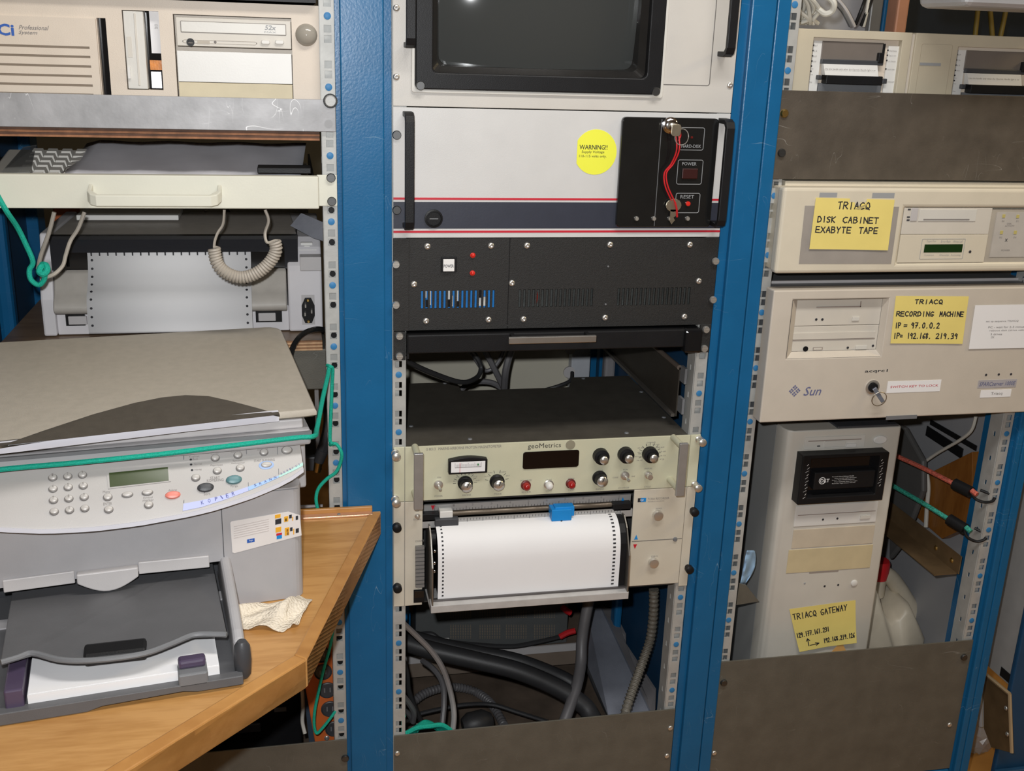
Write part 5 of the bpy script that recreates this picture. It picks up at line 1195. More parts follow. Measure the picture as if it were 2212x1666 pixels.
for ch, x, y in zip('SKRIV UT', (1815, 1835, 1855, 1873, 1888, 0, 1912, 1930), (1030, 1020, 1010, 1001, 993, 0, 980, 972)):
    if x: ptxt('V3', ch, x - (1 if ch == 'I' else 4), x + (2 if ch == 'I' else 6), y, 13, MATS['dark_blue_print'], y2=y - 4, lift=.0016)
for pts in (((1183, 912), (1189, 912), (1190, 1215), (1184, 1220)), ((1588, 868), (1592, 868), (1606, 1108), (1602, 1110)), ((1788, 845), (1792, 845), (1802, 1032), (1798, 1034))):
    ppoly('panel_groove', 'V3', pts, .0004, MDG, th=.0002)
# scanner body and lid
SH0, SH1 = .2015, .233
lob('scanner_body', MB().box(CL, .016, .004, .31, SH0 + .0002, SH1 - .012), GREY, cp, bevel=.003)
lob('scanner_flank', MB().box(-.03, .016, .052, .31, .125, SH0), GREY, cp, bevel=.003)
lob('scanner_step', MB().box(CL, .008, .012, .31, SH1 - .012, SH1), LGREY, cp, bevel=.002)
lob('scanner_rib', MB().box(CL, .0165, .001, .006, SH1 - .017, SH1 - .013), MDG, cp)
LH0, LH1 = .2345, .246
TLT = .058
LB = .335
def lz_(y, z): return z + TLT * max(0, y)
def lidpt(v, x, y):
    h = LH1
    for _ in range(12): q = clh(v, x, y, h); h = lz_(q.y, LH1)
    return q
_b = lidpt('P', 590, 703); LB = _b.y
def lid_front(s): return .006 - .030 * min(1, max(0, (-.02 - s) / .30)) ** 1.2
lp = [(.024, .008), (.026, LB - .025)] + [(.026 - .02 + .02 * math.cos(t), LB - .022 + .02 * math.sin(t)) for t in [math.pi / 2 * k / 4 for k in range(5)]] + [(CL, LB - .006)]
frn = [(CL + (.024 - CL) * k / 24) for k in range(24)]
lp2 = lp + [(s, lid_front(s)) for s in frn]
lo = []
for z, ins in ((LH0, .004), (LH0 + .003, 0), (LH1 - .004, 0), (LH1 - .001, .002), (LH1, .006)):
    cxx = sum(p[0] for p in lp2) / len(lp2); cyy = sum(p[1] for p in lp2) / len(lp2)
    lo.append([(x + (ins if x < cxx else -ins), y + (ins if y < cyy else -ins), lz_(y, z)) for x, y in lp2])
lob('lid', MB().loft(lo, True, True), TAUPE, cp)
cres_top = [(-.43, -.02)] + [tuple(lidpt('P', x, y)[:2]) for x, y in ((0, 965), (100, 930), (200, 897), (290, 872), (350, 860), (400, 855), (450, 857), (500, 868), (560, 884), (604, 897))]
dark = [(x, y) for x, y in cres_top]; fr_ = [(s, lid_front(s) + .002) for s in [dark[-1][0] + (dark[0][0] - dark[-1][0]) * k / 16 for k in range(17)]]
lob('dark_crescent', MB().loft([[(x, y, lz_(y, LH1) - .002) for x, y in dark + fr_], [(x, y, lz_(y, LH1) + .0008) for x, y in dark + fr_]]), TAUPED, cp)
sil = MB(); lo = []
for k in range(17):
    s, y = fr_[k]; zt_ = lz_(y, LH1) + .0012; lo.append([(s, y + .0008, zt_), (s, y - .0045, zt_ - .0006), (s, y - .0055, zt_ - .003), (s, y - .0055, LH0 + .001), (s, y + .0008, LH0 + .001)])
lob('silver_edge', sil.loft(lo, True, True), SILVER, cp)
# cartridge sticker
def ffr(name, v, pts, t, m, par, th=.0004):
    Q = [cl_(v, *p, t) for p in pts]; return lob(name, MB().loft([[(q.x, t + th, q.z) for q in Q], [(q.x, t, q.z) for q in Q]]), m, par)
sk = ffr('cartridge_sticker', 'V4', ((1310, 184), (1316, 176), (1640, 120), (1705, 140), (1716, 255), (1335, 356), (1322, 352)), -.0006, mat('sticker_white', (.74, .70, .68), .35, 0, .02), cp)
OR_ = mat('sticker_orange', (.80, .40, .03), .5, 0, 0)
for (xa, ya, xb, yb), m_ in (((1564, 140, 1596, 160), OR_), ((1566, 166, 1600, 195), INK), ((1568, 212, 1600, 240), OR_), ((1572, 246, 1604, 258), RED), ((1574, 258, 1604, 278), BLUEP), ((1616, 150, 1640, 180), OR_), ((1622, 160, 1632, 176), INK), ((1645, 140, 1660, 160), INK), ((1662, 150, 1668, 172), OR_),
                         ((1620, 214, 1646, 258), OR_), ((1630, 220, 1640, 236), RED), ((1632, 238, 1642, 254), BINK), ((1650, 212, 1664, 232), INK), ((1668, 218, 1674, 250), OR_), ((1682, 146, 1696, 168), INK), ((1682, 218, 1700, 242), INK)):
    dx = xb - xa; sk_ = dx * .22
    ffr('sticker_picture', 'V4', ((xa, ya), (xb, ya - sk_), (xb, yb - sk_), (xa, yb)), -.0010, m_, sk)
for k in range(6):
    y = 205 + k * 13; ffr('sticker_text_line', 'V4', ((1330, y), (1530, y - 44), (1530, y - 41), (1330, y + 3)), -.0010, mat('faint_print', (.55, .50, .48), .6, 0, 0) if k == 0 else MATS['faint_print'], sk)
la_ = cl_('V4', 1417, 292, -.0013); lb_ = cl_('V4', 1438, 277, -.0013)
txt('lettering', 'hp', (la_.x, lb_.x, la_.z, lb_.z), 0, WINK, sk, shear=.2, T=lambda u, k: MC @ Vector((u, -.0013, k)))
lg = ffr('maker_logo', 'V4', ((1405, 280), (1448, 271), (1449, 291), (1406, 300)), -.0010, BINK, sk)
# output tray: sloping dark plate with curved front, grip, side wings
TP = lambda v, x, y, h: clh(v, x, y, h)
ta = [TP('V4', x, y, .062) for x, y in ((22, 660), (1240, 520))]
tf = [TP('V4', x, y, .050) for x, y in ((1290, 820), (1225, 818), (1100, 822), (980, 870), (830, 925), (650, 955), (470, 968), (330, 960), (185, 925), (100, 950), (5, 978))]
tp_ = [(ta[0].x, .07, .040), (ta[1].x, .07, .040)] + [(p.x, p.y, .052) for p in tf]
lo = [[Vector(p) + Vector((0, 0, -.006)) for p in tp_], [Vector(p) for p in tp_]]
lob('output_tray', MB().loft(lo), TRAYG, cp, bevel=.001)
edg = [Vector((p.x, p.y, .050)) for p in tf]
lob('tray_edge', MB().tube(edg, .0032, 8, 4), MDG, cp)
a = TP('V4', 478, 920, .052); b = TP('V4', 835, 880, .052)
gd = (b - a).normalized(); gn = Vector((gd.y, -gd.x, 0))
lob('tray_grip', MB().hexa([a + gn * .012 + Vector((0, 0, -.010)), b + gn * .012 + Vector((0, 0, -.010)), b - gn * .006 + Vector((0, 0, -.006)), a - gn * .006 + Vector((0, 0, -.006)), a + gn * .012 + Vector((0, 0, .002)), b + gn * .012 + Vector((0, 0, .002)), b - gn * .006 + Vector((0, 0, .007)), a - gn * .006 + Vector((0, 0, .007))]), BLACK, cp, bevel=.003)
# input tray trough under it
ia = clh('V4', 1320, 1000, .012); ib = clh('V4', 10, 1190, .004)
ty = -.175
lob('input_tray_floor', MB().box(ib.x - .06, -.098, ty + .006, .08, .003, .010), TRAYG, cp, bevel=.001)
lob('tray_front_lip', MB().pxz([(-.40, .0), (-.25, .0), (-.235, .004), (-.155, .006), (-.14, .003), (-.092, .003), (-.092, .014), (-.40, .014)], ty - .004, ty + .008), TRAYG, cp, bevel=.001)
wing = [(.03, .004), (.03, .070), (.0, .068), (-.05, .062), (-.10, .054), (-.135, .046), (-.150, .040), (-.152, .004)]
lob('tray_wing', MB().pyz(wing, -.0985, -.086), GREY, cp, bevel=.005, seg=3)
lob('tray_bumper', MB().lathe([(.006, .0), (.0085, .004), (.0095, .02), (.0085, .038), (.005, .044)], (-.0905, ty + .012, .003), (0, 0, 1), 16), DKG, cp)
# paper guide clips
a = clh('V4', 1005, 960, .036); b = clh('V4', 1180, 1040, .014)
PURP = mat('purple_clip', (.075, .055, .10), .35)
g0 = lob('paper_guide', MB().box(a.x, b.x, ty - .004, ty + .02, .010, .026), MDG, cp, bevel=.002)
lob('guide_tab', MB().box(a.x + .001, b.x - .001, ty + .006, ty + .020, .026, .036), PURP, g0, bevel=.003)
a = clh('V4', 95, 1000, .02); lob('side_guide', MB().box(a.x - .006, a.x + .012, ty + .004, .0, .010, .034), PURP, cp, bevel=.002)
# stack of paper in the tray
sx0 = clh('V4', 163, 1120, .022).x; sx1 = clh('V4', 1243, 975, .022).x
sp_ = thing('paper_stack', 'stack of white copy paper lying in the input tray of the copier', 'paper', CO + Vector((-.2, -.1, .011)), CY)
Mp = M4(sp_).inverted() @ MC
pm = MB().box(sx0, sx1, ty + .0065, .075, .0108, .0235); pm.v = [tuple(Mp @ Vector(p)) for p in pm.v]
obj('sheets', pm, PAPER, sp_, local=True)
pm = MB().box(sx0 + .001, sx1 - .001, ty + .009, .075, .0236, .0239); pm.v = [tuple(Mp @ Vector(p)) for p in pm.v]
obj('top_sheet', pm, PAPER, sp_, local=True)
# green rope tied round the copier
def w_(p): return MC @ Vector(p)
off = .0045
rp = MB().tube([w_((CL - .02, -.004, SH0 + .004)), w_(cl_('V3', 0, 1000, -.003)), w_(cl_('V3', 500, 955, -.004)), w_(cl_('V3', 1000, 905, -.004)), w_(cl_('V3', 1500, 845, -.003)), w_(cl_('V3', 1900, 796, -.002)), w_(cl_('V3', 2025, 785, .004)),
                   G('Q5', 335, 900, -.20), G('Q5', 385, 640, -.10), G('Q5', 430, 440, -.03), G('Q5', 440, 370, -.010)], .0031, 8)
rp.tube([G('Q5', 425, 355, -.006), G('Q5', 450, 365, -.014), G('Q5', 470, 390, -.012), G('Q5', 465, 520, -.008), G('Q5', 458, 700, -.008), G('Q5', 450, 880, -.008), G('Q5', 448, 1000, -.008), G('Q5', 462, 1022, -.012), G('Q5', 450, 1035, -.008),
         G('Q5', 500, 1030, -.008), G('Q5', 545, 1100, -.012), G('Q5', 540, 1180, -.010), G('Q5', 500, 1270, -.008), G('Q5', 420, 1330, -.006), G('Q5', 350, 1410, -.004), G('Q5', 328, 1500, -.004), G('Q5', 345, 1600, -.004)], .0026, 8)
tag(obj('green_rope', rp, TEAL), 'green rope lashed across the copier and tied to the rack rail', 'rope')
r2 = MB().tube([G('S7', 1185, 240, .0), G('S7', 1150, 450, .0), G('S7', 1085, 680, .0), G('S7', 1035, 900, .0), G('S7', 1000, 1080, .0), G('S7', 995, 1220, .0), G('S7', 1020, 1295, .0), G('S7', 1080, 1240, .0), G('S7', 1160, 1140, .0), G('S7', 1215, 1060, .004)], .0024, 8)
tag(obj('green_rope', r2, TEAL), 'green rope end dangling over the orange power strip', 'rope')
# crumpled knitted cloth by the copier
rnd = random.Random(11); cm = MB(); n1, n2 = 26, 14; vv = []
c0 = [GZ('V4', 1352, 700, TZ), GZ('V4', 1640, 632, TZ), GZ('V4', 1780, 630, TZ)]; c1 = [GZ('V4', 1350, 792, TZ), GZ('V4', 1610, 806, TZ), GZ('V4', 1700, 775, TZ)]
def lerp3(c, t): return c[0].lerp(c[1], t * 2) if t < .5 else c[1].lerp(c[2], t * 2 - 1)
for i in range(n1 + 1):
    u = i / n1
    for j in range(n2 + 1):
        v = j / n2; p = lerp3(c0, u).lerp(lerp3(c1, u), v + .03 * math.sin(u * 16) * v)
        h = .002 + .018 * math.sin(math.pi * min(1, v * 1.15 + .12)) ** 2 * (.55 + .45 * math.cos(v * 7 + u * 5)) * (1 - .75 * u ** 4) + .006 * max(0, math.sin(u * 11 + v * 5)) + .001 * rnd.random()
        vv.append((p.x, p.y, TZ + h))
cm.add(vv, [(i * (n2 + 1) + j, (i + 1) * (n2 + 1) + j, (i + 1) * (n2 + 1) + j + 1, i * (n2 + 1) + j + 1) for i in range(n1) for j in range(n2)], True)
KN_ = mat('knitted_cotton', (.74, .66, .54), .85, 0, .05, 60, 0)
nt = KN_.node_tree; b_ = nt.nodes['Principled BSDF']; tc = nt.nodes.new('ShaderNodeTexCoord'); mp = nt.nodes.new('ShaderNodeMapping'); mp.inputs['Scale'].default_value = (300, 420, 300); mp.inputs['Rotation'].default_value = (0, 0, .6)
wv = nt.nodes.new('ShaderNodeTexVoronoi'); wv.inputs['Scale'].default_value = 1; nt.links.new(tc.outputs['Object'], mp.inputs[0]); nt.links.new(mp.outputs[0], wv.inputs['Vector'])
bp_ = nt.nodes.new('ShaderNodeBump'); bp_.inputs['Strength'].default_value = .9; bp_.inputs['Distance'].default_value = .0018; bp_.invert = True; nt.links.new(wv.outputs[0], bp_.inputs['Height']); nt.links.new(bp_.outputs[0], b_.inputs['Normal'])
o = obj('knitted_cloth', cm, KN_); md = o.modifiers.new('s', 'SUBSURF'); md.levels = 1; md.render_levels = 2; o.modifiers.new('t', 'SOLIDIFY').thickness = .0012
tag(o, 'crumpled cream knitted cloth on the table against the copier', 'cloth')
# ================================================================ right bay
def RM(v, x0, x1, y0, y1, Y):     # upright rectangle from its left/right at mid height and top/bottom at mid width
    xm, ym = (x0 + x1) / 2, (y0 + y1) / 2
    return G(v, x0, ym, Y).x, G(v, x1, ym, Y).x, G(v, xm, y1, Y).z, G(v, xm, y0, Y).z
def bx(name, v, q, Y, out, m, par, bevel=0, back=0):
    a, b, c, d = RM(v, *q, Y); return obj(name, MB().box(a, b, Y - out, Y + back, c, d), m, par, bevel)
# ---------------------------------------------------------------- tape unit with two drives
Yt = .014
tz1 = (G('R1', 320, 222, Yt).z + G('R1', 1240, 285, Yt).z) / 2; tx0 = G('R1', 300, 450, Yt).x
pz1 = (G('R1', 300, 740, -.003).z + G('R1', 2000, 815, -.003).z) / 2
tu = thing('tape_library', 'beige twin tape-drive cabinet standing behind the scratched steel panel', 'tape drive', (.8, .25, pz1 - .12))
tzb_ = pz1 - .12
obj('case', MB().box(tx0, 1.022, Yt + .012, .44, tzb_, tz1 - .001), BEIGE3, tu, .003)
BZ = mat('bezel_beige', (.55, .49, .37), .45, 0, .03, 25, .04, 1000)
def drive(dx, dy, xl, xr):
    R = lambda a, b, c, d, Y=Yt: RM('R1', a + dx, b + dx, c + dy, d + dy, Y)
    fa, fb, fc, fd = R(432, 1170, 325, 765); fc = tzb_ + .03
    bz = obj('drive_bezel', MB().plate([xl, fa, fb, xr], [tzb_, fc, fd, tz1], lambda i, j: i == 1 and j == 1, Yt, Yt + .012), BZ, tu, .0008)
    obj('drive_well', MB().box(fa, fb, Yt + .010, Yt + .0118, fc, fd), BEIGE, bz)
    def b_(name, q, out, m, bev=0, y=Yt + .008): a, b, c, d = R(*q, y); return obj(name, MB().box(a, b, y - out, y + .0015, c, d), m, bz, bev)
    sl_ = b_('left_label_strip', (432, 500, 340, 790), .001, WHITEP); sr_ = b_('right_label_strip', (1052, 1158, 385, 800), .001, WHITEP)
    b_('slot_flap', (515, 1030, 350, 515), .002, mat('grey_brown_flap', (.17, .145, .125), .5) if 'grey_brown_flap' not in MATS else MATS['grey_brown_flap'], .001)
    b_('slot_dark_bar', (505, 1022, 500, 540), .006, DKG, .001); b_('slot_latch', (975, 1020, 440, 525), .008, BLACK, .001); b_('slot_side', (1020, 1036, 365, 520), .004, BLACK)  # plain dark grey bar across the slot
    hn = b_('lever', (522, 990, 630, 705), .014, BLACK, .001)
    a, b, c, d = R(528, 985, 540, 632, Yt)
    lab = obj('lever_label', MB().hexa([(a + .002, Yt - .006, c), (b, Yt - .006, c), (b, Yt + .006, c), (a + .002, Yt + .006, c), (a, Yt - .001, d), (b - .001, Yt - .001, d), (b - .001, Yt + .006, d), (a, Yt + .006, d)]), WHITEP, bz)
    A = R(545, 968, 574, 592, Yt - .004)
    txt('lettering', 'Use this handle only when the Operate Handle light is on', A, Yt - .0055, GINK, bz)
    for q in ((470, 506, 626, 664), (1010, 1048, 656, 698)): b_('square_button', q, .007, DKG, .001)
    b_('grey_legend', (485, 1012, 700, 770), .002, MDG)
    DS = MB().box(-.0011, .0011, -.0004, 0, -.0011, .0011).mesh('light_square'); DS.materials.append(INK)
    ty_ = Yt + .0065
    for x, y in ((451, 378), (446, 422), (442, 466), (437, 510), (433, 552), (429, 595)): piece('light_square', DS, G('R1', x + dx + 2, y + dy, ty_), bz)
    for x, y in ((1075, 420), (1070, 462), (1065, 505), (1057, 576)): piece('light_square', DS, G('R1', x + dx, y + dy, ty_), bz)
    for s, x, y in (('DLT', 460, 380), ('2.6', 456, 424), ('6.0', 452, 468), ('10.0', 448, 512), ('Dens', 424, 572), ('Comp', 420, 622), ('Over', 416, 684)): 
        a = G('R1', x + dx, y + dy, ty_); txt('lettering', s, (a.x, a.x + .005, a.z - .001, a.z + .001), ty_ - .0004, GINK, bz)
    for s, x, y in (('Write Protected', 1086, 424), ('Tape in use', 1080, 464), ('Use Cleaning', 1076, 512), ('Operate Handle', 1068, 580), ('Unload', 1062, 682)):
        a = G('R1', x + dx, y + dy, ty_); txt('lettering', s, (a.x, a.x + .012, a.z - .001, a.z + .001), ty_ - .0004, GINK, bz)
xg = G('R1', 1272, 520, Yt).x
drive(0, 0, tx0, xg - .004)
drive(1198, 78, xg + .002, 1.022)
obj('centre_groove', MB().box(xg - .004, xg + .002, Yt + .004, Yt + .012, tzb_, tz1 - .002), BEIGE3, tu)
a = G('R1', 1428, 537, Yt); obj('badge', MB().box(a.x - .017, a.x + .017, Yt - .0008, Yt, a.z - .002, a.z + .002), PALEINK, tu)
outline('blank_outline', (G('R1', 1340, 500, Yt).x, G('R1', 1600, 500, Yt).x, tzb_ + .02, G('R1', 1460, 368, Yt).z), Yt, .0006, mat('groove_tan', (.42, .36, .27), .6), tu, .003)
# steel panel in front of it
z0p = (G('R1', 300, 1476, -.003).z + G('R1', 2000, 1532, -.003).z) / 2
cover_plate('blank_panel', 'scratched brown steel blanking panel in front of the twin tape drives', .556, 1.0378, z0p, pz1, [(hw('brass_screw', [(.0062, 0), (.0062, .002), (.0045, .004)], BRASS), G('R1', 208, 948, -.003)), (SCR_D, G('R1', 185, 1277, -.003))], -.003, DSTEEL)
tag(obj('shelf_strip', MB().box(.58, 1.02, .002, .4, z0p - .014, z0p - .003), BEIGE2, None, .001), 'thin beige shelf strip between the steel panel and the disk cabinet', 'shelf')

# ---------------------------------------------------------------- disk cabinet
Yq = -.036
qx0 = G('R2', 208, 250, Yq).x; qz1 = (G('R2', 230, 100, Yq).z + G('R2', 1700, 122, Yq).z) / 2; qz0 = (G('R2', 160, 668, Yq).z + G('R2', 1700, 660, Yq).z) / 2
dc = thing('disk_cabinet', 'cream disk cabinet with a small tape drive and green display', 'computer', (.81, .1, qz0))
fr_a = RM('R2', 990, 1565, 240, 600, Yq); fr_b = RM('R2', 1555, 2000, 250, 605, Yq)
obj('front_shell', MB().plate([qx0, fr_a[0], fr_a[1], fr_b[1], 1.058], [qz0, fr_a[2], fr_a[3], qz1], lambda i, j: i in (1, 2) and j == 1, Yq, Yq + .020), BEIGE2, dc, .005, 3)
obj('case', MB().box(qx0 + .004, 1.05, Yq + .020, .44, qz0 + .002, qz1 - .002), BEIGE2, dc, .002)
obj('grey_plaque', MB().pxz([(G('R2', x, y, Yq).x, G('R2', x, y, Yq).z) for x, y in ((360, 225), (975, 232), (922, 605), (320, 605))], Yq - .0006, Yq), mat('grey_plaque', (.33, .30, .27), .5), dc)
a, b, c, d = fr_a; zm = G('R2', 1280, 415, Yq).z
t1 = obj('tape_drive_front', MB().box(a + .0004, b - .0004, Yq + .002, Yq + .012, zm + .0003, d - .0004), PUTTY, dc, .0005)
t2 = obj('display_front', MB().box(a + .0004, b - .0004, Yq + .0015, Yq + .012, c + .0004, zm - .0003), BEIGE2, dc, .0005)
bx('cassette_door', 'R2', (1105, 1480, 250, 328), Yq + .002, .001, OFFW, t1, .0005); bx('door_dark_line', 'R2', (1135, 1435, 312, 319), Yq + .001, .0006, GINK, t1); bx('door_tab', 'R2', (1053, 1095, 240, 325), Yq + .002, .0015, LGREY, t1, .0005)  # thin dark grey line across the cassette door
for x, y in ((1042, 250), (1036, 300), (1034, 320)): bx('status_light', 'R2', (x - 9, x + 9, y - 5, y + 5), Yq + .002, .0006, DKG, t1)
outline('display_outline', RM('R2', 1118, 1400, 442, 574, Yq + .0015), Yq + .0013, .0004, PALEINK, t2, .001)
bx('display', 'R2', (1140, 1388, 478, 530), Yq + .0015, .0008, mat('dark_green_lcd', (.01, .035, .008), .15, 0, 0, 1, 0), t2)
for k, (s, x, y) in enumerate((('Tape Pos', 1155, 458), ('Error Rate', 1250, 458), ('Writes Left', 1330, 458), ('Compress', 1140, 548), ('Density', 1240, 548), ('Remaining', 1315, 548))):
    txt('lettering', s, RM('R2', x, x + 62, y - 7, y + 7, Yq + .0012), Yq + .0008, PALEINK, t2)
piece('eject_dot', hw('eject_dot', [(.0024, 0), (.0015, .001)], INK, 10), G('R2', 1440, 527, Yq + .0015), t2)
a, b, c, d = fr_b
lp_ = obj('light_panel', MB().box(a + .0004, b, Yq + .004, Yq + .012, c + .0004, d - .0004), mat('grey_beige', (.42, .38, .32), .5), dc, .0008)
bx('light_plate', 'R2', (1592, 1990, 268, 560), Yq + .004, .0008, mat('grey_beige_pale', (.48, .45, .41), .45), lp_)
for x, y in ((1660, 293), (1752, 295), (1645, 400), (1735, 400)): bx('yellow_light', 'R2', (x - 9, x + 9, y - 11, y + 11), Yq + .0032, .0008, mat('ochre_lens', (.52, .45, .16), .3, 0, 0) if 'ochre_lens' not in MATS else MATS['ochre_lens'], lp_)
for s, x0, x1, y in (('D0', 1648, 1664, 326), ('D1', 1742, 1758, 326), ('DISK', 1682, 1712, 343), ('ACTIVITY', 1668, 1730, 358), ('D2', 1632, 1650, 433), ('D3', 1725, 1742, 433), ('POWER', 1645, 1700, 517)):
    txt('lettering', s, RM('R2', x0, x1, y - 5, y + 5, Yq + .003), Yq + .0028, GINK, lp_)
txt('lettering', 'X', RM('R2', 1668, 1686, 441, 460, Yq + .003), Yq + .0028, INK, lp_, bold=.02)
bx('tape_mark', 'R2', (455, 570, 140, 170), Yq, .0003, PALEINK, dc); bx('tape_mark', 'R2', (800, 945, 142, 175), Yq, .0003, PALEINK, dc)

# sticky notes: sheet with its own corners; surf(u, v) for the pen
def note(label, v, c4, Y, lines, curl=.002, m=NOTE, notch=None, pen_m=INK, wpen=.0017):
    Q = [G(v, *p, Y) for p in c4]    # TL, TR, BR, BL
    def base(u, t): return (Q[3].lerp(Q[2], u)).lerp(Q[0].lerp(Q[1], u), t)
    def surf(u, t, l=0):
        p = base(u, t); return Vector((p.x, Y - .0008 - curl * (1 - t) ** 2 * (.5 + abs(u - .5)) - l, p.z))
    n = 14; mb = MB(); vv = [surf(i / n, j / n) for i in range(n + 1) for j in range(n + 1)]
    fs = [(i * (n + 1) + j, (i + 1) * (n + 1) + j, (i + 1) * (n + 1) + j + 1, i * (n + 1) + j + 1) for i in range(n) for j in range(n) if not (notch and notch(i / n, j / n))]
    o = obj('sticky_note', mb.add(vv, fs, False), m); o.modifiers.new('t', 'SOLIDIFY').thickness = .0002
    tag(o, label, 'note')
    if lines: pen(lines, pen_m, o, surf, wpen)
    return o, surf
n1, sf = note('torn yellow sticky note reading DISK CABINET EXABYTE TAPE', 'R2', ((430, 172), (945, 186), (898, 516), (385, 508)), Yq - .0008,
     [('TRIACQ', .29, .80, .71, .80, .13), ('DISK', .06, .53, .29, .53, .11), ('CABINET', .38, .53, .84, .53, .11), ('EXABYTE', .05, .33, .51, .33, .11), ('TAPE', .60, .33, .85, .33, .11)], .001, notch=lambda u, t: t > .92 and abs(u - .5) < .13 or t > .84 and abs(u - .52) < .05)
p1, p2, p3_ = sf(.5, .84, .004), sf(.66, .95, .006), sf(.60, .82, .002)
obj('torn_curl', MB().add([sf(.50, .80, .0006), sf(.58, .80, .0008), sf(.66, .93, .005), sf(.60, .90, .006)], [(0, 1, 2, 3)]), mat('note_back', (.85, .75, .35), .7), n1)

# ---------------------------------------------------------------- server
Ys = -.032
sx0_ = G('R2', 112, 1200, Ys).x; sz1 = (G('R2', 160, 775, Ys).z + G('R2', 1780, 764, Ys).z) / 2; sz0 = (G('R2', 66, 1650, Ys).z + G('R2', 1780, 1575, Ys).z) / 2
sv = thing('server', 'large beige server with drive bays, key switch and yellow note', 'computer', (.81, .12, sz0))
ra, rb2, rc_, rd_ = RM('R2', 262, 882, 838, 1218, Ys)
obj('front_shell', MB().plate([sx0_, ra, rb2, 1.075], [sz0, rc_, rd_, sz1], lambda i, j: i == 1 and j == 1, Ys, Ys + .028), BEIGE3, sv, .002)
obj('case', MB().box(sx0_ + .006, 1.05, Ys + .028, .44, sz0 + .006, sz1 - .003), MDG, sv, .002)
obj('case_ridge', MB().box(sx0_ + .02, 1.04, Ys + .06, Ys + .064, sz1 - .003, sz1 + .001), LGREY, sv)
db = obj('bay_floor', MB().hexa([(ra, Ys + .016, rc_), (rb2, Ys + .016, rc_), (rb2, Ys + .02, rc_), (ra, Ys + .02, rc_), (ra, Ys + .016, rd_), (rb2, Ys + .016, rd_), (rb2, Ys + .02, rd_), (ra, Ys + .02, rd_)]), BEIGE3, sv)
Yv = Ys + .010
ia, ib_, ic_, id_ = ra + .012, rb2 - .004, rc_ + .008, rd_ - .003
obj('bay_bevel', MB().loft([[(ra, Ys, rc_), (rb2, Ys, rc_), (rb2, Ys, rd_), (ra, Ys, rd_)], [(ia, Yv, ic_), (ib_, Yv, ic_), (ib_, Yv, id_), (ia, Yv, id_)]], cap=False), BEIGE3, sv)
zm = G('R2', 560, 1010, Yv).z
d1 = obj('tape_drive_front', MB().box(ia, ib_, Yv + .0004, Yv + .005, zm + .0004, id_), PUTTY, sv, .0006); d2 = obj('cd_drive_front', MB().box(ia, ib_, Yv + .0004, Yv + .005, ic_, zm - .0004), PUTTY, sv, .0006)
GR2 = mat('groove_dark', (.30, .25, .22), .6)
bx('slot_line', 'R2', (435, 725, 884, 890), Yv, .0008, GR2, d1); bx('slot_end', 'R2', (721, 726, 850, 888), Yv, .0008, GR2, d1)
bx('eject_button', 'R2', (668, 714, 952, 978), Yv, .0016, OFFW, d1, .0004)
PH = hw('pin_dot', [(.0021, 0), (.0015, .0008)], INK, 10)
for q in ((434, 970), (474, 970)): piece('pin_dot', PH, G('R2', *q, Yv), d1)
bx('tray_door', 'R2', (282, 815, 1052, 1096), Yv, .0012, PUTTY, d2, .0004); bx('tray_line', 'R2', (280, 815, 1098, 1101), Yv, .0008, GR2, d2)
piece('headphone_jack', hw('jack', [(.0042, 0), (.0042, .001), (.0028, .001), (.0026, .0002)], BLACK, 14), G('R2', 363, 1162, Yv), d2)
for q in ((640, 1155), (805, 1142)): piece('pin_dot', PH, G('R2', *q, Yv), d2)
bx('volume_slot', 'R2', (412, 474, 1152, 1170), Yv, .0008, GR2, d2); bx('volume_slot_face', 'R2', (415, 468, 1155, 1167), Yv, .001, PUTTY, d2); bx('eject_button', 'R2', (690, 762, 1140, 1165), Yv, .0016, OFFW, d2, .0004)
txt('lettering', 'acqrc1', RM('R2', 752, 900, 1296, 1320, Ys), Ys - .0004, INK, sv, bold=.008)
# emblem and name
ce = G('R2', 292, 1437, Ys); em = MB(); e = .0088
for qx, qz in ((0, 1), (1, 0), (0, -1), (-1, 0)):
    for k in (-.5, .5):
        for h in (-1, 1):
            u = Vector((1, 0, 1)).normalized(); v_ = Vector((-1, 0, 1)).normalized()
            if qx == 0: u, v_ = v_, u
            cc = ce + Vector((qx * e * .62, -.0004, qz * e * .62)) + v_ * (e * .40 * k * 2 * .45) + u * (e * .21 * h)
            em.add([cc + u * s1 * e * .15 + v_ * s2 * e * .14 for s1, s2 in ((-1, -1), (1, -1), (1, 1), (-1, 1))], [(0, 1, 2, 3)])
obj('emblem', em, SINK, sv)
txt('lettering', 'Sun', RM('R2', 352, 466, 1410, 1467, Ys), Ys - .0004, SINK, sv, shear=.28, bold=.006)
ks = G('R2', 800, 1412, Ys)
kw = obj('key_switch', MB().lathe([(.0118, 0), (.0118, .0015), (.009, .002), (.0085, .0008)], ks, n=22), STEEL, sv)
obj('key_cylinder', MB().lathe([(.0075, .0004), (.0075, .004), (.006, .0045)], ks, n=18), BLACK, kw)
k3 = thing('key', 'key with a plain wire ring in the key switch of the beige server', 'key', ks + Vector((.006, -.01, -.03)))
kd_ = (G('R2', 852, 1462, Ys - .018) - ks); kd_.y = 0; kd_.normalize(); pp_ = Vector((-kd_.z, 0, kd_.x))
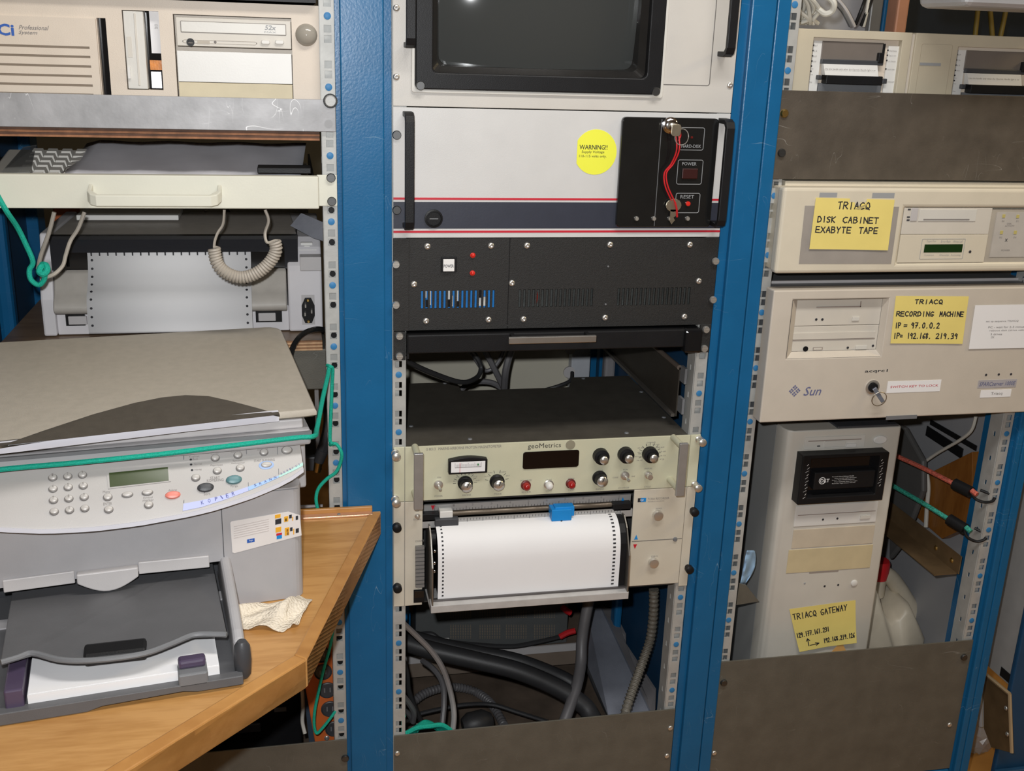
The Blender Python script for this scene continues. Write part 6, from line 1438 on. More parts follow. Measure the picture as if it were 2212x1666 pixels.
obj('blade', MB().hexa([ks + pp_ * .0035 + Vector((0, -.004, 0)), ks - pp_ * .0035 + Vector((0, -.004, 0)), ks - pp_ * .0035 + Vector((0, -.007, 0)), ks + pp_ * .0035 + Vector((0, -.007, 0)), ks + kd_ * .024 + pp_ * .003 + Vector((0, -.013, 0)), ks + kd_ * .024 - pp_ * .003 + Vector((0, -.013, 0)), ks + kd_ * .024 - pp_ * .003 + Vector((0, -.016, 0)), ks + kd_ * .024 + pp_ * .003 + Vector((0, -.016, 0))]), mat('blue_grey_key', (.28, .30, .36), .35, .8), k3, .0006)
rc2 = G('R2', 845, 1490, Ys - .012)
obj('key_ring', MB().tube([rc2 + Vector((.0122 * math.cos(t), -.002 * math.sin(t), .0118 * math.sin(t))) for t in [6.2832 * k / 18 for k in range(19)]], .0007, 6, 2), mat('ring_steel', (.4, .38, .34), .35, .9), k3)
def label_plate(name, q, m, s, tq, tm, shear=0, lab=None):
    a, b, c, d = RM('R2', *q, Ys); o = obj(name, MB().box(a, b, Ys - .0006, Ys, c, d), m, sv); txt('lettering', s, RM('R2', *tq, Ys), Ys - .001, tm, o, shear=shear); return o
label_plate('white_label', (898, 1245, 1370, 1445), PAPER, 'SWITCH KEY TO LOCK', (918, 1230, 1398, 1412), RED)
label_plate('model_badge', (1493, 1742, 1364, 1415), mat('lilac_badge', (.42, .40, .42), .4), 'SPARCserver 1000E', (1500, 1735, 1376, 1402), SINK, .25)
label_plate('white_label', (1508, 1706, 1430, 1478), PAPER, 'Triacq', (1575, 1648, 1444, 1466), GINK)
for q in ((1545, 1333), (1628, 1330), (1708, 1328)): piece('pin_dot', PH, G('R2', *q, Ys), sv)
bx('latch_tab', 'R2', (890, 1090, 1598, 1622), Ys, .001, MDG, sv)
note('yellow sticky note reading TRIACQ RECORDING MACHINE on the beige server', 'R2', ((953, 815), (1430, 818), (1386, 1128), (915, 1125)), Ys,
     [('TRIACQ', .27, .84, .66, .84, .085), ('RECORDING', .04, .58, .56, .58, .095), ('MACHINE', .63, .58, .97, .58, .095), ('IP', .04, .33, .12, .33, .11), ('=', .16, .33, .22, .33, .11), ('97.0.0.2', .26, .33, .66, .33, .11), ('IP=', .03, .11, .17, .11, .11), ('192.168.', .22, .11, .56, .11, .11), ('219.39', .62, .11, .93, .11, .11)], .001)
wn, wf = note('white typed paper slip taped to the beige server', 'R2', ((1472, 876), (2000, 868), (1960, 1150), (1427, 1162)), Ys, None, .001, PAPER)
def wt(s, u0, u1, v0, h): txt('lettering', s, (u0, u1, v0, v0 + h), 0, GINK, wn, T=lambda u, k: wf(u, k, .0005))
wt('set up sequence TRIACQ', .16, .56, .60, .05); wt('PC - wait for 2-3 minutes', .20, .68, .47, .045); wt('reboot disk (drive cabinet)', .22, .72, .39, .045); wt('3 drives', .24, .38, .31, .045); wt('OK', .25, .29, .24, .045)

# ---------------------------------------------------------------- tower computer
Yw = .05
wx0 = G('R3', 503, 300, Yw).x; wx1 = G('R3', 1192, 300, Yw).x; wz1 = (G('R3', 520, 150, Yw).z + G('R3', 1190, 130, Yw).z) / 2; wz0 = .1003
TWC = mat('tower_beige', (.56, .53, .47), .42, 0, .03, 25, .04, 1200); TWS = mat('tower_side_grey', (.40, .40, .39), .45, .1, .03, 12, .02)
tw = thing('tower_computer', 'tall beige tower computer with a black tape drive, behind the lower steel panel', 'computer', ((wx0 + wx1) / 2, .25, wz0))
wl = wx0 - .012
fp_ = [(wl, Yw + .04), (wl, Yw + .016), (wl + .004, Yw + .006), (wl + .013, Yw), (wx1 - .004, Yw), (wx1, Yw + .004), (wx1, Yw + .04)]
obj('front_bezel', MB().pxy(fp_, wz0 + .015, wz1), TWC, tw, .002, sharp=60)
obj('case', MB().box(wl + .001, wx1 - .001, Yw + .0405, .47, wz0 + .006, wz1 - .004), TWS, tw, .001)
obj('base', MB().box(wl + .004, wx1 - .004, Yw + .01, .46, wz0, wz0 + .015), TWC, tw, .002)
obj('top_cover', MB().box(wx0 + .08, wx1 - .006, Yw + .002, .25, wz1 + .0003, wz1 + .004), DKG, tw, .001)
def tb_(name, q, out, m, par=None, bev=.0005, Y=Yw): return bx(name, 'R3', q, Y, out, m, par or tw, bev, .001)
f = tb_('floppy_drive', (588, 972, 185, 262), .002, OFFW); tb_('floppy_slot', (610, 950, 205, 212), .0024, GR2, f); tb_('floppy_door', (712, 845, 215, 250), .004, OFFW, f); tb_('eject_button', (850, 912, 228, 250), .005, WHITEP, f); tb_('drive_light', (665, 685, 243, 250), .003, DKG, f)
a = G('R3', 1070, 206, Yw); obj('power_button', MB().pxz([(a.x + .0125 * math.cos(t), a.z + .0075 * math.sin(t)) for t in [6.2832 * k / 24 for k in range(24)]], Yw - .004, Yw), WHITEP, tw, .0015)
Yx = Yw - .022
a, b, c, d = RM('R3', 563, 1110, 302, 612, Yx)
e_ = .016
dl = obj('tape_drive', MB().ring([(a, c), (b, c), (b, d), (a, d)], [(a + e_, c + .012), (b - e_, c + .012), (b - e_, d - .006), (a + e_, d - .006)], Yx, Yw), BLACK, tw, .0015)
obj('drive_recess', MB().box(a + .004, b - .004, Yw - .006, Yw, c + .004, d - .004), BLACKG, dl)
la = RM('R3', 648, 1035, 412, 520, Yx + .006); lv_ = obj('drive_lever', MB().box(la[0], la[1], Yx + .004, Yx + .016, la[2], la[3]), BLACK, dl, .0015)
pl_ = RM('R3', 690, 1010, 425, 505, Yx + .004)
cL = G('R3', 702, 472, Yx + .004)
obj('logo_ring', MB().ring([(cL.x + .0062 * math.cos(t), cL.z + .0062 * math.sin(t)) for t in [6.2832 * k / 24 for k in range(24)]], [(cL.x + .0052 * math.cos(t), cL.z + .0052 * math.sin(t)) for t in [6.2832 * k / 24 for k in range(24)]], Yx + .0032, Yx + .0038), WINK, lv_)
txt('lettering', 'DLT', (cL.x - .0035, cL.x + .013, cL.z - .003, cL.z + .003), Yx + .0034, WINK, lv_, bold=.02)
for k, s in enumerate(('To Load Unload Release Handle', 'Wait Handle Light Lift Lever', 'Insert Tape Down Release', 'Press Unload Wait For Light', 'Remove Tape Close Handle')):
    y = 443 + k * 11; txt('lettering', s, RM('R3', 765 + (k % 2) * 15, 905 + (k * 17) % 30, y - 3, y + 3, Yx + .004), Yx + .0034, WINK, lv_)
tkm = MB()
for side, xs_, ys_ in ((0, 608, range(372, 585, 21)), (1, 1080, range(340, 520, 18))):
    for k, y in enumerate(ys_):
        p = G('R3', xs_ - (y - 372) * .12 + (k % 2) * 6, y, Yx); w2 = .0012 + .0016 * ((k * 7) % 3) / 2; sl2 = .0015
        tkm.add([p + Vector((-w2, -.0004, -sl2)), p + Vector((-w2 + .001, -.0004, -sl2)), p + Vector((w2 + .001, -.0004, sl2)), p + Vector((w2, -.0004, sl2))], [(0, 1, 2, 3)])
o = obj('side_print', tkm, WINK, dl)
c1 = tb_('cd_drive', (527, 1050, 620, 750), .0015, WHITEP); tb_('tray_line', (545, 1040, 676, 680), .0018, GR2, c1, 0); tb_('cd_button', (942, 1005, 690, 712), .004, OFFW, c1)
for q in ((707, 722), (800, 715)): piece('pin_dot', PH, G('R3', *q, Yw - .0015), c1)
tb_('bay_blank', (512, 1030, 772, 890), .001, mat('tan_blank', (.58, .51, .40), .45)); tb_('bay_blank', (480, 1015, 900, 1048), .001, mat('yellowed_blank', (.60, .51, .32), .45)); tb_('bay_dark_line', (620, 805, 1054, 1060), .0008, GR2, None, 0)  # thin dark line under the lower bay blank
for q in ((718, 1150), (805, 1142)): piece('pin_dot', PH, G('R3', *q, Yw), tw)
piece('reset_button', hw('oval_button', [(.0065, 0), (.006, .002), (.004, .003)], WHITEP, 14), G('R3', 907, 1130, Yw), tw)
piece('pin_dot', hw('pale_dot', [(.002, 0), (.0015, .0008)], PALEINK, 10), G('R3', 590, 1132, Yw), tw)
note('yellow sticky note reading TRIACQ GATEWAY low on the tower computer', 'R3', ((490, 1296), (915, 1238), (912, 1502), (545, 1560)), Yw,
     [('TRIACQ', .03, .74, .40, .76, .13), ('GATEWAY', .46, .76, .88, .80, .13), ('129.177.161.231', .02, .32, .57, .36, .10), ('192.168.219.126', .45, .10, .98, .14, .10), ('^', .14, .10, .26, .10, .16), ('>', .20, .03, .42, .05, .14)], .006)
tag(obj('orange_scrap', MB().add([G('R3', x, y, Yw - .003) for x, y in ((745, 1590), (795, 1535), (830, 1512), (862, 1580), (850, 1610))], [(0, 1, 2, 3, 4)]), mat('orange_paper', (.70, .38, .12), .7)), 'orange paper scrap tucked at the foot of the tower computer', 'paper').modifiers.new('t', 'SOLIDIFY').thickness = .0006

# lower steel panel of the right bay
lz1 = (G('R3', 90, 1640, -.003).z + G('R3', 1640, 1494, -.003).z) / 2
cover_plate('blank_panel', 'wide olive steel blanking panel in front of the tower computer', .556, 1.0378, .1005, lz1, [(SCR_D, G('R4', 137, 558, -.003)), (SCR_D, G('R4', 1795, 382, -.003)), (SCR_X, G('R4', 72, 1045, -.003)), (SCR_X, G('R4', 1698, 850, -.003))])

# ---------------------------------------------------------------- jerry can
Yj = .17
JC = mat('milky_plastic', (.62, .55, .43), .4, 0, .1, 15, .04, 200, dirt=.35)
def r3(x, y, Y): return G('R3', x, y, Y)
jb = r3(1385, 1500, Yj)
jc = thing('jerry_can', 'dirty white plastic jerry can with red cap, beside the tower computer', 'container', (jb.x - .07, Yj + .08, .1003))
body = [r3(x, y, Yj) for x, y in ((1385, 1490), (1290, 1285), (1250, 1295), (1215, 1345), (1150, 1380), (1095, 1300), (1060, 1180), (1030, 1120), (1015, 1150))]
pts = [(p.x, p.z) for p in body]; xl2 = wx1 - .03
poly = [(jb.x, .1006)] + [(jb.x, pts[0][1])] + pts[1:] + [(pts[-1][0] - .05, pts[-1][1] - .01), (pts[-1][0] - .075, pts[-1][1] - .06), (pts[-1][0] - .075, .1006)]
poly = [(max(x, wx1 + .004), z) for x, z in poly]
lo = []
for y, k in ((Yj - .004, .86), (Yj + .006, .95), (Yj + .022, 1), (Yj + .13, 1), (Yj + .146, .95), (Yj + .156, .86)):
    cx_ = sum(p[0] for p in poly) / len(poly); cz_ = .2
    lo.append([(cx_ + (x - cx_) * k, y, max(.1006, cz_ + (z - cz_) * (k * .5 + .5))) for x, z in poly])
obj('can_body', MB().loft(lo, True, True), JC, jc, sharp=80)
obj('can_handle', MB().tube([r3(1035, 1120, Yj + .07), r3(1075, 1075, Yj + .07), r3(1130, 1085, Yj + .07), r3(1185, 1150, Yj + .07), r3(1235, 1230, Yj + .07), r3(1270, 1290, Yj + .07), r3(1280, 1370, Yj + .07)], .0165, 12), JC, jc)
nk = r3(1062, 1060, Yj + .07)
obj('cap', MB().lathe([(.019, -.012), (.0205, 0), (.0205, .022), (.018, .027), (.004, .028)], nk + Vector((0, 0, .0)), (0, 0, 1), 22), REDP, jc)
obj('neck', MB().cyl(nk + Vector((0, 0, -.05)), nk + Vector((0, 0, -.010)), .018), JC, jc)

# ---------------------------------------------------------------- bungee cords hooked to the right rail
def bungee(label, cord, knot, hook, tip, m):
    t = thing('bungee_cord', label, 'cord', knot)
    obj('elastic', MB().tube(cord, .0042, 8), m, t)
    d = (cord[-1] - cord[-2]).normalized()
    obj('sleeve', MB().tube([cord[-1] - d * .003, cord[-1] + d * .010, cord[-1] + d * .022, cord[-1] + d * .030], .0105, 10), BLACK, t)
    obj('elastic_end', MB().tube([cord[-1] + d * .020 + Vector((.004, -.010, .003)), cord[-1] + d * .030 + Vector((.004, -.011, 0))], .0045, 8), m, t)
    obj('hook', MB().tube([cord[-1] + d * .028] + hook, .0026, 8), BLACK, t); 
    obj('hook_tip', MB().tube(tip, .0026, 8), BLACK, t)
RB = mat('red_bungee', (.55, .12, .08), .7, 0, .4, 300, .2, 500); GB = mat('green_bungee', (.03, .30, .22), .7, 0, .5, 300, .2, 500)
bungee('red flecked bungee cord stretched to the rack rail', [r3(1100, 270, .20), r3(1185, 315, .17), r3(1370, 400, .10), r3(1560, 497, .045)], r3(1700, 600, .01), [r3(1690, 590, .012), r3(1745, 610, .004), r3(1795, 603, .0), r3(1812, 580, .0)], [r3(1718, 532, .016), r3(1778, 556, .004)], RB)
bungee('green bungee cord stretched to the rack rail below the red one', [r3(1080, 450, .20), r3(1155, 503, .17), r3(1340, 610, .10), r3(1525, 725, .045)], r3(1660, 850, .01), [r3(1632, 832, .012), r3(1690, 862, .004), r3(1735, 855, .0), r3(1755, 838, .0)], [r3(1680, 776, .016), r3(1742, 808, .004)], GB)
# ---------------------------------------------------------------- behind the tower
Xa = 1.012
A1 = GX('R3', 1665, 1030, Xa); A2 = GX('R3', 1640, 1125, Xa)
ang = thing('shelf_angle', 'brown steel angle bar running back from the right rail beside the jerry can', 'bracket', (Xa, .2, A2.z))
BRN = mat('brown_steel', (.17, .11, .055), .45, .3, .2, 25, .06)
y_e = GX('R3', 1272, 700, Xa).y
obj('upright_flange', MB().box(Xa, Xa + .002, .036, max(.3, y_e), A2.z, A1.z + .004), BRN, ang); obj('level_flange', MB().box(Xa - .045, Xa, .040, max(.3, y_e), A2.z - .002, A2.z), BRN, ang)
for yy in (.06, .11): obj('rivet', MB().lathe([(.005, 0), (.003, .002)], (Xa, yy, (A1.z + A2.z) / 2), (-1, 0, 0), 10), BRASS, ang)
XW = 1.054
def rx(x, y, X=XW): return GX('R3', x, y, X)
obj('side_sheet', MB().box(1.0765, 1.0785, .078, .6, .1, .80), mat('pale_grey_sheet', (.36, .36, .375), .5, .1, .06, 6, .03), rR)
obj('rear_sheet', MB().box(.556, G('R1', 1030, 100, .59).x, .59, .592, .1, RTOP), MATS['pale_grey_sheet'], rR)
obj('rear_upright', MB().box(G('R1', 1030, 100, .58).x, G('R1', 1150, 100, .58).x, .575, .588, .1, RTOP), BLUE, rR, .003)
wp = [rx(x, y) for x, y in ((1290, 690), (1345, 480), (1395, 420), (1668, 285), (1660, 760), (1470, 845))]
tag(obj('wooden_board', MB().pyz([(p.y, p.z) for p in wp], XW, XW + .018), WPAN, None, .001), 'brown wooden board leaning on the side of the right bay', 'board')
cable('white_cable', 'white cable hanging down in front of the brown wooden board', [rx(1375, 430, XW - .008), rx(1385, 520, XW - .008), rx(1375, 640, XW - .008), rx(1368, 770, XW - .008)], .004, CABW)
cable('white_cable', 'thin white cable sweeping up from behind the dark grey shell', [rx(1340, 365, 1.04), rx(1450, 290, 1.04), rx(1580, 215, 1.04), rx(1660, 150, 1.04), rx(1690, 60, 1.04)], .003, CABW)
gb = [rx(x, y, 1.022) for x, y in ((1130, 80), (1225, 130), (1345, 345), (1345, 540), (1285, 700), (1200, 890), (1130, 980))]
tag(obj('grey_hood', MB().pyz([(min(p.y, .58), p.z) for p in gb], 1.022, 1.034), mat('dark_grey_shell', (.10, .098, .095), .5), None, .004), 'dark grey angular shell standing behind the tower computer', 'shell')
for k, (p, q) in enumerate((((1370, 150), (1600, 300)), ((1395, 95), (1690, 265)))):
    A = rx(*p, 1.074); B = rx(*q, 1.074); h_ = Vector((0, 0, .010 if k == 0 else .005))
    obj('black_bar', MB().loft([[A - h_, B - h_, B + h_, A + h_], [v + Vector((.002, 0, 0)) for v in (A - h_, B - h_, B + h_, A + h_)]]), BLACK, rR)
for x0 in (1345, 1285):
    cable('black_conduit', 'black conduit standing upright behind the tower computer', [G('R3', x0, 60, .5), G('R3', x0 - 2, 180, .5), G('R3', x0 - 8, 330, .5)], .008, RUB, 'conduit', 'conduits behind the tower computer')
for k, (x, m_) in enumerate(((1238, ORANGE), (1252, mat('blue_plug', (.02, .10, .35), .4)), (1268, ORANGE))):
    a = r3(x, 140 + (k % 2) * 30, .46); tag(obj('coloured_plug', MB().box(a.x - .010, a.x + .008, .44, .48, a.z - .035, a.z + .04), m_, None, .003), ('orange plug', 'blue plug', 'orange plug')[k] + ' in the cluster behind the top of the tower', 'plug', 'plugs behind the tower')
tb2 = MB(); vv = []; rnd = random.Random(4)
for i in range(9):
    for j in range(6):
        u, v = i / 8, j / 5; p = r3(185 + 30 * (1 - u) + v * 75 * math.sin(math.pi * (.25 + .6 * u)) - u * 10, 920 + 215 * u, .035 + .02 * v + .014 * rnd.random()); vv.append(p)
tb2.add(vv, [(i * 6 + j, (i + 1) * 6 + j, (i + 1) * 6 + j + 1, i * 6 + j + 1) for i in range(8) for j in range(5)], True)
o = obj('blue_tissue', tb2, mat('blue_tissue_paper', (.30, .48, .72), .8, 0, .08, 90, .1, 200)); o.modifiers.new('s', 'SUBSURF').render_levels = 1; o.modifiers.new('t', 'SOLIDIFY').thickness = .0006
tag(o, 'crumpled light blue paper tissue wedged between rail and tower', 'tissue')
a = r3(150, 1270, .03); b = r3(295, 1250, .03)
tag(obj('corner_bracket', MB().loft([[(p.x, Y, p.z) for p in [r3(x, y, .036) for x, y in ((170, 1135), (215, 1145), (296, 1248), (150, 1272))]] for Y in (.036, .040)]), DSTEEL2), 'dark steel corner bracket under the blue tissue', 'bracket')

# ---------------------------------------------------------------- above the tape unit
rnd = random.Random(9)
for k in range(7):
    x0 = 330 + k * 38; p = []
    base = [(320 + k * 10, -60), (340 + k * 22, 20), (350 + k * 26, 90), (400 + k * 8 - 60 * (k % 3), 160), (330 + k * 28, 196)]
    p = [G('R1', x + rnd.uniform(-15, 15), y, .05 + .012 * (k % 3) + .01 * i) for i, (x, y) in enumerate(base)]
    p[-1].z = max(p[-1].z, tz1 + .004)
    for q in p: q.z = max(q.z, tz1 + .004)
    cable('white_cable_loop', 'white cable of the coil heaped on the twin tape-drive cabinet', p, .0031, CABW, 'cable', 'coiled white cables on the tape cabinet')
o = MB().tube([G('R1', 500, -40, .06), G('R1', 580, -20, .055), G('R1', 625, 30, .05), G('R1', 610, 90, .055), G('R1', 550, 115, .06), G('R1', 490, 70, .07)], .0045, 8)
tag(obj('white_cable_ring', o, CABW), 'thick round loop of white cable above the tape cabinet', 'cable')
for k, (x0, y0, x1, y1, m_) in enumerate(((620, 10, 760, 185, MDG), (640, -20, 795, 190, LGREY), (890, -20, 805, 175, BLACK), (945, -20, 850, 185, BLACK), (915, -20, 870, 190, CABW))):
    cable('hanging_cable', ('dark grey cable slanting down behind the tape cabinet', 'pale grey cable slanting down behind the tape cabinet', 'black cable dropping behind the tape cabinet', 'black cable dropping behind the tape cabinet', 'white cable dropping behind the tape cabinet')[k],
          [G('R1', x0, y0, .46), G('R1', (x0 + x1) / 2 + 8, (y0 + y1) / 2, .45), G('R1', x1, y1 + 30, .46)], .0035, m_, 'cable', 'cables behind the tape cabinet' if k in (2, 3) else None)
a = G('R1', 1100, 100, .52); b = G('R1', 1250, 100, .52)
tag(obj('copper_column', MB().box(G('R1', 1150, 100, .52).x, b.x, .52, .56, 1.3, 1.62), mat('copper_brown', (.42, .20, .12), .45, .2), None, .004), 'copper-brown upright behind the tape cabinet', 'column')
tag(obj('metal_plate', MB().box(G('R1', 930, 100, .50).x, G('R1', 1030, 100, .50).x, .50, .515, 1.3, 1.62), mat('grey_metal_plate', (.22, .22, .22), .3, .6), None, .003), 'grey metal plate among the cables behind the tape cabinet', 'plate')
for k, (xa, xb) in enumerate(((1830, 1800), (1925, 1950), (2070, 2010))):
    A = G('R1', xa, 40, 1.4); B = G('R1', xb, 330, 1.4); d = B - A
    tag(obj('yellow_strut', MB().cyl(A - d, B + d * ((B.z - .001) / -d.z), .007), mat('yellow_strut', (.22, .16, .03), .5) if k == 0 else MATS['yellow_strut']), 'thin yellow strut in the dark space behind the racks', 'strut', 'yellow struts behind the racks')
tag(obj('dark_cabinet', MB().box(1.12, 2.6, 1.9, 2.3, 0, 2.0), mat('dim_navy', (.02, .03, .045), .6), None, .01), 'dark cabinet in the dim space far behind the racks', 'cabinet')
A = G('P', 2058, 0, -.09); B = G('P', 2212, 27, -.02)
tag(obj('aluminium_ledge', MB().box(A.x, 1.0365, -.12, -.0005, B.z, B.z + .035), mat('pale_aluminium', (.55, .56, .58), .45, .3, .1, 12, .04), None, .012, 3), 'pale aluminium ledge fixed to the rack above the tape cabinet', 'ledge')

# ---------------------------------------------------------------- beside the right bay
def q2(x, y, Y): return G('Q2', x, y, Y)
bxl = q2(752, 780, .02).x
nb = thing('neighbour_rack', 'blue rack with shade put into its paint and a grey side, standing beyond the right bay', 'rack', (bxl + .2, .3, 0))
gy = GX('Q2', 606, 700, bxl).y; gz = GX('Q2', 650, 1005, bxl).z
obj('upright', MB().box(bxl, bxl + .07, .018, .030, 0, 1.25), DBLUE, nb, .003)  # shade on the neighbour's blue is carried by the darker paint
obj('side_panel', MB().box(bxl + .002, bxl + .004, .031, max(.12, gy), gz, 1.25), mat('grey_side_paint', (.36, .35, .34), .5), nb)
obj('black_notch', MB().box(bxl + .0005, bxl + .0018, GX('Q2', 690, 960, bxl).y, GX('Q2', 622, 905, bxl).y, GX('Q2', 655, 945, bxl).z - .012, GX('Q2', 655, 945, bxl).z + .006), BLACK, nb)
obj('rear_upright', MB().box(bxl + .002, bxl + .06, .62, .68, 0, 1.25), DBLUE, nb, .004)
obj('foot', MB().box(bxl - .004, bxl + .3, .004, .017, 0, .07), DBLUE, nb, .003)
bp_ = [GX('Q2', x, y, bxl - .004) for x, y in ((500, 930), (700, 1095), (715, 1530), (560, 1490), (505, 1350))]
zf = min(p.z for p in bp_); 
for p in bp_: p.z = max(p.z, .004)
pt = thing('brown_plate', 'brown steel plate with two bolts near the floor beside the rack', 'plate', (bxl, .13, max(zf, .004)))
obj('plate', MB().loft([[Vector((bxl - .006, p.y, p.z)) for p in bp_], [Vector((bxl - .003, p.y, p.z)) for p in bp_]]), BRN, pt)
for p, q in ((0, 1), (1, 2)):
    A, B = bp_[p], bp_[q]; obj('plate_edge', MB().tube([Vector((bxl - .007, A.y, A.z)), Vector((bxl - .007, B.y, B.z))], .0035, 6), mat('tan_edge', (.36, .26, .15), .5) if 'tan_edge' not in MATS else MATS['tan_edge'], pt)
for q in ((662, 1200), (672, 1392)): piece('bolt', SCR_X, GX('Q2', *q, bxl - .007), pt, Matrix.Rotation(math.radians(-90), 4, 'Z'))
for k, x in enumerate((465, 495)):
    cable('pale_pipe', 'pale pipe rising beside the foot of the right end upright', [q2(x, 1010, .09), q2(x + 5, 1150, .09), q2(x + 12, 1330, .09)], .0045, LGREY, 'pipe', 'pale pipes by the right end upright')
bm_ = MB(); rnd = random.Random(21); n = 10; vv = []
cB = GZ('Q2', 470, 1560, .0); cB = Vector((cB.x, cB.y + .02, .058))
for i in range(n + 1):
    for j in range(16):
        t = math.pi * i / n; a = 6.2832 * j / 16; r_ = (.036 + .012 * rnd.random()) * math.sin(t) + .001
        vv.append((cB.x + r_ * math.cos(a), cB.y + r_ * .7 * math.sin(a), max(.0008, cB.z + (.055 + .014 * rnd.random()) * math.cos(t))))
bm_.add(vv, [(i * 16 + j, i * 16 + (j + 1) % 16, (i + 1) * 16 + (j + 1) % 16, (i + 1) * 16 + j) for i in range(n) for j in range(16)], False)
tag(obj('plastic_bag', bm_, mat('clear_bag', (.55, .55, .56), .12, 0, 0, 1, 0, alpha=.5)), 'crumpled clear plastic bag by the foot of the right end upright', 'bag')
# ================================================================ inside the middle bay
def v6(x, y, Y): return G('V6', x, y, Y)
Yi = .55
x0, x1, z0, z1 = RM('V6', 100, 1132, 600, 1010, Yi)
rc = thing('cream_cabinet', 'plain cream cabinet wall at the back of the middle bay, behind the cables', 'cabinet', ((x0 + x1) / 2, Yi, z0))
obj('sheet', MB().box(x0, x1, Yi, Yi + .004, z0 - .02, z1 + .1), mat('dull_cream', (.52, .49, .40), .5, 0, .04, 8, .02), rc)
obj('edge_trim', MB().box(x1, x1 + .003, Yi - .002, Yi + .01, z0 - .02, z1 + .1), BLACK, rc)
x0, x1, z0, z1 = RM('V6', 1150, 1262, 600, 900, .52)
wr = thing('white_upright', 'white slotted upright at the back of the middle bay', 'upright', ((x0 + x1) / 2, .52, z0))
obj('channel', MB().box(x0, x1, .52, .545, z0 - .05, z1 + .1), mat('pale_blue_white', (.50, .52, .56), .45, .1), wr, .002)
for k in range(3): obj('round_tab', MB().lathe([(.012, 0), (.012, .004)], (x0 - .004, .522, z0 + .012 + k * .05), (0, -1, 0), 16), LGREY, wr)
x0, x1, z0, z1 = RM('V6', 1345, 1410, 650, 910, .54)
tag(obj('grey_conduit', MB().box(x0, x1, .535, .56, z0 - .05, z1 + .1), mat('conduit_grey', (.25, .24, .25), .5), None, .006), 'ribbed grey conduit at the back of the middle bay', 'conduit')
obj('rear_sheet', MB().box(.36, .483, .59, .592, .1, 1.3), BLUE, rC)
# slide plate on the right wall of the bay
Xs = .452
def q6(x, y): return GX('Q6', x, y, Xs)
a = q6(1815, 530); b = q6(1735, 1255)
sp2 = thing('slide_bracket', 'long dark support plate running back along the right of the magnetometer', 'bracket', (Xs, .25, b.z))
DBR = mat('dark_brown_paint', (.045, .038, .03), .5, 0, .1, 30, .05)
obj('web', MB().box(Xs, Xs + .002, .036, .52, b.z, a.z), DBR, sp2); obj('upper_lip', MB().cyl((Xs, .036, a.z), (Xs, .52, a.z), .004), mat('worn_brown_edge', (.14, .11, .09), .4), sp2)
obj('lower_lip', MB().box(Xs - .006, Xs, .04, .52, b.z - .002, b.z + .003), mat('worn_dark_edge', (.09, .08, .07), .4), sp2)
for yy, k in ((.026, 0), (.026, 1)): obj('mount_tab', MB().box(Xs + .002, Xs + .006, .016, .036, b.z + .01 + k * .05, b.z + .035 + k * .05), MDG, sp2)
# cables in the upper gap
GC = 'cables hanging in the gap above the magnetometer'
zc0 = Z0 - 11 * U
cable('black_cable', 'black cable sagging in a loop above the magnetometer', [v6(70, 775, .06), v6(150, 800, .08), v6(300, 868, .12), v6(480, 928, .16), v6(575, 905, .20), v6(605, 850, .22), v6(585, 790, .22), v6(530, 715, .22)], .0042, RUB)
cable('grey_cable', 'grey cable slanting down to the right above the magnetometer', [v6(615, 715, .36), v6(660, 800, .36), v6(705, 890, .36), v6(745, 975, .37), v6(770, 1050, .38)], .0055, CABG)
cable('grey_cable', 'thick grey cable dropping nearly straight above the magnetometer', [v6(800, 700, .34), v6(775, 770, .34), v6(752, 870, .34), v6(745, 970, .36), v6(745, 1060, .38)], .0068, CABG)
cable('grey_cable', 'thin grey cable bending in a hook above the magnetometer', [v6(750, 710, .38), v6(725, 780, .38), v6(685, 838, .38), v6(640, 860, .38), v6(605, 840, .38), v6(560, 770, .38), v6(520, 715, .38)], .0038, CABG)
cable('grey_cable', 'grey cable arching low over the notch of the magnetometer case', [v6(470, 1000, .40), v6(520, 945, .40), v6(600, 925, .40), v6(680, 935, .40), v6(740, 975, .40)], .0055, CABG)
cable('black_cable', 'short black cable slanting up to the white slotted upright', [v6(985, 975, .46), v6(1070, 950, .46), v6(1140, 918, .47), v6(1150, 870, .49)], .0038, RUB)
# ---------------------------------------------------------------- lower gap
def v8(x, y, Y): return G('V8', x, y, Y)
def q7(x, y, Y): return G('Q7', x, y, Y)
def q8(x, y, Y): return G('Q8', x, y, Y)
x0, x1, z0, z1 = RM('V8', 388, 1195, 60, 300, .42)
pb = thing('perforated_unit', 'dark grey perforated instrument case at the back below the chart recorder', 'case', ((x0 + x1) / 2, .5, z0))
obj('body', MB().box(x0, x1, .42, .585, z0, z1 + .05), mat('dark_slate_case', (.10, .105, .105), .5), pb, .002)
dm = MB()
for gx in (575, 730, 870, 1020):
    for gy, rows in ((105, 5), (180, 9)):
        for r_ in range(rows):
            for c_ in range(9):
                p = v8(gx + c_ * 13, gy + r_ * 8.5 - 6, .4196); dm.add([p + Vector((-.0016, 0, 0)), p + Vector((0, 0, -.0012)), p + Vector((.0016, 0, 0)), p + Vector((0, 0, .0012))], [(0, 1, 2, 3)])
o = obj('perforation', dm, mat('dull_copper_hole', (.26, .20, .14), .6), pb); o['kind'] = 'stuff'
sz = v8(800, 322, .40).z
sh2 = thing('rear_shelf', 'pale-edged shelf carrying the perforated instrument case', 'shelf', (.24, .5, sz - .03))
obj('board', MB().box(.004, x1 + .06, .404, .595, sz - .012, z0 - .0005), DBROWN, sh2); obj('pale_edge', MB().box(.004, x1 + .03, .400, .404, sz - .010, sz + .006), LGREY, sh2)
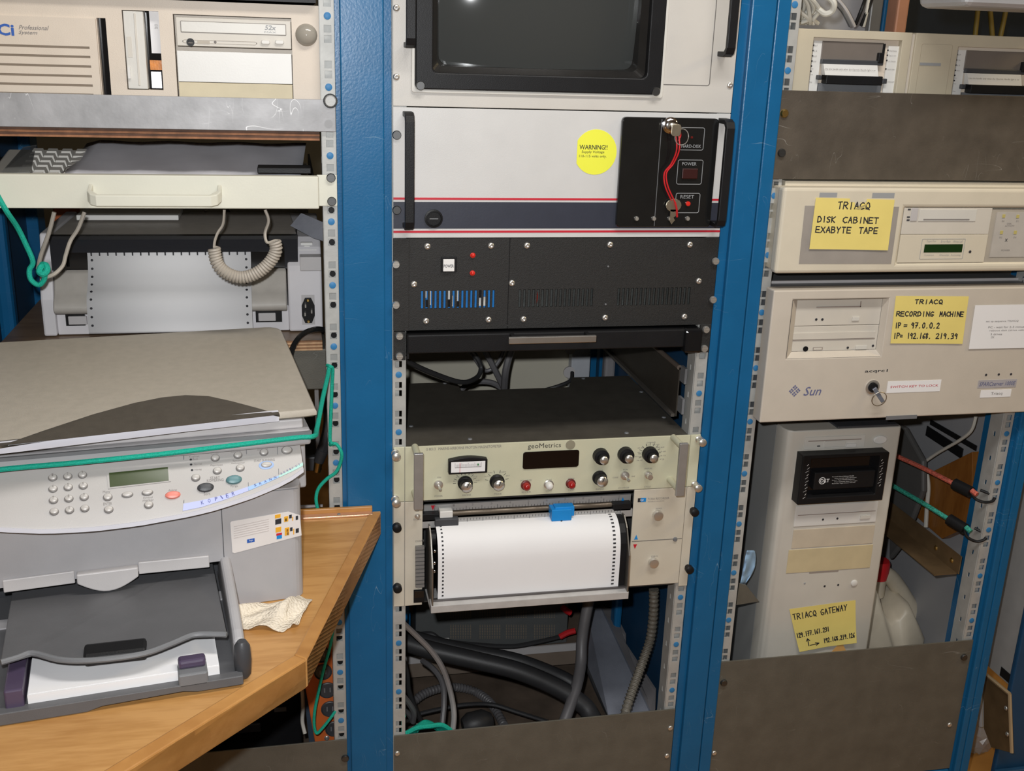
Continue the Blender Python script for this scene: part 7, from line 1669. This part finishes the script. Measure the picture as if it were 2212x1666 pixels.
obj('apron', MB().box(.004, x1 + .03, .405, .415, sz - .045, sz - .0125), mat('dusty_brown', (.2, .155, .12), .7), sh2)
tag(obj('blue_box', MB().box(.03, x0 - .008, .44, .50, v8(350, 205, .44).z, v8(350, 108, .44).z), BLUEP, None, .002), 'small blue and white box beside the perforated case', 'box')
obj('dark_void_sheet', MB().box(0.0, .483, .592, .595, .1, sz - .05), BLACK, rC)  # black sheet standing in for the dark void below the shelf
cable('black_hose', 'thick black hose sweeping across the lower middle bay', [q7(60, 470, .2), q7(170, 520, .2), q7(500, 620, .19), q7(1000, 735, .17), q7(1500, 860, .15), q7(1950, 1050, .13), q7(2250, 1250, .11), q8(420, 1530, .10), q8(520, 1700, .10)], .0165, RUB, 'hose', None, 14)
cable('black_hose', 'second black hose lying behind the thick hose', [q7(60, 400, .30), q7(500, 530, .30), q7(1000, 640, .28), q7(1500, 740, .26), q7(2000, 930, .24), q7(2200, 1060, .22)], .014, RUB, 'hose', None, 12)
cable('grey_cable', 'long pale grey cable curving down past the thick black hose', [q7(140, 280, .03), q7(300, 430, .05), q7(480, 610, .06), q7(610, 800, .06), q7(690, 1010, .06), q7(740, 1230, .05), q7(755, 1400, .04), q7(735, 1600, .03)], .0048, mat('mid_grey_cable', (.27, .26, .26), .45))
cable('grey_cable', 'darker grey cable curving beside the long pale one', [q7(390, 740, .20), q7(500, 820, .17), q7(590, 930, .15), q7(635, 1060, .13), q7(640, 1250, .11), q7(620, 1480, .09)], .0052, CABG)
cable('corrugated_hose', 'corrugated grey hose arching over the rack floor', [q7(250, 1250, .30), q7(400, 1130, .32), q7(600, 1060, .34), q7(800, 1050, .36), q7(1000, 1100, .36), q7(1150, 1200, .36), q7(1250, 1330, .34), q7(1340, 1500, .32)], .009, CABG, 'hose', None, 10, 1, .18)
cable('black_cable', 'black cable lying across the brown rack floor', [q7(300, 1370, .22), q7(600, 1300, .22), q7(900, 1250, .22), q7(1200, 1250, .22), q7(1500, 1340, .20), q7(1850, 1450, .17)], .004, RUB)
cable('black_cable', 'black cable with red clips hanging before the perforated case', [q7(370, 430, .40), q7(500, 430, .39), q7(620, 500, .385), q7(900, 545, .38), q7(1400, 575, .38), q7(1700, 530, .385), q7(2000, 460, .39)], .0048, RUB)
a = q7(672, 532, .378); tag(obj('white_tag', MB().box(a.x - .007, a.x + .006, .372, .386, a.z - .006, a.z + .007), WHITEP, None, .001), 'small white tag wrapped round the black cable below the recorder', 'tag')
for k, (p, q) in enumerate((((50, 590), (235, 515)), ((85, 235), (180, 300)))):
    tag(obj('red_clip', MB().tube([q8(*p, .37), q8((p[0] + q[0]) / 2, (p[1] + q[1]) / 2 + (8 if k else -12), .37), q8(*q, .37)], .0062, 8), REDP), ('red test clip at the end of the black cable', 'red test clip just under the chart recorder')[k], 'clip')
cable('grey_cable', 'flat grey cable hanging from the chart recorder to the floor', [q8(400, 150, .20), q8(350, 400, .19), q8(315, 650, .18), q8(305, 900, .16), q8(260, 1150, .13), q8(180, 1400, .10), q8(100, 1620, .08)], .0105, CABG, 'cable', None, 10)
cable('corrugated_hose', 'brown corrugated hose dropping along the right rail', [q8(1180, 20, .10), q8(1175, 300, .10), q8(1140, 600, .10), q8(1060, 850, .09), q8(970, 1100, .07), q8(890, 1330, .05), q8(810, 1600, .03)], .009, mat('brown_hose', (.15, .135, .11), .5, 0, .2, 200, .3, 300), 'hose', None, 10, 1, .18)
cable('black_cable', 'black cable edging the slanted grey plate', [q8(360, 880, .28), q8(450, 1120, .24), q8(550, 1340, .2), q8(660, 1560, .15)], .0055, RUB)
# slanted grey side plate
Xp = .405
pp_ = [GX('Q8', x, y, Xp) for x, y in ((380, 230), (520, 220), (1180, 1480), (650, 1540), (350, 900))]
gpl = thing('slanted_plate', 'dusty grey slanted plate on the right floor of the middle bay', 'plate', (Xp, .3, .12))
P0 = [q8(x, y, Y) for x, y, Y in ((370, 240, .38), (540, 240, .38), (1130, 1500, .08), (640, 1560, .08), (360, 880, .27))]
obj('plate', MB().loft([P0, [p + Vector((.004, .004, -.002)) for p in P0]]), mat('dusty_grey_blue', (.22, .235, .28), .6, .1, .25, 10, .08), gpl)
P1 = [q8(x, y, Y) for x, y, Y in ((540, 240, .40), (680, 270, .40), (830, 570, .33), (830, 680, .31), (1190, 1230, .14), (1180, 1480, .09), (1120, 1490, .085))]
obj('flange', MB().loft([P1, [p + Vector((.004, .004, 0)) for p in P1]]), mat('dusty_grey', (.20, .19, .195), .6, .1, .2, 10, .08), gpl)
# green rope bundle and small cords at the left of the floor
for k in range(5):
    cable('green_rope_coil', 'strand of the green rope bundle on the rack floor', [q7(190 + 30 * k, 1590 - 6 * k, .03 + .004 * k), q7(330 + 15 * k, 1520 - 14 * k, .03 + .006 * k), q7(480, 1480 - 8 * k + 20, .03 + .008 * k), q7(620 - 10 * k, 1490 + 12 * k, .03 + .008 * k), q7(730 - 14 * k, 1560, .03 + .006 * k)], .0042, TEAL, 'rope', 'green rope bundle below the chart recorder')
cable('green_rope', 'green rope end climbing the left rail below the chart recorder', [q7(160, 1590, .012), q7(165, 1480, .012), q7(160, 1340, .012), q7(178, 1390, .014)], .003, TEAL, 'rope')
for k, pts in enumerate((((150, 1130), (230, 1230), (290, 1340), (280, 1450)), ((150, 1290), (230, 1360), (260, 1420)), ((160, 700), (210, 900), (230, 1080), (300, 1280), (380, 1450)), ((180, 1450), (260, 1440), (330, 1530)), ((160, 1590), (250, 1560), (340, 1490)))):
    cable('tangled_cable', ('curved grey cable in the tangle by the left rail', 'short grey cable in the tangle by the left rail', 'long black cable in the tangle by the left rail', 'small black cable over the green rope bundle', 'pale cable end under the green rope bundle')[k], [q7(x, y, .05 + .01 * i + .015 * k) for i, (x, y) in enumerate(pts)], (.005, .0045, .0045, .003, .005)[k], (CABG, CABG, RUB, RUB, CABL)[k])
a = q7(1250, 1080, .45); tag(obj('white_scrap', MB().box(a.x - .022, a.x + .018, .44, .46, a.z - .004, a.z + .004), WHITEP), 'small white scrap lying at the back of the rack floor', 'scrap')
a = q7(1050, 1460, .12); tag(obj('black_plug', MB().lathe([(.014, 0), (.022, .012), (.022, .04), (.012, .055)], a + Vector((-.03, 0, -.005)), (1, .1, .1), 14), RUB), 'black round plug lying on the rack floor by the lower panel', 'plug')
import OpenImageIO as oiio, numpy as np, sys
b=oiio.ImageBuf('/workdir/render_main.png'); a=b.get_pixels(oiio.UINT8) if False else b.get_pixels(oiio.FLOAT)
k=b.spec().width/2212
for n,(x,y) in dict(monpanel=(1480,120),pcpanel=(1050,350),beigepc=(230,40),beigeR=(640,150),alu=(300,245),drawer=(100,415),lid=(300,800),copfront=(250,1190),coppanel=(80,1080),sun=(1750,870),disk=(1700,520),paper=(350,620),chart=(1150,1200),blueL=(785,500),blueM=(785,900),blueR=(1600,700),tower=(1760,1250),steel=(1900,300),bot=(1150,1620),botR=(1750,1560),geo=(900,1000),table=(600,1450),magtop=(1100,900),tape=(1960,120),bluebot=(800,1450)).items():
    c=a[int(y*k)-2:int(y*k)+3,int(x*k)-2:int(x*k)+3,:3].mean((0,1))*255
    print(n,np.round(c).astype(int))
